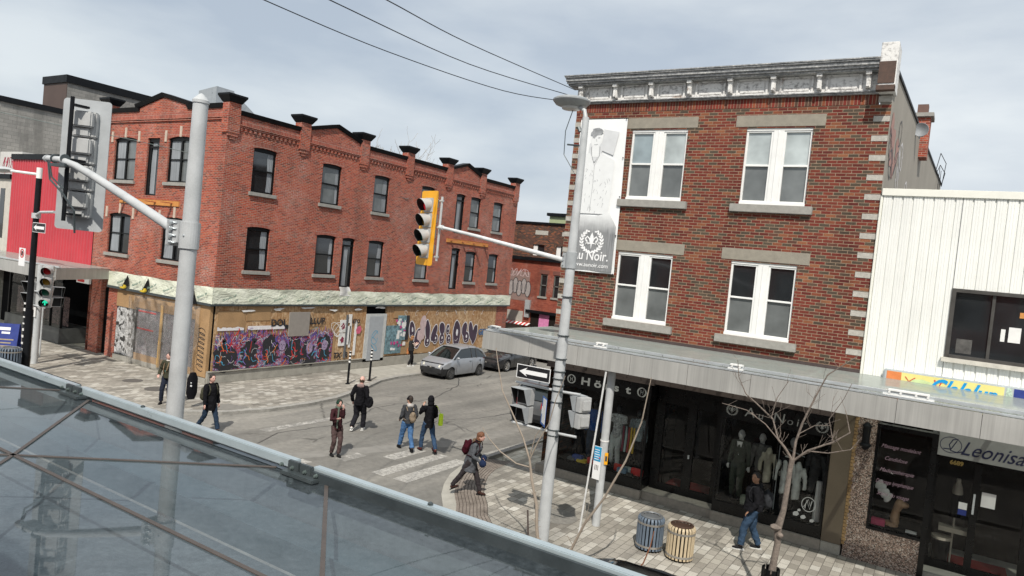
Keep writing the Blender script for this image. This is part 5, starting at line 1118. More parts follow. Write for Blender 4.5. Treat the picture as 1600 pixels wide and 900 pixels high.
q = MB(); q.tube([(-7.2, 13.35, 9.35), (-7.3, 13.3, 8.9), (-7.28, 13.3, 8.4), (-7.0, 13.35, 8.0)], .01, 5); q.tube([(-7.05, 13.4, 9.0), (-7.0, 13.4, 8.9)], .04, 6); q.tube([(-7.25, 13.35, 8.62), (-6.95, 13.38, 8.6)], .02, 6); q.build('lamp_cable', DKG, t)
q = MB()
for z in (3.36, 2.46): q.tube([(-7.95, 13.4, z+.02), (-6.9, 13.4, z), (-6.35, 13.4, z+.02)], .028, 8)
q.build('signal_bracket', GALV, t)
q = MB(); q.lathe((-6.9, 13.4, 0), [(.2, 0), (.2, .03), (.14, .05)], 18); q.build('base_flange', GALV2, t)
signal('traffic_light', 'four lens traffic light on a yellow backplate hanging from the arm over the street', (-10.86, 13.33, 6.62), R(-14), [LRL, LA, LGm, LGm], YEL, 1.02, lean=0)
q = MB(); q.tube([(-10.55, 13.46, 5.85), (-10.55, 13.46, 7.4)], .03, 8)
for z in (5.95, 6.66, 7.3): q.box(-10.8, -10.5, 13.42, 13.48, z-.02, z+.02)
q.build('signal_hanger', GALV, t)
# pedestrian heads
def pedhead(lab, loc, rz, group=None, sc=1.0, name='pedestrian_signal'):
    t = thing(name, lab, 'pedestrian signal', (0, 0, 0), group)
    for k, z in enumerate((.19, -.19)):
        q = MB(); q.box(-.175*sc, .175*sc, 0, .16*sc, (z-.175)*sc, (z+.175)*sc); q.box(-.12*sc, .12*sc, .16*sc, .22*sc, (z-.12)*sc, (z+.12)*sc); o = q.build('housing', SIG, t, bevel=.012)
        MB().box(-.15*sc, .15*sc, -.004, .0, (z-.15)*sc, (z+.15)*sc).build('lens', SIGB, o)
        q = MB(); s_ = sc
        for a, b in (((-.175, .175), (.175, .175)), ((-.175, .175), (-.175, -.175)), ((.175, .175), (.175, -.175))):
            (x0, z0), (x1, z1) = a, b; l0 = .24 if z0 > 0 else .08; l1 = .24 if z1 > 0 else .08
            q.hexa([(x0*s_, 0, (z+z0)*s_), (x1*s_, 0, (z+z1)*s_), (x1*s_*1.03, 0, (z+z1+.006)*s_), (x0*s_*1.03, 0, (z+z0+.006)*s_), (x0*s_, -l0*s_, (z+z0)*s_), (x1*s_, -l1*s_, (z+z1)*s_), (x1*s_*1.03, -l1*s_, (z+z1+.006)*s_), (x0*s_*1.03, -l0*s_, (z+z0+.006)*s_)])
        q.build('hood', GALV2, o)
        q = MB()
        for a, b in (((-.17, .17), (.17, .17)), ((-.17, .17), (-.17, -.17)), ((.17, .17), (.17, -.17))):
            (x0, z0), (x1, z1) = a, b; l0 = .232 if z0 > 0 else .075; l1 = .232 if z1 > 0 else .075
            q.poly([(x0*s_, -.002, (z+z0)*s_), (x1*s_, -.002, (z+z1)*s_), (x1*s_, -l1*s_, (z+z1)*s_), (x0*s_, -l0*s_, (z+z0)*s_)])
        q.build('hood_lining', SIGB, o)
    place(t, loc, rz); return t
pedhead('grey two box pedestrian signal with open hoods in front of the parked SUV', (-7.72, 13.4, 2.90), R(-8), sc=1.05)
pedhead('grey pedestrian signal seen from behind in front of the shop window', (-6.36, 13.5, 3.0), R(-112), sc=.9)
def arrow_sign(name, lab, loc, w, h, rz=0, group=None):
    t = thing(name, lab, 'sign', (0, 0, 0), group); P0 = PY(0); r = .04
    MB().pbox(P0, -w/2, w/2, -h/2, h/2, -.006, 0).build('sign_plate', LTXT, t, bevel=.0); q = MB(); q.pbox(P0, -w/2+.02*w, w/2-.02*w, -h/2+.05*h, h/2-.05*h, 0, .003); q.build('black_field', LTXTB, t)
    a, b = w*.42, h*.30; q = MB(); q.pprism(P0, [(-a, 0), (-a*.42, b*1.1), (-a*.55, b*.5), (a*.98, b*.5), (a*.98, -b*.5), (-a*.55, -b*.5), (-a*.42, -b*1.1)], .003, .006); q.build('arrow', LTXT, t)
    place(t, loc, rz); return t
arrow_sign('one_way_sign', 'black and white left arrow sign on the tall mast above the pedestrian signal', (-7.46, 13.26, 3.66), .84, .30, 0)
t = thing('bus_stop_sign', 'white sign with blue border turned edgewise on the tall mast', 'sign', (0, 0, 0))
MB().box(-.2, .2, -.006, 0, -.3, .3).build('blue_plate', mat('sign_royal', (.02, .11, .42), .4), t); MB().box(-.1, .18, -.01, -.006, -.25, .27).build('white_field', LTXT, t); MB().box(-.17, -.12, -.01, -.006, -.08, .08).build('white_mark', LTXT, t)
place(t, (-7.1, 13.25, 2.9), R(-48))
t = thing('parking_sign', 'narrow blue and white information sign strapped to the canopy column', 'sign', (0, 0, 0))
MB().box(-.1, .1, -.008, 0, .0, .78).build('sign_plate', LTXT, t); MB().box(-.095, .095, -.012, -.008, .43, .77).build('blue_field', mat('sign_cyan', (.02, .30, .55), .4), t)
q = MB()
for k in range(5): q.box(-.08, .04+.01*(k % 3), -.015, -.012, .47+k*.055, .485+k*.055)
q.build('white_lines', LTXT, t); q = MB(); q.box(.05, .08, -.015, -.012, .5, .54); q.build('red_mark', PAINTR, t)
q = MB()
for k in range(3): q.box(-.05+k*.04, -.035+k*.04, -.011, -.008, .22, .34)
q.build('black_print', LTXTB, t); place(t, (-6.63, 15.27, 1.12), R(-8))
t = thing('yellow_tag', 'small yellow tag strapped round the side of the canopy column', 'sign', (0, 0, 0)); MB().box(-.04, .04, -.006, 0, 0, .28).build('tag_plate', YEL, t); MB().box(-.025, .025, -.01, -.006, .08, .2).build('tag_mark', DKG, t); place(t, (-6.44, 15.33, 1.5), R(35))
# near mast
t = thing('signal_mast', 'grey mast with a pointed cap standing just beyond the foreground canopy', 'street pole', (-7.42, 4.9, 0))
q = MB(); q.tube([(-7.42, 4.9, -.1), (-7.42, 4.9, 4.0), (-7.42, 4.9, 6.0), (-7.42, 4.9, 7.45)], [.105, .096, .09, .082], 28); q.build('pole', GALV, t, smooth=True)
q = MB(); q.lathe((-7.42, 4.9, 7.44), [(.083, 0), (.092, .0), (.092, .032), (.063, .065), (.03, .10), (.003, .115)], 24); q.build('pole_cap', GALV, t, smooth=True)
q = MB(); q.lathe((-7.42, 4.9, 5.78), [(.094, 0), (.109, .0), (.109, .31), (.094, .31)], 24); q.box(-7.68, -7.64, 4.77, 5.0, 5.8, 6.1); q.box(-7.64, -7.5, 4.8, 4.97, 5.84, 6.06); q.build('arm_bracket', GALV, t, bevel=.006)
q = MB()
for z in (5.84, 5.92, 6.0, 6.07): q.lathe((-7.60, 4.765, z), [(.024, -.02), (.024, .02)], 6, 'y'); q.box(-7.64, -7.52, 4.785, 4.80, z-.006, z+.006)
q.lathe((-7.38, 4.79, 5.93), [(.012, 0), (.012, .012)], 8, 'y'); q.build('bracket_bolts', ALU, t)
q = MB(); q.tube([(-7.64, 4.9, 5.96), (-8.2, 4.9, 6.14), (-8.9, 4.9, 6.36), (-9.6, 4.9, 6.575), (-10.05, 4.9, 6.70), (-10.45, 4.9, 6.775), (-10.8, 4.9, 6.79)], [.06, .058, .054, .05, .046, .044, .042], 16); q.lathe((-10.8, 4.9, 6.79), [(.001, -.11), (.03, -.1), (.05, -.03), (.052, .0)], 14, 'x'); q.build('mast_arm', GALV, t, smooth=True)
q = MB(); q.tube([(-10.7, 4.86, 6.73), (-10.6, 4.85, 6.5), (-10.35, 4.9, 6.33), (-10.2, 5.0, 6.1), (-10.25, 5.05, 5.8)], .014, 6); q.tube([(-10.66, 4.86, 6.73), (-10.55, 4.85, 6.53), (-10.32, 4.9, 6.38)], .012, 6)
for x in (-10.35, -10.62): q.lathe((x, 4.9, 6.79), [(.06, 0), (.062, 0), (.062, .02), (.06, .02)], 14, 'x')
q.box(-10.6, -10.2, 4.83, 4.99, 6.68, 6.72); q.build('arm_cable', DKG, t)
signal('traffic_light', 'large grey traffic light seen from behind on the near mast arm', (-10.62, 5.3, 6.76), R(-143), [LR, LA, LGm, LGm], PLG, 1.05)
q = MB(); q.tube([(-10.47, 5.0, 5.95), (-10.47, 5.0, 7.66)], .028, 8)
for z in (6.05, 6.8, 7.55): q.box(-10.49, -10.4, 5.0, 5.2, z-.015, z+.015)
q.build('signal_hanger', BLK, t)
# left corner: black lamp post, grey post with signals
t = thing('lamp_post', 'black street lamp post with a white top and arm at the left corner', 'street lamp', (-29.33, 13.05, 0))
q = MB(); q.tube([(-29.33, 13.05, 0), (-29.33, 13.05, 2.4)], [.16, .15], 14); q.tube([(-29.33, 13.05, 2.4), (-29.33, 13.05, 7.35)], [.11, .10], 14); q.build('pole', BLK, t, smooth=True)
q = MB(); q.tube([(-29.33, 13.05, 7.35), (-29.33, 13.05, 7.75)], .1, 12); q.tube([(-29.4, 13.05, 7.5), (-31.6, 13.05, 7.6)], .05, 8); q.build('lamp_arm', WHT, t, smooth=True)
q = MB(); q.ell((-32.5, 13.05, 7.64), (1.0, .3, .13), 14, 8); q.build('lamp_head', mat('lamp_pale', (.42, .43, .43), .4), t, smooth=True)
q = MB(); q.tube([(-29.3, 13.0, 5.95), (-28.9, 13.0, 6.1), (-27.9, 13.0, 6.15)], .05, 8); q.lathe((-29.33, 13.05, 5.85), [(.11, 0), (.15, 0), (.15, .2), (.11, .2)], 10); q.build('side_arm', GALV, t)
q = MB(); rr = random.Random(3)
for k in range(9): z = .6+k*.25; q.box(-29.33-.05, -29.33+.06, 12.885, 12.9, z, z+rr.uniform(.05, .12))
q.build('stickers', PAPER, t)
arrow_sign('one_way_sign', 'small left arrow sign on the black lamp post at the left', (-28.72, 12.9, 5.52), .95, .36)
t = thing('no_stopping_sign', 'small white no stopping sign with red ring beside the black lamp post', 'sign', (0, 0, 0))
MB().box(-.24, .24, -.01, 0, -.38, .3).build('sign_plate', LTXT, t); q = MB(); P0 = PY(-.01); stroke(q, P0, [(.15*math.cos(k*PI/9), .1+.15*math.sin(k*PI/9)) for k in range(18)], .05, .003, True); stroke(q, P0, [(-.1, .2), (.1, 0)], .03, .004); q.build('red_ring', PAINTR, t); q = MB(); blob(q, P0, 0, .1, .1, .1, .002, 10, 0); q.build('black_disc', LTXTB, t)
place(t, (-29.95, 12.95, 4.38))
t = thing('signal_post', 'short grey post carrying the lit green arrow signal at the left corner', 'street pole', (-31, 14.12, 0))
q = MB(); q.tube([(-31, 14.12, 0), (-31, 14.12, 4.0)], .12, 14); q.build('pole', GALV, t, smooth=True)
MB().box(-31.07, -30.9, 13.98, 14.0, 1.9, 2.3).build('notice', PAPER, t)
q = MB()
for z in (2.38, 2.95): q.tube([(-31.8, 14.0, z), (-30.0, 13.9, z)], .03, 6)
q.build('signal_bracket', GALV, t)
signal('traffic_light', 'small traffic light with lit green arrow on the grey post at the left', (-29.12, 13.5, 3.3), R(48), [LR, LA, LGm, LGm], None, 1.12, arrow=True)
pedhead('pedestrian signal on the left side of the green arrow post', (-31.2, 13.9, 2.86), R(15), sc=1.2); pedhead('pedestrian signal on the right side of the green arrow post', (-30.0, 14.3, 2.82), R(85), sc=1.1)

# ---------------------------------------------------------------- bins, bollards, sandwich board, rods
def bin_(lab, loc, slat, name='litter_bin', cover=True, r=.27, h=.74, group='slatted litter bins'):
    t = thing(name, lab, 'litter bin', loc, group); x, y, z = loc
    n = 22; q = MB()
    for k in range(n):
        a = 2*PI*k/n; c, s_ = math.cos(a), math.sin(a); w = .026
        def pp(rr_, dz, k_): return (x+rr_*c-k_*s_, y+rr_*s_+k_*c, z+dz)
        for (ra, za), (rb_, zb) in (((r, .05), (r, h-.05)), ((r, h-.05), (r-.03, h))):
            q.hexa([pp(ra, za, -w), pp(ra+.025, za, -w), pp(ra+.025, za, w), pp(ra, za, w), pp(rb_, zb, -w), pp(rb_+.025, zb, -w), pp(rb_+.025, zb, w), pp(rb_, zb, w)])
    q.build('slats', slat, t, bevel=.004, segs=1)
    MB().lathe((x, y, z), [(r-.02, .06), (r-.02, h-.04)], 22, cap=False).build('liner', BLK, t)
    q = MB()
    for zz in (.1, h-.15): q.lathe((x, y, z+zz), [(r+.024, 0), (r+.03, 0), (r+.03, .045), (r+.024, .045)], 24, cap=False)
    q.build('band', mat('steel_band', (.42, .40, .37), .35, .7), t, smooth=True)
    q = MB(); q.lathe((x, y, z+h), [(r-.03, -.02), (r-.02, .015), (r-.07, .03), (r-.09, .01)], 24, cap=False); q.lathe((x, y, z+h-.03), [(r-.08, 0), (r-.08, .02), (.02, .03)], 20); q.build('lid', mat('lid_'+('a' if slat.name == 'slat_blue' else 'b'), (.20, .21, .22) if slat.name != 'slat_tan' else (.10, .06, .045), .35, .4), t, smooth=True)
    MB().lathe((x, y, z), [(r-.04, 0), (r-.01, .05)], 20).build('base', BLK, t); return t
SB1 = mat('slat_blue', (.12, .155, .20), .6, var=.2); SB2 = mat('slat_tan', (.50, .405, .27), .6, var=.15)
bin_('round blue grey slatted litter bin on the pavers in front of the clothes shop', (-5.08, 15.0, 0), SB1); bin_('round tan slatted litter bin beside the blue grey bin', (-4.38, 14.98, 0), SB2)
bin_('blue grey slatted bin under the sandwich board at the far left edge', (-29.15, 12.45, 0), SB1, h=1.0, r=.33)
t = thing('sandwich_board', 'dark blue advertising board with pale writing at the far left edge', 'sign', (0, 0, 0))
q = MB(); q.hexa([(-.5, -.35, 0), (.5, -.35, 0), (.5, -.3, 0), (-.5, -.3, 0), (-.5, -.05, 1.5), (.5, -.05, 1.5), (.5, 0, 1.5), (-.5, 0, 1.5)]); q.build('board', NAVY, t)
q = MB(); q.hexa([(-.5, .3, 0), (.5, .3, 0), (.5, .35, 0), (-.5, .35, 0), (-.5, .01, 1.5), (.5, .01, 1.5), (.5, .05, 1.5), (-.5, .05, 1.5)]); q.build('rear_leg', NAVY, t)
q = MB(); rr = random.Random(5)
def slab_(x0, x1, z0, z1): q.hexa([(x0, -.356+z0*.2, z0), (x1, -.356+z0*.2, z0), (x1, -.34+z0*.2, z0), (x0, -.34+z0*.2, z0), (x0, -.356+z1*.2, z1), (x1, -.356+z1*.2, z1), (x1, -.34+z1*.2, z1), (x0, -.34+z1*.2, z1)])
for k in range(6): slab_(-.38+rr.uniform(0, .12), .38-rr.uniform(0, .15), .2+k*.13, .25+k*.13)
q.build('menu_lines', mat('chalk_tan', (.32, .26, .18), .7), t); q = MB(); slab_(-.38, .2, 1.24, 1.36); slab_(-.1, .2, 1.1, 1.18); q.build('title_band', LTXT, t)
place(t, (-32.1, 13.5, 0), R(45))
for i, (x, y) in enumerate(((-21.85, 22.5), (-21.92, 23.93))):
    if i == 0:
        t = thing('bollard', 'black and white banded bollard nearer the camera at the curved curb', 'bollard', (x, y, 0), 'banded bollards at the curb')
        z = 0; q = MB(); q.tube([(x, y, 0), (x, y, .95)], .05, 12); q.lathe((x, y, 0), [(.1, 0), (.1, .03), (.05, .05)], 12)
        for k in range(3): q.tube([(x, y, 1.03+k*.16), (x, y, 1.11+k*.16)], .051, 12)
        q.build('post', BLK, t, smooth=True); q = MB(); q.tube([(x, y, .95), (x, y, 1.44)], .049, 12); q.build('white_bands', WHT, t, smooth=True); b0 = t
    else: c = copy_tree(b0, lab='black and white banded bollard farther along the curved curb near the boarded wall'); c.location = (x, y, 0)
t = thing('support_rod', 'thin white rod leaning up to the canopy edge beside the column', 'rod', (-6.55, 14.5, 0)); MB().tube([(-6.58, 14.55, 0), (-6.42, 14.75, 3.75)], .022, 8).build('rod', mat('rod_white', (.6, .6, .59), .5), t, smooth=True)
t = thing('support_rod', 'thin pale rod rising to the left canopy beside the sandwich board', 'rod', (-32.2, 13.6, 0)); MB().tube([(-31.4, 14.1, 0), (-31.4, 14.1, 3.4)], .03, 8).build('rod', MATS['rod_white'], t, smooth=True)

# ---------------------------------------------------------------- overhead wires
for i, (pts, lab) in enumerate((([(-8.65, 5, 9.38), (-11.23, 8.5, 10.34), (-11.82, 12.5, 10.65), (-11.14, 16.5, 10.74), (-10.2, 18.75, 10.95)], 'lowest overhead wire sagging to the corner of the brick building'),
    ([(-8.02, 5, 9.49), (-9.5, 8.5, 10.15), (-10.55, 14, 10.72), (-10.2, 18.75, 11.13)], 'middle overhead wire running to the corner of the brick building'),
    ([(-6.95, 5, 9.36), (-8.66, 9, 10.24), (-9.85, 13, 10.85), (-10.1, 18.75, 11.3)], 'topmost overhead wire meeting the peeling cornice corner'))):
    P = [Vector(p) for p in pts]; sm = []
    for k in range(len(P)-1):
        a, b, c, d = P[max(k-1, 0)], P[k], P[k+1], P[min(k+2, len(P)-1)]
        for j in range(6):
            t_ = j/6; sm.append(.5*((2*b)+(c-a)*t_+(2*a-5*b+4*c-d)*t_*t_+(3*b-a-3*c+d)*t_**3))
    sm.append(P[-1]); label(MB().tube(sm, .011, 5).build('overhead_wire', BLK), lab, 'wire', 'overhead wires to the brick building')
label(MB().tube([(-27.74, 11, 9.31), (-27.07, 12.5, 9.2), (-26.42, 15, 9.13), (-25.94, 17.5, 8.99), (-25.54, 19.5, 8.94), (-25.05, 23, 8.89), (-24.45, 28.4, 8.75)], .012, 5).build('overhead_wire', mat('pale_cable', (.16, .2, .19), .6)), 'thin pale cable crossing in front of the red brick corner building', 'wire')

# ---------------------------------------------------------------- trees
def grow(mb, p, d, r, L_, depth, rr, seg=4, spread=.5, gn=.05, minr=.004):
    pts = [p]; rad = [r]; q = Vector(p); dd = Vector(d).normalized()
    for k in range(seg):
        dd = (dd+Vector((rr.uniform(-1, 1), rr.uniform(-1, 1), rr.uniform(-.4, .9)))*gn*2).normalized(); q = q+dd*L_/seg; pts.append(q.copy()); rad.append(max(minr, r*(1-.55*(k+1)/seg)))
    mb.tube(pts, rad, 6 if r > .02 else 4)
    if depth > 0:
        for k in range(rr.choice((2, 3, 3))):
            i = rr.randint(1, seg); a = Vector((rr.uniform(-1, 1), rr.uniform(-1, 1), rr.uniform(.0, .8))).normalized(); grow(mb, pts[i], (dd+a*spread*1.6), rad[i]*.7, L_*rr.uniform(.5, .8), depth-1, rr, seg, spread, gn, minr)
BARK = mat('bark', (.19, .155, .13), .9, var=.55, scale=14, bump=1.0, fine=30); TWIG = mat('twig_bark', (.30, .25, .20), .8, var=.3)
t = thing('street_tree', 'bare young street tree with forked crown in front of the shop windows', 'tree', (-2.3, 13.8, 0))
rr = random.Random(21)
q = MB(); q.tube([(-2.3, 13.8, 0), (-2.28, 13.8, .8), (-2.24, 13.8, 1.3), (-2.26, 13.8, 1.62), (-2.2, 13.8, 1.95), (-2.18, 13.8, 2.4), (-2.17, 13.8, 2.75), (-2.15, 13.8, 2.92)], [.075, .066, .057, .068, .05, .047, .045, .05], 12)
q.ell((-2.3, 13.75, 1.62), (.1, .09, .06), 8, 6); q.ell((-2.2, 13.74, 1.5), (.06, .06, .05), 8, 6); q.build('trunk', BARK, t, smooth=True)
q = MB()
limbs = [([(-2.15, 13.8, 2.9), (-2.3, 13.75, 3.12), (-2.42, 13.7, 3.25), (-2.55, 13.7, 3.6), (-2.66, 13.7, 3.66)], .045), ([(-2.55, 13.7, 3.6), (-2.85, 13.6, 3.85), (-3.05, 13.55, 4.0), (-3.2, 13.5, 4.3), (-3.25, 13.5, 4.6)], .025), ([(-2.14, 13.8, 2.9), (-2.13, 13.8, 3.25), (-2.05, 13.8, 3.62), (-1.9, 13.85, 4.1), (-1.74, 13.9, 4.55), (-1.3, 13.95, 4.95)], .042),
    ([(-2.13, 13.8, 2.9), (-1.9, 13.75, 3.15), (-1.5, 13.7, 3.4), (-1.25, 13.7, 3.62), (-1.36, 13.7, 4.0)], .036), ([(-1.9, 13.75, 3.14), (-1.55, 13.65, 3.2), (-1.2, 13.6, 3.35), (-1.05, 13.6, 3.6)], .02), ([(-2.42, 13.7, 3.25), (-2.65, 13.6, 3.5), (-3.0, 13.55, 3.7), (-3.45, 13.5, 3.75)], .02), ([(-2.1, 13.8, 3.4), (-1.85, 13.9, 3.6), (-1.6, 13.9, 3.65)], .014), ([(-2.58, 13.7, 3.62), (-2.52, 13.7, 4.0), (-2.35, 13.7, 4.35)], .018), ([(-1.5, 13.7, 3.4), (-1.6, 13.65, 3.8), (-1.4, 13.6, 4.2), (-1.3, 13.6, 4.5)], .016)]
for pts, r0 in limbs:
    q.tube(pts, [max(.005, r0*.62*(1-.7*k/(len(pts)-1))) for k in range(len(pts))], 8)
    for k in range(7 if len(pts) > 4 else 3):
        i = rr.randint(1, len(pts)-1); a = Vector(pts[i]); d = Vector((rr.uniform(-1, 1), rr.uniform(-.8, .8), rr.uniform(.2, 1))); grow(q, a.lerp(Vector(pts[i-1]), rr.random()), d, .004, rr.uniform(.15, .38), 1 if k % 3 == 0 else 0, rr, 4, .5, .14, .0028)
q.build('crown', BARK, t, smooth=True)
q = MB()
for k in range(10):
    a0, a1 = 2*PI*k/10, 2*PI*(k+.72)/10; f = lambda a, z, r_: (-2.3+r_*math.cos(a), 13.8+r_*math.sin(a), z)
    q.hexa([f(a0, 0, .15), f(a1, 0, .15), f(a1, 0, .165), f(a0, 0, .165), f(a0, .84, .15), f(a1, .84, .15), f(a1, .84, .165), f(a0, .84, .165)])
label(q.build('tree_guard', BLKF), 'black slatted guard round the foot of the street tree', 'tree guard')
t = thing('sapling', 'slender bare sapling rising in front of the tall mast', 'tree', (-6.3, 12.3, 0)); rr = random.Random(5)
q = MB(); q.tube([(-6.28, 12.3, -.12), (-6.36, 12.3, .27), (-6.48, 12.3, .8), (-6.54, 12.3, 1.25), (-6.7, 12.3, 1.7), (-6.8, 12.3, 2.1)], [.045, .04, .034, .032, .028, .024], 8); q.build('trunk', TWIG, t, smooth=True)
q = MB()
for pts, r0 in (([(-6.8, 12.3, 2.1), (-7.0, 12.3, 2.5), (-7.35, 12.3, 3.0), (-7.6, 12.3, 3.35), (-7.78, 12.3, 3.9), (-7.86, 12.3, 4.2)], .02), ([(-6.75, 12.3, 1.95), (-7.1, 12.3, 1.95), (-7.5, 12.3, 2.1), (-7.8, 12.3, 2.3), (-8.0, 12.3, 2.5)], .018), ([(-6.8, 12.3, 2.1), (-6.65, 12.3, 2.5), (-6.45, 12.3, 2.9), (-6.35, 12.3, 3.4), (-6.2, 12.3, 3.9)], .016), ([(-6.8, 12.3, 2.2), (-6.72, 12.3, 2.6), (-6.6, 12.3, 2.8)], .012), ([(-6.6, 12.3, 1.4), (-6.72, 12.3, 1.5)], .01), ([(-6.5, 12.3, .9), (-6.62, 12.3, .95)], .01)):
    q.tube(pts, [max(.006, r0*(1-.6*k/(len(pts)-1))) for k in range(len(pts))], 6)
for k in range(14): z = rr.uniform(.5, 2.0); grow(q, Vector((-6.28-.24*z, 12.3, z)), (rr.uniform(-1, 1), rr.uniform(-.5, .5), .5), .006, .08, 0, rr, 2)
q.build('crown', TWIG, t, smooth=True)
t = thing('leaning_branch', 'long bare branch arching up beside the canopy column', 'branch', (-5.8, 12.5, -.12)); q = MB(); q.tube([(-6.1, 12.5, -.12), (-5.83, 12.5, .38), (-5.55, 12.5, 1.1), (-5.2, 12.5, 1.7), (-4.85, 12.5, 2.5), (-4.62, 12.5, 3.3), (-4.53, 12.5, 4.14)], [.03, .028, .025, .022, .019, .014, .008], 8)
for a, b in (((-5.55, 12.5, 1.1), (-5.5, 12.5, 1.5)), ((-5.2, 12.5, 1.7), (-4.9, 12.4, 1.75)), ((-5.75, 12.5, .6), (-5.85, 12.4, .8)), ((-4.62, 12.5, 3.3), (-4.58, 12.45, 3.38))): q.tube([a, b], [.009, .004], 5)
q.build('stem', TWIG, t, smooth=True)
t = thing('leaning_branch', 'short reddish twig curving up in front of the slatted bins', 'branch', (-4.6, 12.5, -.12)); q = MB(); q.tube([(-4.75, 12.5, -.12), (-4.52, 12.5, .39), (-4.3, 12.5, .7), (-4.2, 12.5, 1.05), (-4.16, 12.5, 1.35)], [.018, .016, .014, .011, .007], 6); q.build('stem', mat('red_twig', (.25, .10, .05), .7), t, smooth=True)
t = thing('leaning_branch', 'short dark stake beside the foot of the tall mast', 'branch', (-6.75, 12.6, -.12)); MB().tube([(-6.62, 12.4, -.12), (-6.78, 12.4, 1.05)], [.02, .016], 6).build('stem', mat('dark_twig', (.07, .05, .045), .8), t, smooth=True)
t = thing('bare_tree', 'leafless pale tree crown rising behind the red brick parapet', 'tree', (-40, 44, 0)); rr = random.Random(12)
q = MB(); q.tube([(-40, 44, 0), (-40, 44, 6), (-40.1, 44, 8.5)], [.35, .28, .22], 8); q.build('trunk', mat('pale_bark', (.30, .26, .21), .9), t)
q = MB()
for k in range(12): a = rr.uniform(0, 6.28); grow(q, Vector((-40, 44+rr.uniform(-.5, .5), rr.uniform(7, 9))), (math.cos(a)*.8, math.sin(a)*1.1, .85), .11, 3.8, 4, rr, 4, .5, .13, .010)
q.build('crown', MATS['pale_bark'], t)

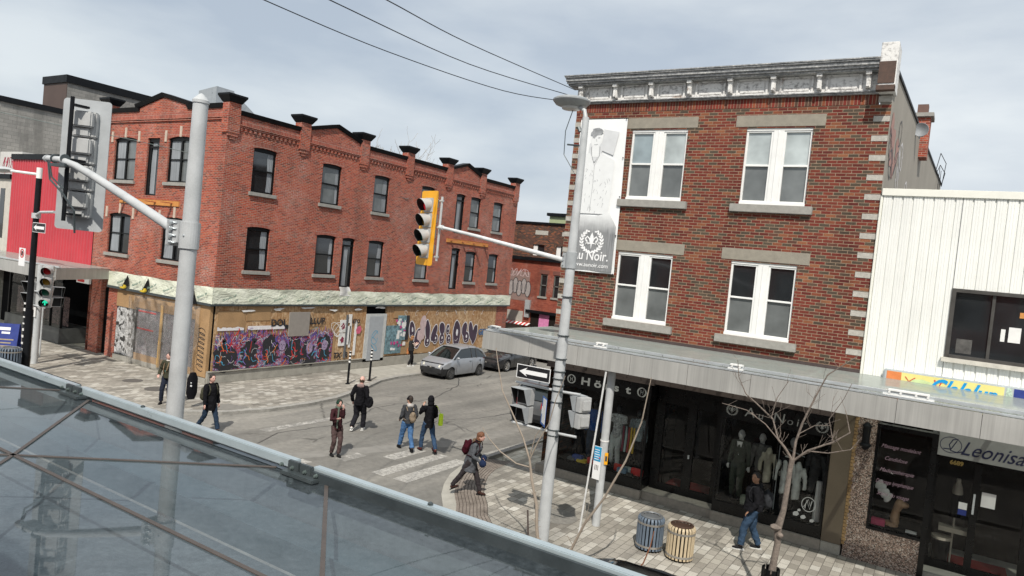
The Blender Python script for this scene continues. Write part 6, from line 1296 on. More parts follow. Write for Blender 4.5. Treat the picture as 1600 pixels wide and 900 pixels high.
# ---------------------------------------------------------------- cars
TYRE = mat('tyre', (.02, .02, .02), .8, var=.3); RIMS = mat('steel_rim', (.10, .10, .10), .5, .3, var=.3); RIMA = mat('alloy_rim', (.55, .53, .5), .3, .7); CBLK = mat('black_plastic', (.018, .019, .021), .5, var=.2)
HEADL = mat('headlamp', (.72, .70, .60), .12, .1, var=.1); TAIL = mat('tail_lamp', (.45, .012, .015), .15)
def paint(name, col, metal=.3, rough=.3, dust=.3):
    g = G(name); d = g.noise(2.2, 5, .6); c = g.mix(g.ramp(d, [(.45, 0), (.75, dust)]), col, (.26, .24, .21)); g.fin(c, g.ramp(d, [(.4, rough), (.7, rough+.2)]), metal); g.p.inputs['Coat Weight'].default_value = .6; g.p.inputs['Coat Roughness'].default_value = .06; return g.m
def car(name, lab, cat, body, Lc, Wc, Hc, prof, belt, wheels, roof, loc, rz, rimm=RIMA, bumper=None, rear=False, wr_=.31, plate=True, hatch=True):
    """local +x is the front; prof = [(x, height of hood/deck surface)], belt = belt line height, roof = (xw, xf, xr, xe): windscreen base, roof front, roof rear, rear glass base"""
    t = thing(name, lab, cat, (0, 0, 0)); x0, x1 = -Lc/2, Lc/2; W2 = Wc/2; q = MB(); NS = 56; rows = []
    def pr(x):
        for (a, b), (c, d) in zip(prof, prof[1:]):
            if a <= x <= c: s_ = (x-a)/(c-a+1e-9); s_ = s_*s_*(3-2*s_)*.5+s_*.5; return b+(d-b)*s_
        return prof[-1][1]
    def hw(x): e_ = max(0, abs(x)/(Lc/2)-.62)/.38; return W2*(1-.20*e_**2.4)
    def sill(x):
        s_ = .2
        for xw in wheels:
            dx_ = abs(x-xw)
            if dx_ < wr_+.07: s_ = max(s_, wr_-.02+math.sqrt(max(0, (wr_+.07)**2-dx_*dx_)))
        return s_
    xs = sorted(set([x0+Lc*k/NS for k in range(NS+1)]+[xw+s_*(wr_+.07) for xw in wheels for s_ in (-1, 1)]))
    for x in xs:
        h = pr(x); w = hw(x); s_ = sill(x); e_ = max(0, (abs(x)/(Lc/2)-.93)/.07); h2 = h-.05*e_; s2 = s_+.12*e_
        z = [s2, max(s2+.01, .36), max(s2+.02, .55), min(h2-.06, max(s2+.03, belt-.12)), h2-.045, h2-.008, h2]
        z = [max(z[i], z[i-1]+.002) if i else z[0] for i in range(7)]
        y = [w*.93, w*.985, w, w*.985, w*.94, w*.83, 0]
        rows.append([q.vert((x-(.02*e_ if i in (0, 6) else 0)*(1 if x > 0 else -1), -yy, zz)) for i, (yy, zz) in enumerate(zip(y, z))]+[q.vert((x, yy, zz)) for yy, zz in zip(y[-2::-1], z[-2::-1])])
    for a, b in zip(rows, rows[1:]):
        for i in range(len(a)-1): q.face([a[i], b[i], b[i+1], a[i+1]])
    q.face(rows[0]); q.face(rows[-1][::-1])
    ob = q.build('body', body, t, smooth=True, fix=True)
    if bumper is not None:
        ob.data.materials.append(bumper)
        for pl_ in ob.data.polygons:
            if pl_.center.x > x1-.52 and pl_.center.z < .60: pl_.material_index = 1
    q = MB(); q.box(x0+.1, x1-.1, -W2*.8, W2*.8, .18, belt-.2); q.build('underbody', CBLK, t)
    xw, xf, xr, xe = roof; wb, wt = W2*.93, W2*.72; zb = belt-.03; zr = Hc-.02
    G_ = [(xw, pr(xw)-.02, wb*.96, 0), (xf, zr-.05, wt, 1), (xf-.15, zr-.01, wt, 1), ((xf+xr)/2, zr+.02, wt*1.02, 1), (xr+.12, zr-.02, wt*.98, 1), (xr, zr-.06, wt*.95, 1), (xe, (belt if hatch else pr(xe))-.01, wb*.9, 0)]
    q = MB(); gr = []; n = 14
    st = []
    for (a, b) in zip(G_, G_[1:]):
        for k in range(4): f = k/4; st.append([a[i]+(b[i]-a[i])*f for i in range(4)])
    st.append(list(G_[-1]))
    for x, z, w, _ in st:
        zlow = min(zb, z-.001); wl = wb if xe < x < xw else w
        f = max(0, min(1, (z-zb)/(zr-zb))); wm = wb+(wt-wb)*f if z > zb else w
        gr.append([q.vert(p) for p in ((x, -wb*.985, zlow), (x, -(wb+(wm-wb)*.5)*.985, zlow+(z-zlow)*.5), (x, -wm*.97, z-.03*f), (x, -wm*.85, z+.004), (x, 0, z+.022), (x, wm*.85, z+.004), (x, wm*.97, z-.03*f), (x, (wb+(wm-wb)*.5)*.985, zlow+(z-zlow)*.5), (x, wb*.985, zlow))])
    for a, b in zip(gr, gr[1:]):
        for i in range(8): q.face([a[i], b[i], b[i+1], a[i+1]])
    q.build('windows', CARG, t, smooth=True)
    def rf(a, b, lift=.006):
        X = xr-.03+(xf+.03-xr+.03)*a; k = 2*b-1; import bisect
        zz = zr+.02-(.06*max(0, (X-(xf-.15))/.18))-(.07*max(0, ((xr+.15)-X)/.18)); return (X, k*wt*1.0, zz+.022*(1-k*k)-.045*max(0, abs(k)-.8)/.2+lift)
    q = MB(); q.grid(rf, 12, 10); q.build('roof', body if bumper is not False else body, t, smooth=True)
    q = MB()
    for s_ in (-1, 1):
        q.tube([(xw+.02, s_*wb*.97, pr(xw)-.02), ((xw+xf)/2+.02, s_*(wb+wt)/2*.985, (pr(xw)+zr)/2-.0), (xf, s_*wt*.97, zr-.05)], [(.035, .03)]*3, 6)
        q.tube([(xf, s_*wt*.985, zr-.055), ((xf+xr)/2, s_*wt*1.0, zr-.015), (xr, s_*wt*.95, zr-.08)], [.032]*3, 6)
        q.tube([(xr, s_*wt*.95, zr-.08), ((xr+xe)/2-.02, s_*(wb*.9+wt)/2, (belt+zr)/2+.02), (xe, s_*wb*.93, (belt if hatch else pr(xe))-.01)], [(.07 if hatch else .05, .05)]*3, 6)
    q.build('pillars', body, t, smooth=True)
    q = MB(); mid = (xf+xr)/2-.05
    for s_ in (-1, 1):
        for xx in (mid,)+((xr+.28,) if hatch else ()): q.tube([(xx, s_*(wb*.992), zb), (xx-.04, s_*(wt*.985), zr-.06)], [(.035, .012)]*2, 6)
        q.tube([(xw-.1, s_*wb*1.0, belt-.025), (xe+.2, s_*wb*1.0, belt-.02)], [(.012, .012)]*2, 5)
    q.build('window_trim', CBLK, t)
    q = MB()
    for s_ in (-1, 1):
        for xx in (xw-.28, mid-.02, xe+.55):
            q.tube([(xx, s_*(hw(xx)*.99+.002), .35), (xx, s_*(hw(xx)+.003), .6), (xx, s_*(hw(xx)*.985+.003), belt-.1)], [(.006, .003)]*3, 4)
        for xx in (mid+.12, mid-.75): q.box(xx, xx+.14, min(s_*W2*.985, s_*(W2+.012)), max(s_*W2*.985, s_*(W2+.012)), belt-.16, belt-.135)
    q.build('door_seams', CBLK, t)
    q = MB()
    for s_ in (-1, 1): q.ell((xw-.22, s_*(W2+.08), belt+.06), (.06, .1, .07), 10, 6)
    q.build('mirrors', body, t, smooth=True)
    for xw_ in wheels:
        for s_ in (-1, 1):
            o = MB().lathe((xw_, s_*(W2-.11), wr_), [(wr_-.08, -.1), (wr_-.02, -.1), (wr_, -.06), (wr_, .06), (wr_-.02, .1), (wr_-.1, .1), (wr_-.12, .06)], 24, 'y').build('wheel', TYRE, t, smooth=True)
            q = MB(); q.lathe((xw_, s_*(W2-.035), wr_), [(wr_-.1, 0), (.05, .02*s_), (.001, .02*s_)], 20, 'y')
            q.build('rim', RIMS if rimm is RIMS else mat('rim_dark', (.03, .03, .03), .5), o)
            q = MB()
            for k in range(8): a = 2*PI*k/8; q.tube([(xw_+.04*math.cos(a), s_*(W2-.0), wr_+.04*math.sin(a)), (xw_+(wr_-.11)*math.cos(a), s_*(W2-.015), wr_+(wr_-.11)*math.sin(a))], [(.016, .02)]*2, 5)
            q.lathe((xw_, s_*(W2-.02), wr_), [(wr_-.13, 0), (wr_-.1, .012*s_), (wr_-.09, 0)], 20, 'y', cap=False); q.build('spokes', rimm, o)
    # front
    fx = x1; q = MB()
    for s_ in (-1, 1):
        hh = pr(fx-.25); q.hexa([(fx-.42, s_*hw(fx-.4)*1.004, hh-.17), (fx-.05, s_*hw(fx-.03)*.99, hh-.26), (fx+.002, s_*W2*.5, hh-.25), (fx-.3, s_*W2*.52, hh-.16), (fx-.52, s_*hw(fx-.5)*.95, hh-.035), (fx-.12, s_*hw(fx-.1)*.95, hh-.12), (fx-.07, s_*W2*.55, hh-.11), (fx-.42, s_*W2*.6, hh-.02)])
    q.build('headlight', HEADL, t, bevel=.015)
    q = MB(); q.grid(lambda a, b: (fx+.012-.17*(abs(2*a-1))**3, (2*a-1)*W2*.52, pr(fx-.05)-.12-.19*b), 10, 3); q.build('grille', CBLK, t)
    MB().box(fx-.0, fx+.022, -.05, .05, pr(fx-.05)-.17, pr(fx-.05)-.1).build('badge', RIMA, t)
    if False:
        q = MB(); q.grid(lambda a, b: ((fx+.035+.02*math.sin(b*3)-.5*abs(2*a-1)**3.5), (2*a-1)*(hw(fx-.45)+.018), .17+.42*b), 20, 6); q.build('bumper', bumper, t, smooth=True)
    q = MB(); q.grid(lambda a, b: (fx+.036-.12*abs(2*a-1)**3, (2*a-1)*W2*.62, .24+.12*b), 10, 2); q.build('lower_intake', CBLK, t)
    # rear
    rx = x0; q = MB(); hh = belt
    for s_ in (-1, 1): q.hexa([(rx-.012, s_*W2*.55, hh-.32), (rx+.3, s_*hw(rx+.25)*1.006, hh-.30), (rx+.3, s_*hw(rx+.3)*.9, hh-.30), (rx+.1, s_*W2*.55, hh-.32), (rx-.0, s_*W2*.58, hh-.04), (rx+.25, s_*hw(rx+.25)*1.0, hh-.02), (rx+.25, s_*hw(rx+.3)*.9, hh-.02), (rx+.1, s_*W2*.58, hh-.04)])
    q.build('tail_light', TAIL, t, bevel=.012)
    if plate:
        MB().box(rx-.02, rx-.002, -.16, .16, .55, .7).build('licence_plate', PAPER, t)
    if rear:
        q = MB(); q.box(rx-.04, rx+.1, -W2*.85, W2*.85, .3, .5); q.build('rear_bumper', CBLK, t, bevel=.03)
        q = MB(); q.box(xr-.32, xr+.02, -wt*.85, wt*.85, zr-.04, zr-.01); q.build('spoiler', body, t, bevel=.01)
        q = MB(); q.tube([(xe+.25, 0, zr-.45), (xe-.0, .3, zr-.62)], .012, 5); q.build('rear_wiper', CBLK, t)
        q = MB()
        for s_ in (-1, 1): q.tube([(xf-.2, s_*wt*.9, zr+.07), (xr+.25, s_*wt*.9, zr+.07)], .02, 6)
        q.build('roof_rail', CBLK, t)
        MB().tube([(xr+.2, 0, zr+.02), (xr+.05, 0, zr+.16)], [.04, .01], 6).build('antenna', CBLK, t)
    place(t, loc, rz); return t
SILV = paint('silver_paint', (.36, .38, .41), .45, .34); CHAR = paint('charcoal_paint', (.022, .023, .026), .3, .2, .12); GREYP = paint('grey_paint', (.11, .115, .12), .4, .3); BLKP = paint('black_paint', (.004, .0045, .005), .0, .12, .02)
car('hatchback', 'small silver hatchback with black front bumper parked at the curb', 'car', SILV, 3.75, 1.7, 1.53, [(-1.875, .80), (-1.8, .97), (-1.2, 1.02), (.7, 1.03), (1.15, .99), (1.5, .90), (1.75, .79), (1.84, .7), (1.875, .6)], .99, (-1.23, 1.24), (1.12, .3, -1.2, -1.78), (-21.45, 29.62, RZ), R(-90), RIMS, CBLK, wr_=.29, hatch=True)
car('sedan', 'dark charcoal sedan parked behind the silver hatchback', 'car', CHAR, 4.5, 1.76, 1.42, [(-2.25, .82), (-2.1, .98), (-1.5, 1.0), (.7, .96), (1.3, .88), (1.9, .76), (2.18, .66), (2.25, .55)], .93, (-1.32, 1.36), (.95, .2, -.95, -1.65), (-21.4, 34.85, RZ), R(-90), RIMA, None, wr_=.32, hatch=False)
car('sedan', 'dark car farthest up the side street beyond the charcoal sedan', 'car', CHAR, 4.5, 1.76, 1.42, [(-2.25, .82), (-2.1, .98), (-1.5, 1.0), (.7, .96), (1.3, .88), (1.9, .76), (2.18, .66), (2.25, .55)], .93, (-1.32, 1.36), (.95, .2, -.95, -1.65), (-21.3, 41.2, RZ), R(-90), RIMA, None, wr_=.32, hatch=False)
car('suv', 'dark grey SUV seen from behind, parked beside the clothes shop corner', 'car', GREYP, 4.5, 1.86, 1.64, [(-2.25, .8), (-2.18, 1.02), (-1.5, 1.05), (.8, 1.04), (1.3, .99), (1.95, .9), (2.2, .78), (2.25, .6)], 1.03, (-1.35, 1.38), (1.1, .5, -1.75, -2.16), (-13.08, 25.4, RZ), R(90), RIMA, None, True, .35, hatch=True)
car('dark_car', 'black car whose glossy roof shows at the bottom edge by the canopy rail', 'car', BLKP, 4.6, 1.8, 1.47, [(-2.3, .85), (-2.15, 1.0), (-1.5, 1.02), (.7, .98), (1.3, .92), (1.95, .8), (2.22, .7), (2.3, .58)], .97, (-1.35, 1.38), (1.0, .3, -1.3, -2.0), (-2.95, 10.3, RZ), 0, RIMA, None, False, .33, hatch=True)
# ---------------------------------------------------------------- people
def solid(mb, name, m, parent, voxel, smooth=4, disp=0, dscale=.12):
    """one continuous skin over overlapping closed pieces"""
    me0 = mb.mesh(WPOS[parent.name]); o = bpy.data.objects.new('t', me0); C.objects.link(o)
    a = o.modifiers.new('r', 'REMESH'); a.mode = 'VOXEL'; a.voxel_size = voxel; a.use_smooth_shade = True
    if smooth: b = o.modifiers.new('s', 'SMOOTH'); b.iterations = smooth; b.factor = .5
    if disp:
        tx = bpy.data.textures.new('folds', 'CLOUDS'); tx.noise_scale = dscale; c = o.modifiers.new('d', 'DISPLACE'); c.texture = tx; c.strength = disp; c.mid_level = .5
    dg = bpy.context.evaluated_depsgraph_get(); me = bpy.data.meshes.new_from_object(o.evaluated_get(dg)); bpy.data.objects.remove(o)
    return link(me, name, m, parent, True)
def ik(a, b, l1, l2, pole):
    a, b = Vector(a), Vector(b); d = b-a; L_ = min(d.length, (l1+l2)*.999); n = d.normalized(); x = (l1*l1-l2*l2+L_*L_)/(2*L_); h = math.sqrt(max(0, l1*l1-x*x)); p = Vector(pole); p = (p-n*p.dot(n)).normalized(); return a+n*x+p*h, a+n*L_
SKIN = mat('skin', (.50, .30, .22), .6, var=.1, scale=20); SKINP = mat('skin_pink', (.58, .34, .28), .6, var=.1, scale=20); SKIND = mat('skin_brown', (.33, .18, .11), .6, var=.1, scale=20); MANQ = mat('mannequin_white', (.6, .6, .58), .5, var=.05); MANK = mat('mannequin_black', (.015, .015, .016), .4)
def fab(name, col, var=.25, rough=.9): return mat(name, col, rough, var=var, scale=9, bump=.25, spec=.1)
JEAN = fab('jeans_blue', (.07, .15, .30), .35); JEAND = fab('jeans_dark', (.022, .038, .065), .35); BLKC = fab('black_cloth', (.009, .009, .011), .4); CHARC = fab('charcoal_cloth', (.045, .047, .052)); SHOEK = fab('shoe_black', (.015, .015, .016)); SOLE = mat('sole_white', (.6, .6, .58), .7)
def figure(name, lab, loc, az, h, feet, hands, top, legs, shoes, skin=SKIN, hair=None, headgear=None, coat=.0, lean=0, hy=0, hp=0, bulk=1.0, vox=.0095, sole=None, cat='person', nohead=False, neckcloth=None, collar=None, sleeve=1.0, legw=1.0, hairlong=0, group=None, hand_ok=True, headgm=None):
    t = thing(name, lab, cat, (0, 0, 0), group); s = h/1.75; V = lambda x, y, z: Vector((x*s, y*s, z*s))
    pel = V(0, 0, .95); Lr = Matrix.Rotation(-lean, 3, 'X')
    up_ = lambda x, y, z: pel+Lr @ V(x, y, z-.95)
    neck, chest, sh = up_(0, -.01, 1.5), up_(0, 0, 1.3), [up_(-.172, -.01, 1.405), up_(.172, -.01, 1.405)]
    hd = up_(0, .02+.0, 1.63); HR = Matrix.Rotation(-hy, 3, 'Z') @ Matrix.Rotation(-hp, 3, 'X')
    H = lambda x, y, z: hd+HR @ V(x, y, z)
    hips = [V(-.09, 0, .92), V(.09, 0, .92)]; leg = []; arm = []
    for i in (0, 1):
        an = V(*feet[i][:3]); k, an = ik(hips[i], an, .44*s, .43*s, (0, 1, 0)); leg.append((hips[i], k, an))
        w = V(*hands[i]); e_, w = ik(sh[i], w, .29*s, .26*s, ((-.5 if i == 0 else .5), -1, -.6)); arm.append((sh[i], e_, w))
    b = MB()
    if not nohead:
        b.ell(hd, (.079*s, .098*s, .12*s), 16, 12, HR); b.ell(H(0, .025, -.055), (.052*s, .062*s, .065*s), 12, 8, HR); b.ell(H(0, .098, -.012), (.013*s, .022*s, .025*s), 8, 6, HR); b.ell(H(0, .082, .03), (.05*s, .018*s, .012*s), 8, 6, HR); b.ell(H(0, .084, -.055), (.025*s, .012*s, .012*s), 8, 6, HR)
        for q in (-1, 1): b.ell(H(q*.075, -.005, -.005), (.012*s, .022*s, .032*s), 8, 6, HR)
    b.tube([chest, neck, H(0, -.015, -.06)], [.07*s, .056*s, .052*s], 12)
    b.tube([pel-V(0, 0, .06), pel+V(0, 0, .05), up_(0, 0, 1.15), chest, up_(0, -.01, 1.42)], [(.12*s, .10*s), (.13*s, .10*s), (.115*s, .09*s), (.14*s, .1*s), (.13*s, .08*s)], 14)
    for i in (0, 1):
        a, k, an = leg[i]; b.tube([a, a.lerp(k, .5), k, k.lerp(an, .35), an], [.075*s, .065*s, .05*s, .048*s, .035*s], 10)
        a, e_, w = arm[i]; b.tube([a, a.lerp(e_, .5), e_, e_.lerp(w, .4), w], [.048*s, .042*s, .036*s, .034*s, .024*s], 10)
        d = (w-e_).normalized(); sx = d.cross(Vector((0, 1, 0)));  sx = sx.normalized() if sx.length > .2 else Vector((1, 0, 0)); pn = d.cross(sx).normalized()
        b.tube([w, w+d*.05*s, w+d*.085*s], [(.026*s, .016*s), (.036*s, .016*s), (.036*s, .014*s)], 8)
        for j in range(4):
            o_ = sx*(.027-.018*j)*s; l = (.07, .078, .074, .058)[j]*s; p0 = w+d*.075*s+o_; p1 = p0+d*l*.5+pn*.006*s; p2 = p1+(d*.7+pn*.7).normalized()*l*.5; b.tube([p0, p1, p2], [.0095*s, .009*s, .007*s], 6)
        p0 = w+d*.02*s+sx*.022*s; b.tube([p0, p0+(d+sx).normalized()*.04*s, p0+(d*1.2+sx*.5).normalized()*.07*s], [.012*s, .011*s, .008*s], 6)
    body = solid(b, 'body', skin, t, vox*s)
    if not nohead and skin not in (MANQ, MANK):
        q = MB()
        for k in (-1, 1): q.ell(H(k*.03, .086, .012), (.011*s, .007*s, .007*s), 8, 5, HR)
        q.build('eyes', BLK, body); q = MB(); q.ell(H(0, .092, -.058), (.022*s, .006*s, .005*s), 8, 5, HR); q.build('lips', mat('lips', (.35, .13, .11), .5), body)
        q = MB()
        for k in (-1, 1): q.ell(H(k*.032, .09, .032), (.018*s, .006*s, .005*s), 8, 5, HR)
        q.build('eyebrows', hair or BLK, body)
    if hair is not None:
        q = MB(); 
        if headgear == 'bald': q.ell(H(0, -.022, -.02), (.082*s, .086*s, .07*s), 16, 10, HR)
        else:
            q.ell(H(0, -.018, .033), (.089*s, .099*s, .105*s), 16, 10, HR); q.ell(H(0, -.04, -.03), (.076*s, .07*s, .08*s), 14, 8, HR)
            if hairlong: q.ell(H(0, -.05, -.05), (.1*s, .08*s, .12*s), 14, 8, HR); q.ell(H(0, -.0, .06), (.1*s, .1*s, .08*s), 14, 8, HR)
        solid(q, 'hair', hair, t, .009*s, 1, .02*s if not hairlong else .04, .03)
    gm = headgm or BLKC
    if headgear == 'beanie':
        q = MB(); q.tube([H(0, -.005, .015), H(0, -.01, .05), H(0, -.015, .09), H(0, -.018, .125), H(0, -.02, .14)], [(.086*s, .1*s), (.086*s, .098*s), (.07*s, .08*s), (.042*s, .045*s), .01*s], 16); q.tube([H(0, -.004, .0), H(0, -.006, .04)], [(.09*s, .105*s)]*2, 16); solid(q, 'beanie', gm, t, .009*s, 2)
    if headgear == 'cap':
        q = MB(); q.tube([H(0, -.005, .03), H(0, -.01, .07), H(0, -.015, .11), H(0, -.018, .13)], [(.084*s, .1*s), (.08*s, .094*s), (.06*s, .07*s), .02*s], 16); q.ell(H(0, .09, .035), (.07*s, .07*s, .01*s), 12, 6, HR); solid(q, 'cap', gm, t, .008*s, 2)
    if headgear == 'hood':
        q = MB(); q.ell(H(0, -.03, .02), (.108*s, .115*s, .14*s), 18, 12, HR); q.ell(H(0, -.05, -.1), (.11*s, .1*s, .09*s), 14, 8, HR); solid(q, 'hood', gm, t, .012*s, 2, .02, .08)
    # clothes
    B_ = bulk; q = MB(); cz = .90-coat
    q.tube([up_(0, 0, max(.86, cz)) if lean else V(0, 0, cz), V(0, .0, .98) if not lean else up_(0, 0, .98), up_(0, 0, 1.15), up_(0, 0, 1.3), up_(0, -.01, 1.39), up_(0, -.01, 1.44), up_(0, -.01, 1.49)], [(.178*B_*s, .145*B_*s), (.168*B_*s, .14*B_*s), (.155*B_*s, .13*B_*s), (.17*B_*s, .13*B_*s), (.16*B_*s, .11*B_*s), (.11*s, .09*s), (.07*s, .07*s)], 18)
    if coat > .05 and lean: q.tube([up_(0, 0, .95), V(0, -.05, .90-coat)], [(.165*B_*s, .135*B_*s), (.19*B_*s, .18*B_*s)], 16)
    for i in (0, 1):
        a, e_, w = arm[i]; w2 = e_.lerp(w, 1.0*sleeve) if sleeve > .5 else e_
        ia = a+(up_(0, 0, 1.44)-a)*.6
        if sleeve > .5: q.ell(a, (.062*B_*s,)*3, 12, 8); q.tube([ia, a.lerp(ia, .45)], [.05*s, .06*s], 12); q.tube([a.lerp(e_, -.05), a.lerp(e_, .2), a.lerp(e_, .5), e_, e_.lerp(w, .5), w2], [.052*B_*s, .066*B_*s, .063*B_*s, .055*B_*s, .052*B_*s, .043*B_*s], 12)
        else: q.tube([ia, a, a.lerp(e_, .55)], [.07*s, .074*s, .066*s], 12)
    solid(q, 'jacket' if top is not None and sleeve > .5 else 'shirt', top, t, .012*s, 2, .042, .085)
    q = MB(); q.tube([V(0, 0, 1.0), V(0, 0, .93), V(0, 0, .86)], [(.14*s, .115*s), (.155*s, .125*s), (.14*s, .11*s)], 14)
    for i in (0, 1):
        a, k, an = leg[i]; q.tube([a+V(0, 0, .02), a.lerp(k, .35), k, k.lerp(an, .5), an+V(0, 0, .02)], [.096*legw*s, .096*legw*s, .074*legw*s, .068*legw*s, .064*legw*s], 12)
    solid(q, 'trousers', legs, t, .012*s, 2, .034, .075)
    for i in (0, 1):
        an = leg[i][2]; tilt = feet[i][3] if len(feet[i]) > 3 else 0; Q = Matrix.Rotation(tilt, 3, 'X')
        q = MB(); q.ell(an+Q @ V(0, .0, -.03), (.043*s, .06*s, .05*s), 12, 8); q.ell(an+Q @ V(0, .085, -.05), (.046*s, .1*s, .033*s), 12, 8, Q)
        o = solid(q, 'shoe', shoes, t, .009*s, 2)
        q = MB(); q.prism([an+Q @ V(x*.05, .05+y*.135, -.088) for x, y in ((-.8, -1), (.8, -1), (1, 0), (.8, .8), (0, 1.02), (-.8, .8), (-1, 0))], Q @ V(0, 0, .02)); q.build('sole', sole or SHOEK, o)
    if neckcloth is not None:
        q = MB(); q.lathe(neck-Vector((0, 0, .0)), [(.07*s, -.03*s), (.1*s, -.01*s), (.1*s, .03*s), (.07*s, .045*s)], 14); solid(q, 'scarf', neckcloth, t, .011*s, 2, .02, .05)
    if collar is not None:
        q = MB(); q.ell(up_(0, -.1, 1.46), (.12*s, .06*s, .07*s), 12, 8); q.ell(up_(0, .0, 1.48), (.1*s, .09*s, .035*s), 12, 8); solid(q, 'hood_collar', collar, t, .011*s, 2, .03, .05)
    place(t, loc, -az); t['h'] = h; del t['h']; return t
def pack(lab, loc, az, s, m, w=.15, hh=.23, dp=.09, off=(0, -.2, 1.2), straps=True, cat='backpack', name='backpack', lean=0):
    t = thing(name, lab, cat, (0, 0, 0)); Q = Matrix.Rotation(-lean, 3, 'X'); o_ = Vector(off)*s
    pel = Vector((0, 0, .95))*s; c = pel+Q @ (o_-pel)
    q = MB(); q.ell(c, (w*s, dp*s, hh*s), 14, 10, Q); q.ell(c+Q @ Vector((0, -.03, -.07))*s, (w*.9*s, dp*s, hh*.6*s), 12, 8, Q); q.tube([c-Q @ Vector((0, 0, hh*.7))*s, c+Q @ Vector((0, 0, hh*.7))*s], [(w*.9*s, dp*.85*s)]*2, 14)
    solid(q, 'bag', m, t, .013*s, 3, .03, .09)
    if straps:
        q = MB()
        for k in (-1, 1): q.tube([pel+Q @ (Vector(p)*s-pel) for p in ((k*.1, -.15, 1.38), (k*.12, -.06, 1.50), (k*.125, .08, 1.47), (k*.13, .145, 1.34), (k*.15, .12, 1.2), (k*.17, -.02, 1.08), (k*.12, -.14, 1.06))], [(.022*s, .009*s)]*7, 6)
        q.build('straps', m, t)
    place(t, loc, -az); return t
hang = [(-.24, .02, .86), (.24, .02, .86)]
A = R
# man by the shop
P = (-3.32, 16.78, 0); 
figure('person', 'man in black puffy jacket and jeans looking back beside the shop window', P, A(-108), 1.78, [(-.12, .2, .085), (.12, -.2, .085)], [(-.24, .12, .92), (.27, -.02, .88)], fab('puffy_black', (.010, .010, .012), .3), fab('jeans_navy', (.035, .062, .105), .35), SHOEK, SKIND, hair=mat('hair_black', (.012, .01, .01), .6), bulk=1.24, legw=1.15, sole=SOLE, hy=A(-50), vox=.0085, collar=fab('puffy_hood', (.018, .018, .02)))
pack('dark grey backpack on the man beside the shop window', P, A(-108), 1.0, fab('pack_grey', (.03, .032, .036)), off=(.02, -.27, 1.2))
# woman with grey coat
P = (-9.93, 14.9, -.02)
figure('person', 'woman in grey coat with fur hood and sunglasses striding onto the pavers', P, A(72), 1.66, [(-.08, .30, .085), (.08, -.46, .17, .5)], [(-.2, .24, 1.0), (.2, .32, .98)], fab('coat_grey', (.085, .09, .10)), fab('leggings', (.035, .03, .032)), fab('boot_brown', (.045, .022, .018)), SKINP, hair=mat('hair_auburn', (.16, .065, .03), .7, var=.5, scale=30), hairlong=1, lean=A(16), coat=.26, hp=A(-6), bulk=1.05, collar=fab('fur_trim', (.13, .09, .06)), neckcloth=BLKC)
pack('black and red backpack on the woman in the grey coat', P, A(72), .95, fab('pack_blackred', (.045, .006, .012), .8), off=(0, -.22, 1.22), lean=A(16))
t = thing('mittens', 'dark navy mittens and pouch held by the woman in the grey coat', 'mittens', (0, 0, 0)); q = MB(); q.ell((-.2, .27, .93), (.07, .09, .09), 12, 8); q.ell((.2, .36, .9), (.075, .1, .1), 12, 8); solid(q, 'mittens_pair', fab('mitten_navy', (.015, .025, .06)), t, .012); place(t, P, -A(72))
# couple walking away
P1 = (-13.78, 16.95, RZ)
figure('person', 'person in charcoal hooded jacket, black beanie and bright blue jeans walking away', P1, A(-62), 1.70, [(-.09, .30, .085), (.09, -.33, .13, .45)], [(-.2, .18, .98), (.22, .1, .95)], CHARC, JEAN, SHOEK, SKIN, headgear='beanie', hair=mat('hair_dark', (.03, .02, .015), .8), bulk=1.08, hy=A(-35), legw=1.1, collar=mat('grey_hood', (.42, .40, .38), .9))
pack('small tan drawstring backpack on the person in the charcoal jacket', P1, A(-62), .92, fab('pack_tan', (.21, .165, .12)), w=.12, hh=.19, dp=.09, off=(.06, -.22, 1.17))
P2 = (-13.28, 17.35, RZ)
figure('person', 'person in long black hooded coat and dark jeans walking beside the beanie wearer', P2, A(-68), 1.74, [(-.09, .2, .085), (.09, -.42, .14, .5)], [(-.12, .22, 1.42), (.2, .2, 1.0)], BLKC, fab('jeans_deep', (.035, .065, .12)), fab('shoe_oxblood', (.07, .02, .02)), SKIN, headgear='hood', hair=mat('hair_dark2', (.03, .02, .015), .8), coat=.12, bulk=1.08)
t = thing('shopping_bag', 'bright lime yellow bag hanging behind the person in the black hooded coat', 'bag', (0, 0, 0)); q = MB(); q.hexa([(.2, -.26, .86), (.34, -.3, .86), (.36, -.22, .86), (.22, -.18, .86), (.22, -.25, 1.24), (.33, -.29, 1.24), (.34, -.22, 1.24), (.23, -.18, 1.24)]); q.build('bag', mat('lime_bag', (.62, .85, .03), .5, var=.1), t, bevel=.02); MB().tube([(.27, -.24, 1.2), (.2, -.12, 1.42), (.18, .0, 1.46)], .008, 5).build('strap', MATS['lime_bag'], t); place(t, P2, A(68))
# man seen from behind
P = (-16.3, 17.45, RZ)
figure('person', 'balding man in black jacket and wide black trousers walking away across the road', P, A(-22), 1.84, [(-.12, -.22, .15, .5), (.1, .16, .085)], [(-.27, .06, .92), (.28, .0, .9)], BLKC, fab('trouser_black', (.016, .016, .02)), SOLE, SKINP, hair=mat('hair_brown', (.06, .035, .02), .8), headgear='bald', coat=.05, bulk=1.15, legw=1.2, collar=mat('hoodie_mauve', (.23, .16, .15), .9), sole=SOLE, hp=A(6))
pack('large black shoulder bag carried by the balding man', P, A(-22), 1.0, BLKC, w=.15, hh=.2, dp=.1, off=(.33, -.04, 1.02), straps=False, cat='bag', name='shoulder_bag')
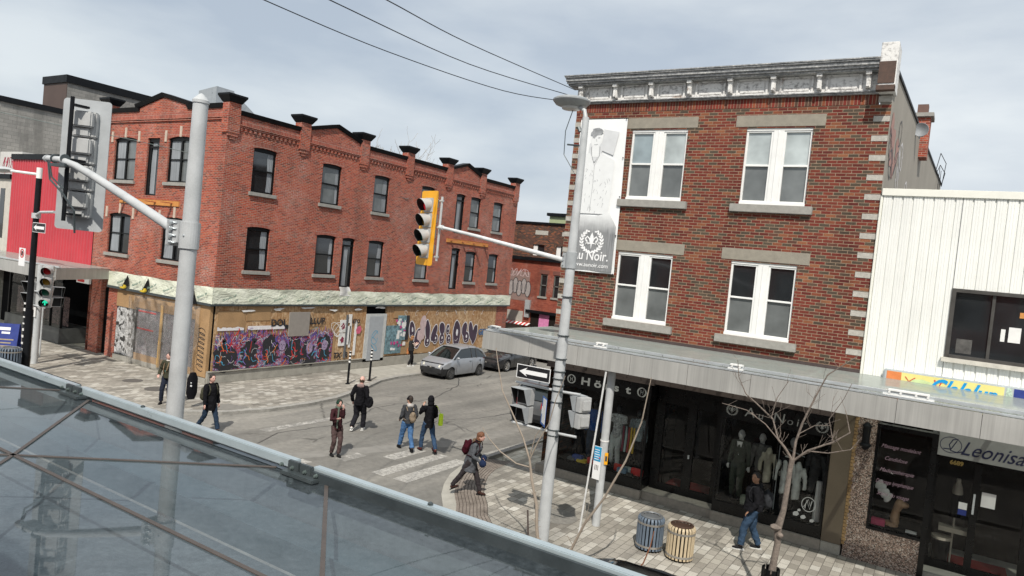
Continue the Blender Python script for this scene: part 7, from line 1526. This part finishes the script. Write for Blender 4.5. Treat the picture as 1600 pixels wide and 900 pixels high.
# person eating, dark green beanie
P = (-14.68, 14.85, RZ)
figure('person', 'person in dark maroon jacket and green beanie eating while walking', P, A(112), 1.66, [(-.08, .1, .085), (.09, -.05, .085)], [(-.05, .24, 1.50), (.17, .36, 1.24)], fab('jacket_maroon', (.045, .017, .02), .5), fab('plaid_brown', (.09, .06, .058), .6), SHOEK, SKINP, headgear='beanie', headgm=fab('beanie_green', (.015, .045, .03)), hair=mat('hair_dark3', (.03, .02, .015), .8), neckcloth=fab('scarf_sage', (.12, .15, .12)), coat=.06, hp=A(12), bulk=.98)
t = thing('hip_bag', 'small dark red bag at the hip of the person in the green beanie', 'bag', (0, 0, 0)); q = MB(); q.ell((.0, -.2, 1.0), (.09, .07, .07), 12, 8); solid(q, 'bag', fab('bag_red', (.16, .012, .02)), t, .012); place(t, P, -A(112))
t = thing('scarf_tail', 'long sage green scarf hanging down the front of the person in the green beanie', 'scarf', (0, 0, 0)); q = MB(); q.tube([(.05, .13, 1.46), (.07, .17, 1.25), (.08, .17, 1.0), (.07, .16, .86)], [(.05, .015)]*4, 8); q.build('cloth', MATS['scarf_sage'], t, smooth=True); place(t, P, -A(112))
# man with rucksack crossing at left
P = (-18.85, 13.6, RZ)
figure('person', 'man in long black coat and jeans walking with a small rucksack at left', P, A(88), 1.79, [(-.09, .33, .085), (.09, -.36, .15, .5)], [(-.24, .08, .86), (.27, .12, .88)], BLKC, JEAND, fab('shoe_mixed', (.08, .08, .07), .8), SKINP, hair=mat('hair_dark4', (.025, .018, .014), .7), coat=.22, bulk=1.15, hy=A(6), sole=SOLE)
pack('olive rucksack on the man in the long black coat', P, A(88), 1.0, fab('pack_olive', (.06, .058, .04)), w=.13, off=(.05, -.25, 1.15))
# man half hidden by the near mast
P = (-22.35, 14.4, 0)
figure('person', 'man in open olive jacket and teal shirt half hidden behind the near mast', P, A(140), 1.76, [(-.1, .02, .085), (.14, .1, .085)], [(-.28, .0, .86), (.25, .15, 1.0)], fab('jacket_olive', (.05, .05, .033)), fab('trouser_navy', (.02, .025, .04)), SHOEK, SKINP, hair=mat('hair_dark5', (.03, .02, .016), .7), bulk=1.12, hy=A(45), collar=mat('pale_collar', (.5, .46, .42), .9))
t = thing('open_shirt', 'teal shirt and tan scarf front worn by the man in the olive jacket', 'shirt', (0, 0, 0)); q = MB(); q.ell((0, .085, 1.12), (.11, .085, .25), 14, 10); o = solid(q, 'shirt_front', fab('shirt_teal', (.12, .25, .22)), t, .013, 2, .02); q = MB(); q.tube([(.09, .16, 1.42), (.1, .2, 1.25), (.1, .17, 1.05)], [(.045, .02)]*3, 8); q.tube([(-.05, .14, 1.44), (-.03, .19, 1.3), (0, .19, 1.16)], [(.035, .02)]*3, 8); q.build('scarf_front', fab('scarf_tan', (.26, .19, .12), .5), t); place(t, P, -A(140))
t = thing('instrument_case', 'black rounded case standing out behind the near mast', 'case', (-21.4, 14.75, 0)); q = MB(); q.tube([(-21.42, 14.7, .3), (-21.42, 14.7, .5), (-21.42, 14.7, 1.0), (-21.42, 14.7, 1.2)], [(.12, .08), (.2, .1), (.19, .1), (.1, .07)], 18); q.build('case', BLKC, t, smooth=True, fix=True); q = MB(); q.box(-21.4, -21.28, 14.58, 14.6, .75, .8); q.box(-21.4, -21.3, 14.58, 14.6, .86, .89); q.build('case_print', LTXT, t)
# woman at the boarded wall
P = (-23.75, 28.9, 0)
figure('person', 'person in black vest with light sleeves facing the boarded wall by the silver car', P, A(25), 1.62, [(-.08, .16, .085), (.08, -.14, .085)], [(-.1, .3, 1.3), (.12, .32, 1.3)], mat('vest_black', (.014, .014, .015), .9), fab('leggings_black', (.014, .014, .016)), SOLE, SKINP, hair=mat('hair_ginger', (.28, .13, .05), .7), hairlong=1, bulk=1.0, sole=SOLE, vox=.012, sleeve=.4)
t = thing('jacket_sleeves', 'pale pink sleeves of the person facing the boarded wall', 'sleeves', (0, 0, 0)); q = MB(); q.tube([(.2, .0, 1.28), (.2, .1, 1.12), (.14, .28, 1.22)], [.065, .06, .045], 10); q.tube([(-.2, .0, 1.28), (-.2, .1, 1.12), (-.13, .27, 1.22)], [.065, .06, .045], 10); q.build('sleeve_cloth', mat('pale_pink', (.55, .42, .36), .9), t, smooth=True); place(t, P, -A(25))
t = thing('tote_bag', 'orange tote bag at the side of the person facing the boarded wall', 'bag', (0, 0, 0)); MB().box(-.3, -.2, -.12, .12, .6, .95).build('bag', mat('tote_orange', (.5, .2, .07), .8), t, bevel=.03); place(t, P, -A(25))

# ---------------------------------------------------------------- shop mannequins and goods
MP = dict(cat='mannequin', vox=.014)
WSH = mat('pattern_shirt', (.42, .44, .45), .9, var=1.2, scale=22, fine=30)
def mann(lab, x, y, az, hgt, top, legs, skin=MANK, **k): return figure('mannequin', lab, (x, y, .54), az, hgt, [(-.09, .02, .085), (.1, -.02, .085)], k.pop('hands', hang), top, legs, SHOEK, skin, cat='mannequin', vox=.014, **k)
mann('dark mannequin in pale check shirt at the left end of the clothes window', -8.75, 18.7, A(150), 1.75, mat('check_shirt', (.45, .45, .44), .9, var=.9, scale=30), BLKC, sleeve=1.0)
mann('mannequin in a royal blue jacket second from the left in the clothes window', -8.3, 18.65, A(170), 1.75, fab('royal_jacket', (.02, .07, .24)), JEAND)
mann('mannequin in patterned short sleeved shirt and white trousers behind the canopy column', -7.55, 18.6, A(180), 1.78, WSH, fab('white_trousers', (.5, .54, .53)), MANK, sleeve=.4)
mann('mannequin in a blue grey floral jacket near the right end of the clothes window', -6.95, 18.6, A(165), 1.75, mat('floral_jacket', (.20, .25, .27), .9, var=1.0, scale=25), BLKC)
mann('white handed mannequin in a dark green suit in the right hand shop window', -4.15, 18.55, A(180), 1.8, fab('suit_green', (.05, .058, .045)), fab('suit_green', (.03, .035, .03)), MANQ, coat=.1)
mann('mannequin in a grey blazer over black in the right hand shop window', -3.65, 18.65, A(180), 1.8, fab('blazer_grey', (.13, .125, .12)), BLKC, MANQ, coat=.08)
mann('mannequin in a brown jacket behind the hanging white coats', -2.95, 18.9, A(190), 1.8, fab('jacket_brown', (.06, .048, .04)), BLKC, MANQ)
mann('mannequin in a long grey coat at the right end of the suit window', -2.4, 19.0, A(190), 1.75, fab('coat_dim', (.11, .11, .11)), BLKC, MANK, coat=.35)
t = thing('shirt_collar', 'white shirt and tie panel on the green suited mannequin', 'shirt', (-4.15, 18.4, 1.9)); MB().prism([(-4.22, 18.39, 2.05), (-4.08, 18.39, 2.05), (-4.15, 18.39, 1.7)], (0, .03, 0)).build('shirt_panel', PAPER, t)
def hanging(lab, x, y, z0, z1, w, m_, name='hanging_coat'):
    q = MB(); q.tube([(x, y, z0), (x, y, (z0+z1)/2), (x, y, z1-.12), (x, y, z1)], [(w*1.1, .09), (w, .09), (w*.95, .08), (w*.3, .04)], 14); t = thing(name, lab, 'clothes', (x, y, z0))
    for k in (-1, 1): q.tube([(x+k*w*.75, y, z1-.14), (x+k*w*1.25, y-.02, (z0+z1)/2+.05), (x+k*w*1.3, y-.02, z0+.25)], [.06, .055, .045], 8)
    solid(q, 'coat', m_, t, .014, 3, .05, .15)
CRM = fab('cream_coat', (.42, .39, .31)); WCT = fab('white_coat', (.62, .63, .6)); 
hanging('cream overshirt hanging left of the white coats in the shop window', -3.42, 18.42, 1.2, 2.05, .14, CRM); hanging('white coat with black scarf hanging in the middle of the shop window', -3.0, 18.4, 1.05, 1.95, .17, WCT); hanging('long white coat hanging behind the street tree', -2.72, 18.45, .95, 1.85, .15, WCT)
t = thing('white_fabric', 'tall pale fabric roll at the right end of the suit window', 'fabric', (-2.2, 18.5, .54)); MB().tube([(-2.2, 18.45, .54), (-2.2, 18.45, 1.5)], [.09, .07], 12).build('roll', PAPER, t)
q = MB(); q.prism([(-3.12, 18.28, 1.95), (-2.86, 18.28, 1.92), (-2.92, 18.28, 1.55), (-3.02, 18.28, 1.45)], (0, .03, 0)); label(q.build('scarf', BLKC), 'black scarf draped over the middle white coat', 'scarf')
t = thing('clothes_rail', 'thin dark rail above the hanging coats', 'rail', (-3.1, 18.5, .54)); MB().tube([(-3.2, 18.5, .54), (-3.2, 18.5, 2.15), (-2.6, 18.45, 2.0)], .012, 6).build('rail', GALV2, t)
# rolled trousers and bags on the window floor
for k, (x, c, nm) in enumerate(((-7.28, (.20, .02, .05), 'crimson'), (-7.2, (.35, .48, .48), 'pale aqua'), (-7.12, (.30, .03, .03), 'red'), (-7.05, (.50, .33, .02), 'mustard'), (-6.97, (.50, .33, .03), 'golden'))):
    q = MB(); q.tube([(x, 18.35, 1.1), (x+.01, 18.36, 1.5), (x, 18.36, 1.8)], [(.032, .03), (.036, .03), (.03, .025)], 8); label(q.build('folded_trousers', mat('trouser_'+nm.replace(' ', '_'), c, .9)), nm+' trousers hung in the row beside the floral jacket', 'clothes', 'coloured trousers hung in a row')
for x, y, w, dd, hh, c, nm in ((-8.55, 18.3, .16, .1, .16, (.02, .06, .25), 'blue bag between the two left mannequins'), (-8.38, 18.25, .15, .12, .08, (.55, .42, .04), 'yellow folded shirt on the window floor'), (-8.72, 18.25, .12, .1, .08, (.10, .11, .12), 'grey pouch at the far left of the window floor'), (-8.12, 18.3, .13, .05, .18, (.5, .02, .02), 'small red bag right of the yellow shirt'), (-7.9, 18.35, .12, .05, .14, (.42, .02, .02), 'red box standing behind the thin rod'), (-7.3, 18.3, .12, .05, .2, (.52, .03, .02), 'red bag beside the canopy column in the window'), (-7.15, 18.25, .14, .1, .14, (.13, .22, .32), 'denim blue bag on the window floor'), (-7.05, 18.4, .13, .1, .14, (.4, .48, .48), 'pale grey bag behind the denim blue bag'), (-6.75, 18.3, .17, .05, .2, (.52, .03, .03), 'wide red bag at the right corner of the window'), (-6.9, 18.18, .09, .06, .06, (.03, .03, .03), 'black sunglasses case in front of the wide red bag')):
    q = MB(); q.box(x-w, x+w, y-dd, y+dd, .54, .54+hh); t = label(q.build('display_bag', mat('good_'+nm.replace(' ', '_')[:18], c, .6), bevel=.02), nm, 'goods')
t = thing('magazine_stack', 'pale books and leaflets stacked at the foot of the suited mannequins', 'books', (-3.75, 18.3, .54)); q = MB(); q.box(-3.95, -3.75, 18.2, 18.4, .54, .75); q.box(-3.72, -3.45, 18.2, 18.4, .54, .62); q.build('books', mat('book_pale', (.25, .28, .22), .8, var=.8, scale=14), t)
# lingerie shop goods
t = thing('bust_form', 'cream dress form bust behind the glass entrance door', 'mannequin', (.58, 18.95, .3)); q = MB(); q.tube([(.58, 18.95, 1.35), (.58, 18.95, 1.6), (.58, 18.95, 1.85), (.58, 18.95, 1.98), (.58, 18.95, 2.08), (.58, 18.95, 2.16)], [(.13, .1), (.12, .1), (.17, .11), (.13, .09), (.05, .05), (.045, .045)], 16); solid(q, 'torso', mat('form_cream', (.45, .4, .33), .7), t, .012); q = MB(); q.tube([(.58, 18.95, .2), (.58, 18.95, 1.4)], .02, 8); q.box(.3, .9, 18.8, 19.1, .95, 1.05); q.build('stand', MATS['form_cream'], t)
q = MB(); q.tube([(.58, 18.95, 1.3), (.58, 18.95, 1.6), (.58, 18.95, 1.82)], [(.145, .115), (.135, .115), (.18, .12)], 16); q.build('black_top', BLKC, t)
t = thing('side_table', 'round cream topped black stool behind the glass entrance door', 'stool', (.35, 18.9, .12)); MB().lathe((.38, 18.9, .75), [(.2, 0), (.2, .06)], 18).build('top', MATS['form_cream'], t); MB().lathe((.38, 18.9, .12), [(.16, 0), (.17, .6)], 14).build('base', BLKC, t)
t = thing('lingerie_form', 'tan shapewear torso form low in the massage shop window', 'mannequin', (-.55, 18.45, .86)); q = MB(); q.tube([(-.55, 18.4, .95), (-.57, 18.4, 1.1), (-.55, 18.4, 1.25), (-.5, 18.4, 1.42), (-.5, 18.4, 1.52)], [(.12, .09), (.15, .1), (.1, .08), (.14, .1), (.08, .06)], 14); q.ell((-.4, 18.38, 1.42), (.1, .08, .07), 10, 8); solid(q, 'torso', mat('form_tan', (.36, .22, .13), .6), t, .012); q = MB(); q.lathe((-.62, 18.4, .9), [(.15, 0), (.14, .08)], 14); q.build('base', MATS['form_tan'], t)
t = thing('white_garment', 'white and grey folded garment hanging at the left of the massage window', 'clothes', (-.9, 18.4, 1.5)); q = MB()
for k in range(4): q.ell((-.95+.07*k, 18.36, 1.78-.09*k), (.07, .04, .13), 10, 8, Matrix.Rotation(.5, 3, 'Y'))
solid(q, 'garment', PAPER, t, .012, 2, .03)
t = thing('pink_box', 'pink box on the massage shop window floor', 'box', (-.92, 18.35, .86)); MB().box(-1.02, -.74, 18.25, 18.4, .86, 1.0).build('box', mat('box_pink', (.5, .06, .14), .6), t)
t = thing('leaflets', 'white leaflets on the massage shop window floor', 'leaflets', (-.25, 18.3, .86)); MB().box(-.32, -.1, 18.22, 18.34, .865, .9).build('paper', PAPER, t)
# split collected pieces into parts of their own
def split(names):
    for o in [o for o in bpy.data.objects if o.type == 'MESH' and o.name.split('.')[0] in names]:
        nm = names[o.name.split('.')[0]]; bm = bmesh.new(); bm.from_mesh(o.data); bmesh.ops.remove_doubles(bm, verts=bm.verts, dist=.0004); bm.verts.ensure_lookup_table(); seen = set(); isl = []
        for v in bm.verts:
            if v.index in seen: continue
            st = [v]; seen.add(v.index); cur = []
            while st:
                a = st.pop(); cur.append(a.index)
                for e_ in a.link_edges:
                    b = e_.other_vert(a)
                    if b.index not in seen: seen.add(b.index); st.append(b)
            isl.append(set(cur))
        if len(isl) < 2: bm.free(); o.name = nm; continue
        for k, s_ in enumerate(isl[:100]):
            b2 = bm.copy(); b2.verts.ensure_lookup_table(); bmesh.ops.delete(b2, geom=[v for v in b2.verts if v.index not in s_], context='VERTS')
            me = o.data.copy(); b2.to_mesh(me); b2.free(); c = bpy.data.objects.new(nm, me); C.objects.link(c); c.parent = o.parent; c.location = o.location; c.rotation_euler = o.rotation_euler
        bm.free(); bpy.data.objects.remove(o)
split({'osb_board': 'osb_board', 'plywood_board': 'plywood_board', 'brick_arch': 'brick_arch', 'quoins': 'quoin', 'ground_floor_brick': 'brick_pillar', 'keystones': 'keystone', 'poster': 'poster', 'cornice_brackets': 'cornice_bracket', 'stone_panel': 'stone_panel',
 'headlight': 'headlight', 'tail_light': 'tail_light', 'mirrors': 'wing_mirror', 'eyes': 'eye', 'eyebrows': 'eyebrow', 'roof_beam': 'roof_beam', 'straps': 'strap', 'roof_rail': 'roof_rail', 'signal_bracket': 'signal_bracket', 'foundation': 'foundation', 'torn_opening': 'torn_opening', 'torn_flap': 'torn_flap', 'pillars': 'roof_pillar', 'strap': 'strap', 'mural_faces': 'painted_face', 'shop_plinth': 'shop_plinth', 'blue_posters': 'blue_poster', 'plinth': 'plinth', 'support_post': 'support_post', 'band': 'band', 'window_note': 'window_note', 'books': 'book', 'fascia': 'fascia_panel', 'dark_cornice': 'dark_cornice', 'corrugated_siding': 'corrugated_siding', 'parapet_coping': 'parapet_coping', 'display_glass': 'display_glass', 'door_glass': 'door_pane', 'mural_red_stroke': 'mural_red_stroke', 'mural_violet_stroke': 'mural_violet_stroke', 'mural_white_stroke': 'mural_white_stroke', 'mural_blue_stroke': 'mural_blue_stroke', 'mural_orange_stroke': 'mural_orange_stroke', 'bracket_bolts': 'bolt', 'poster_blocks': 'poster_block', 'door_notice': 'door_notice', 'poster_scraps': 'poster_scrap'})
print('objects', len(bpy.data.objects))
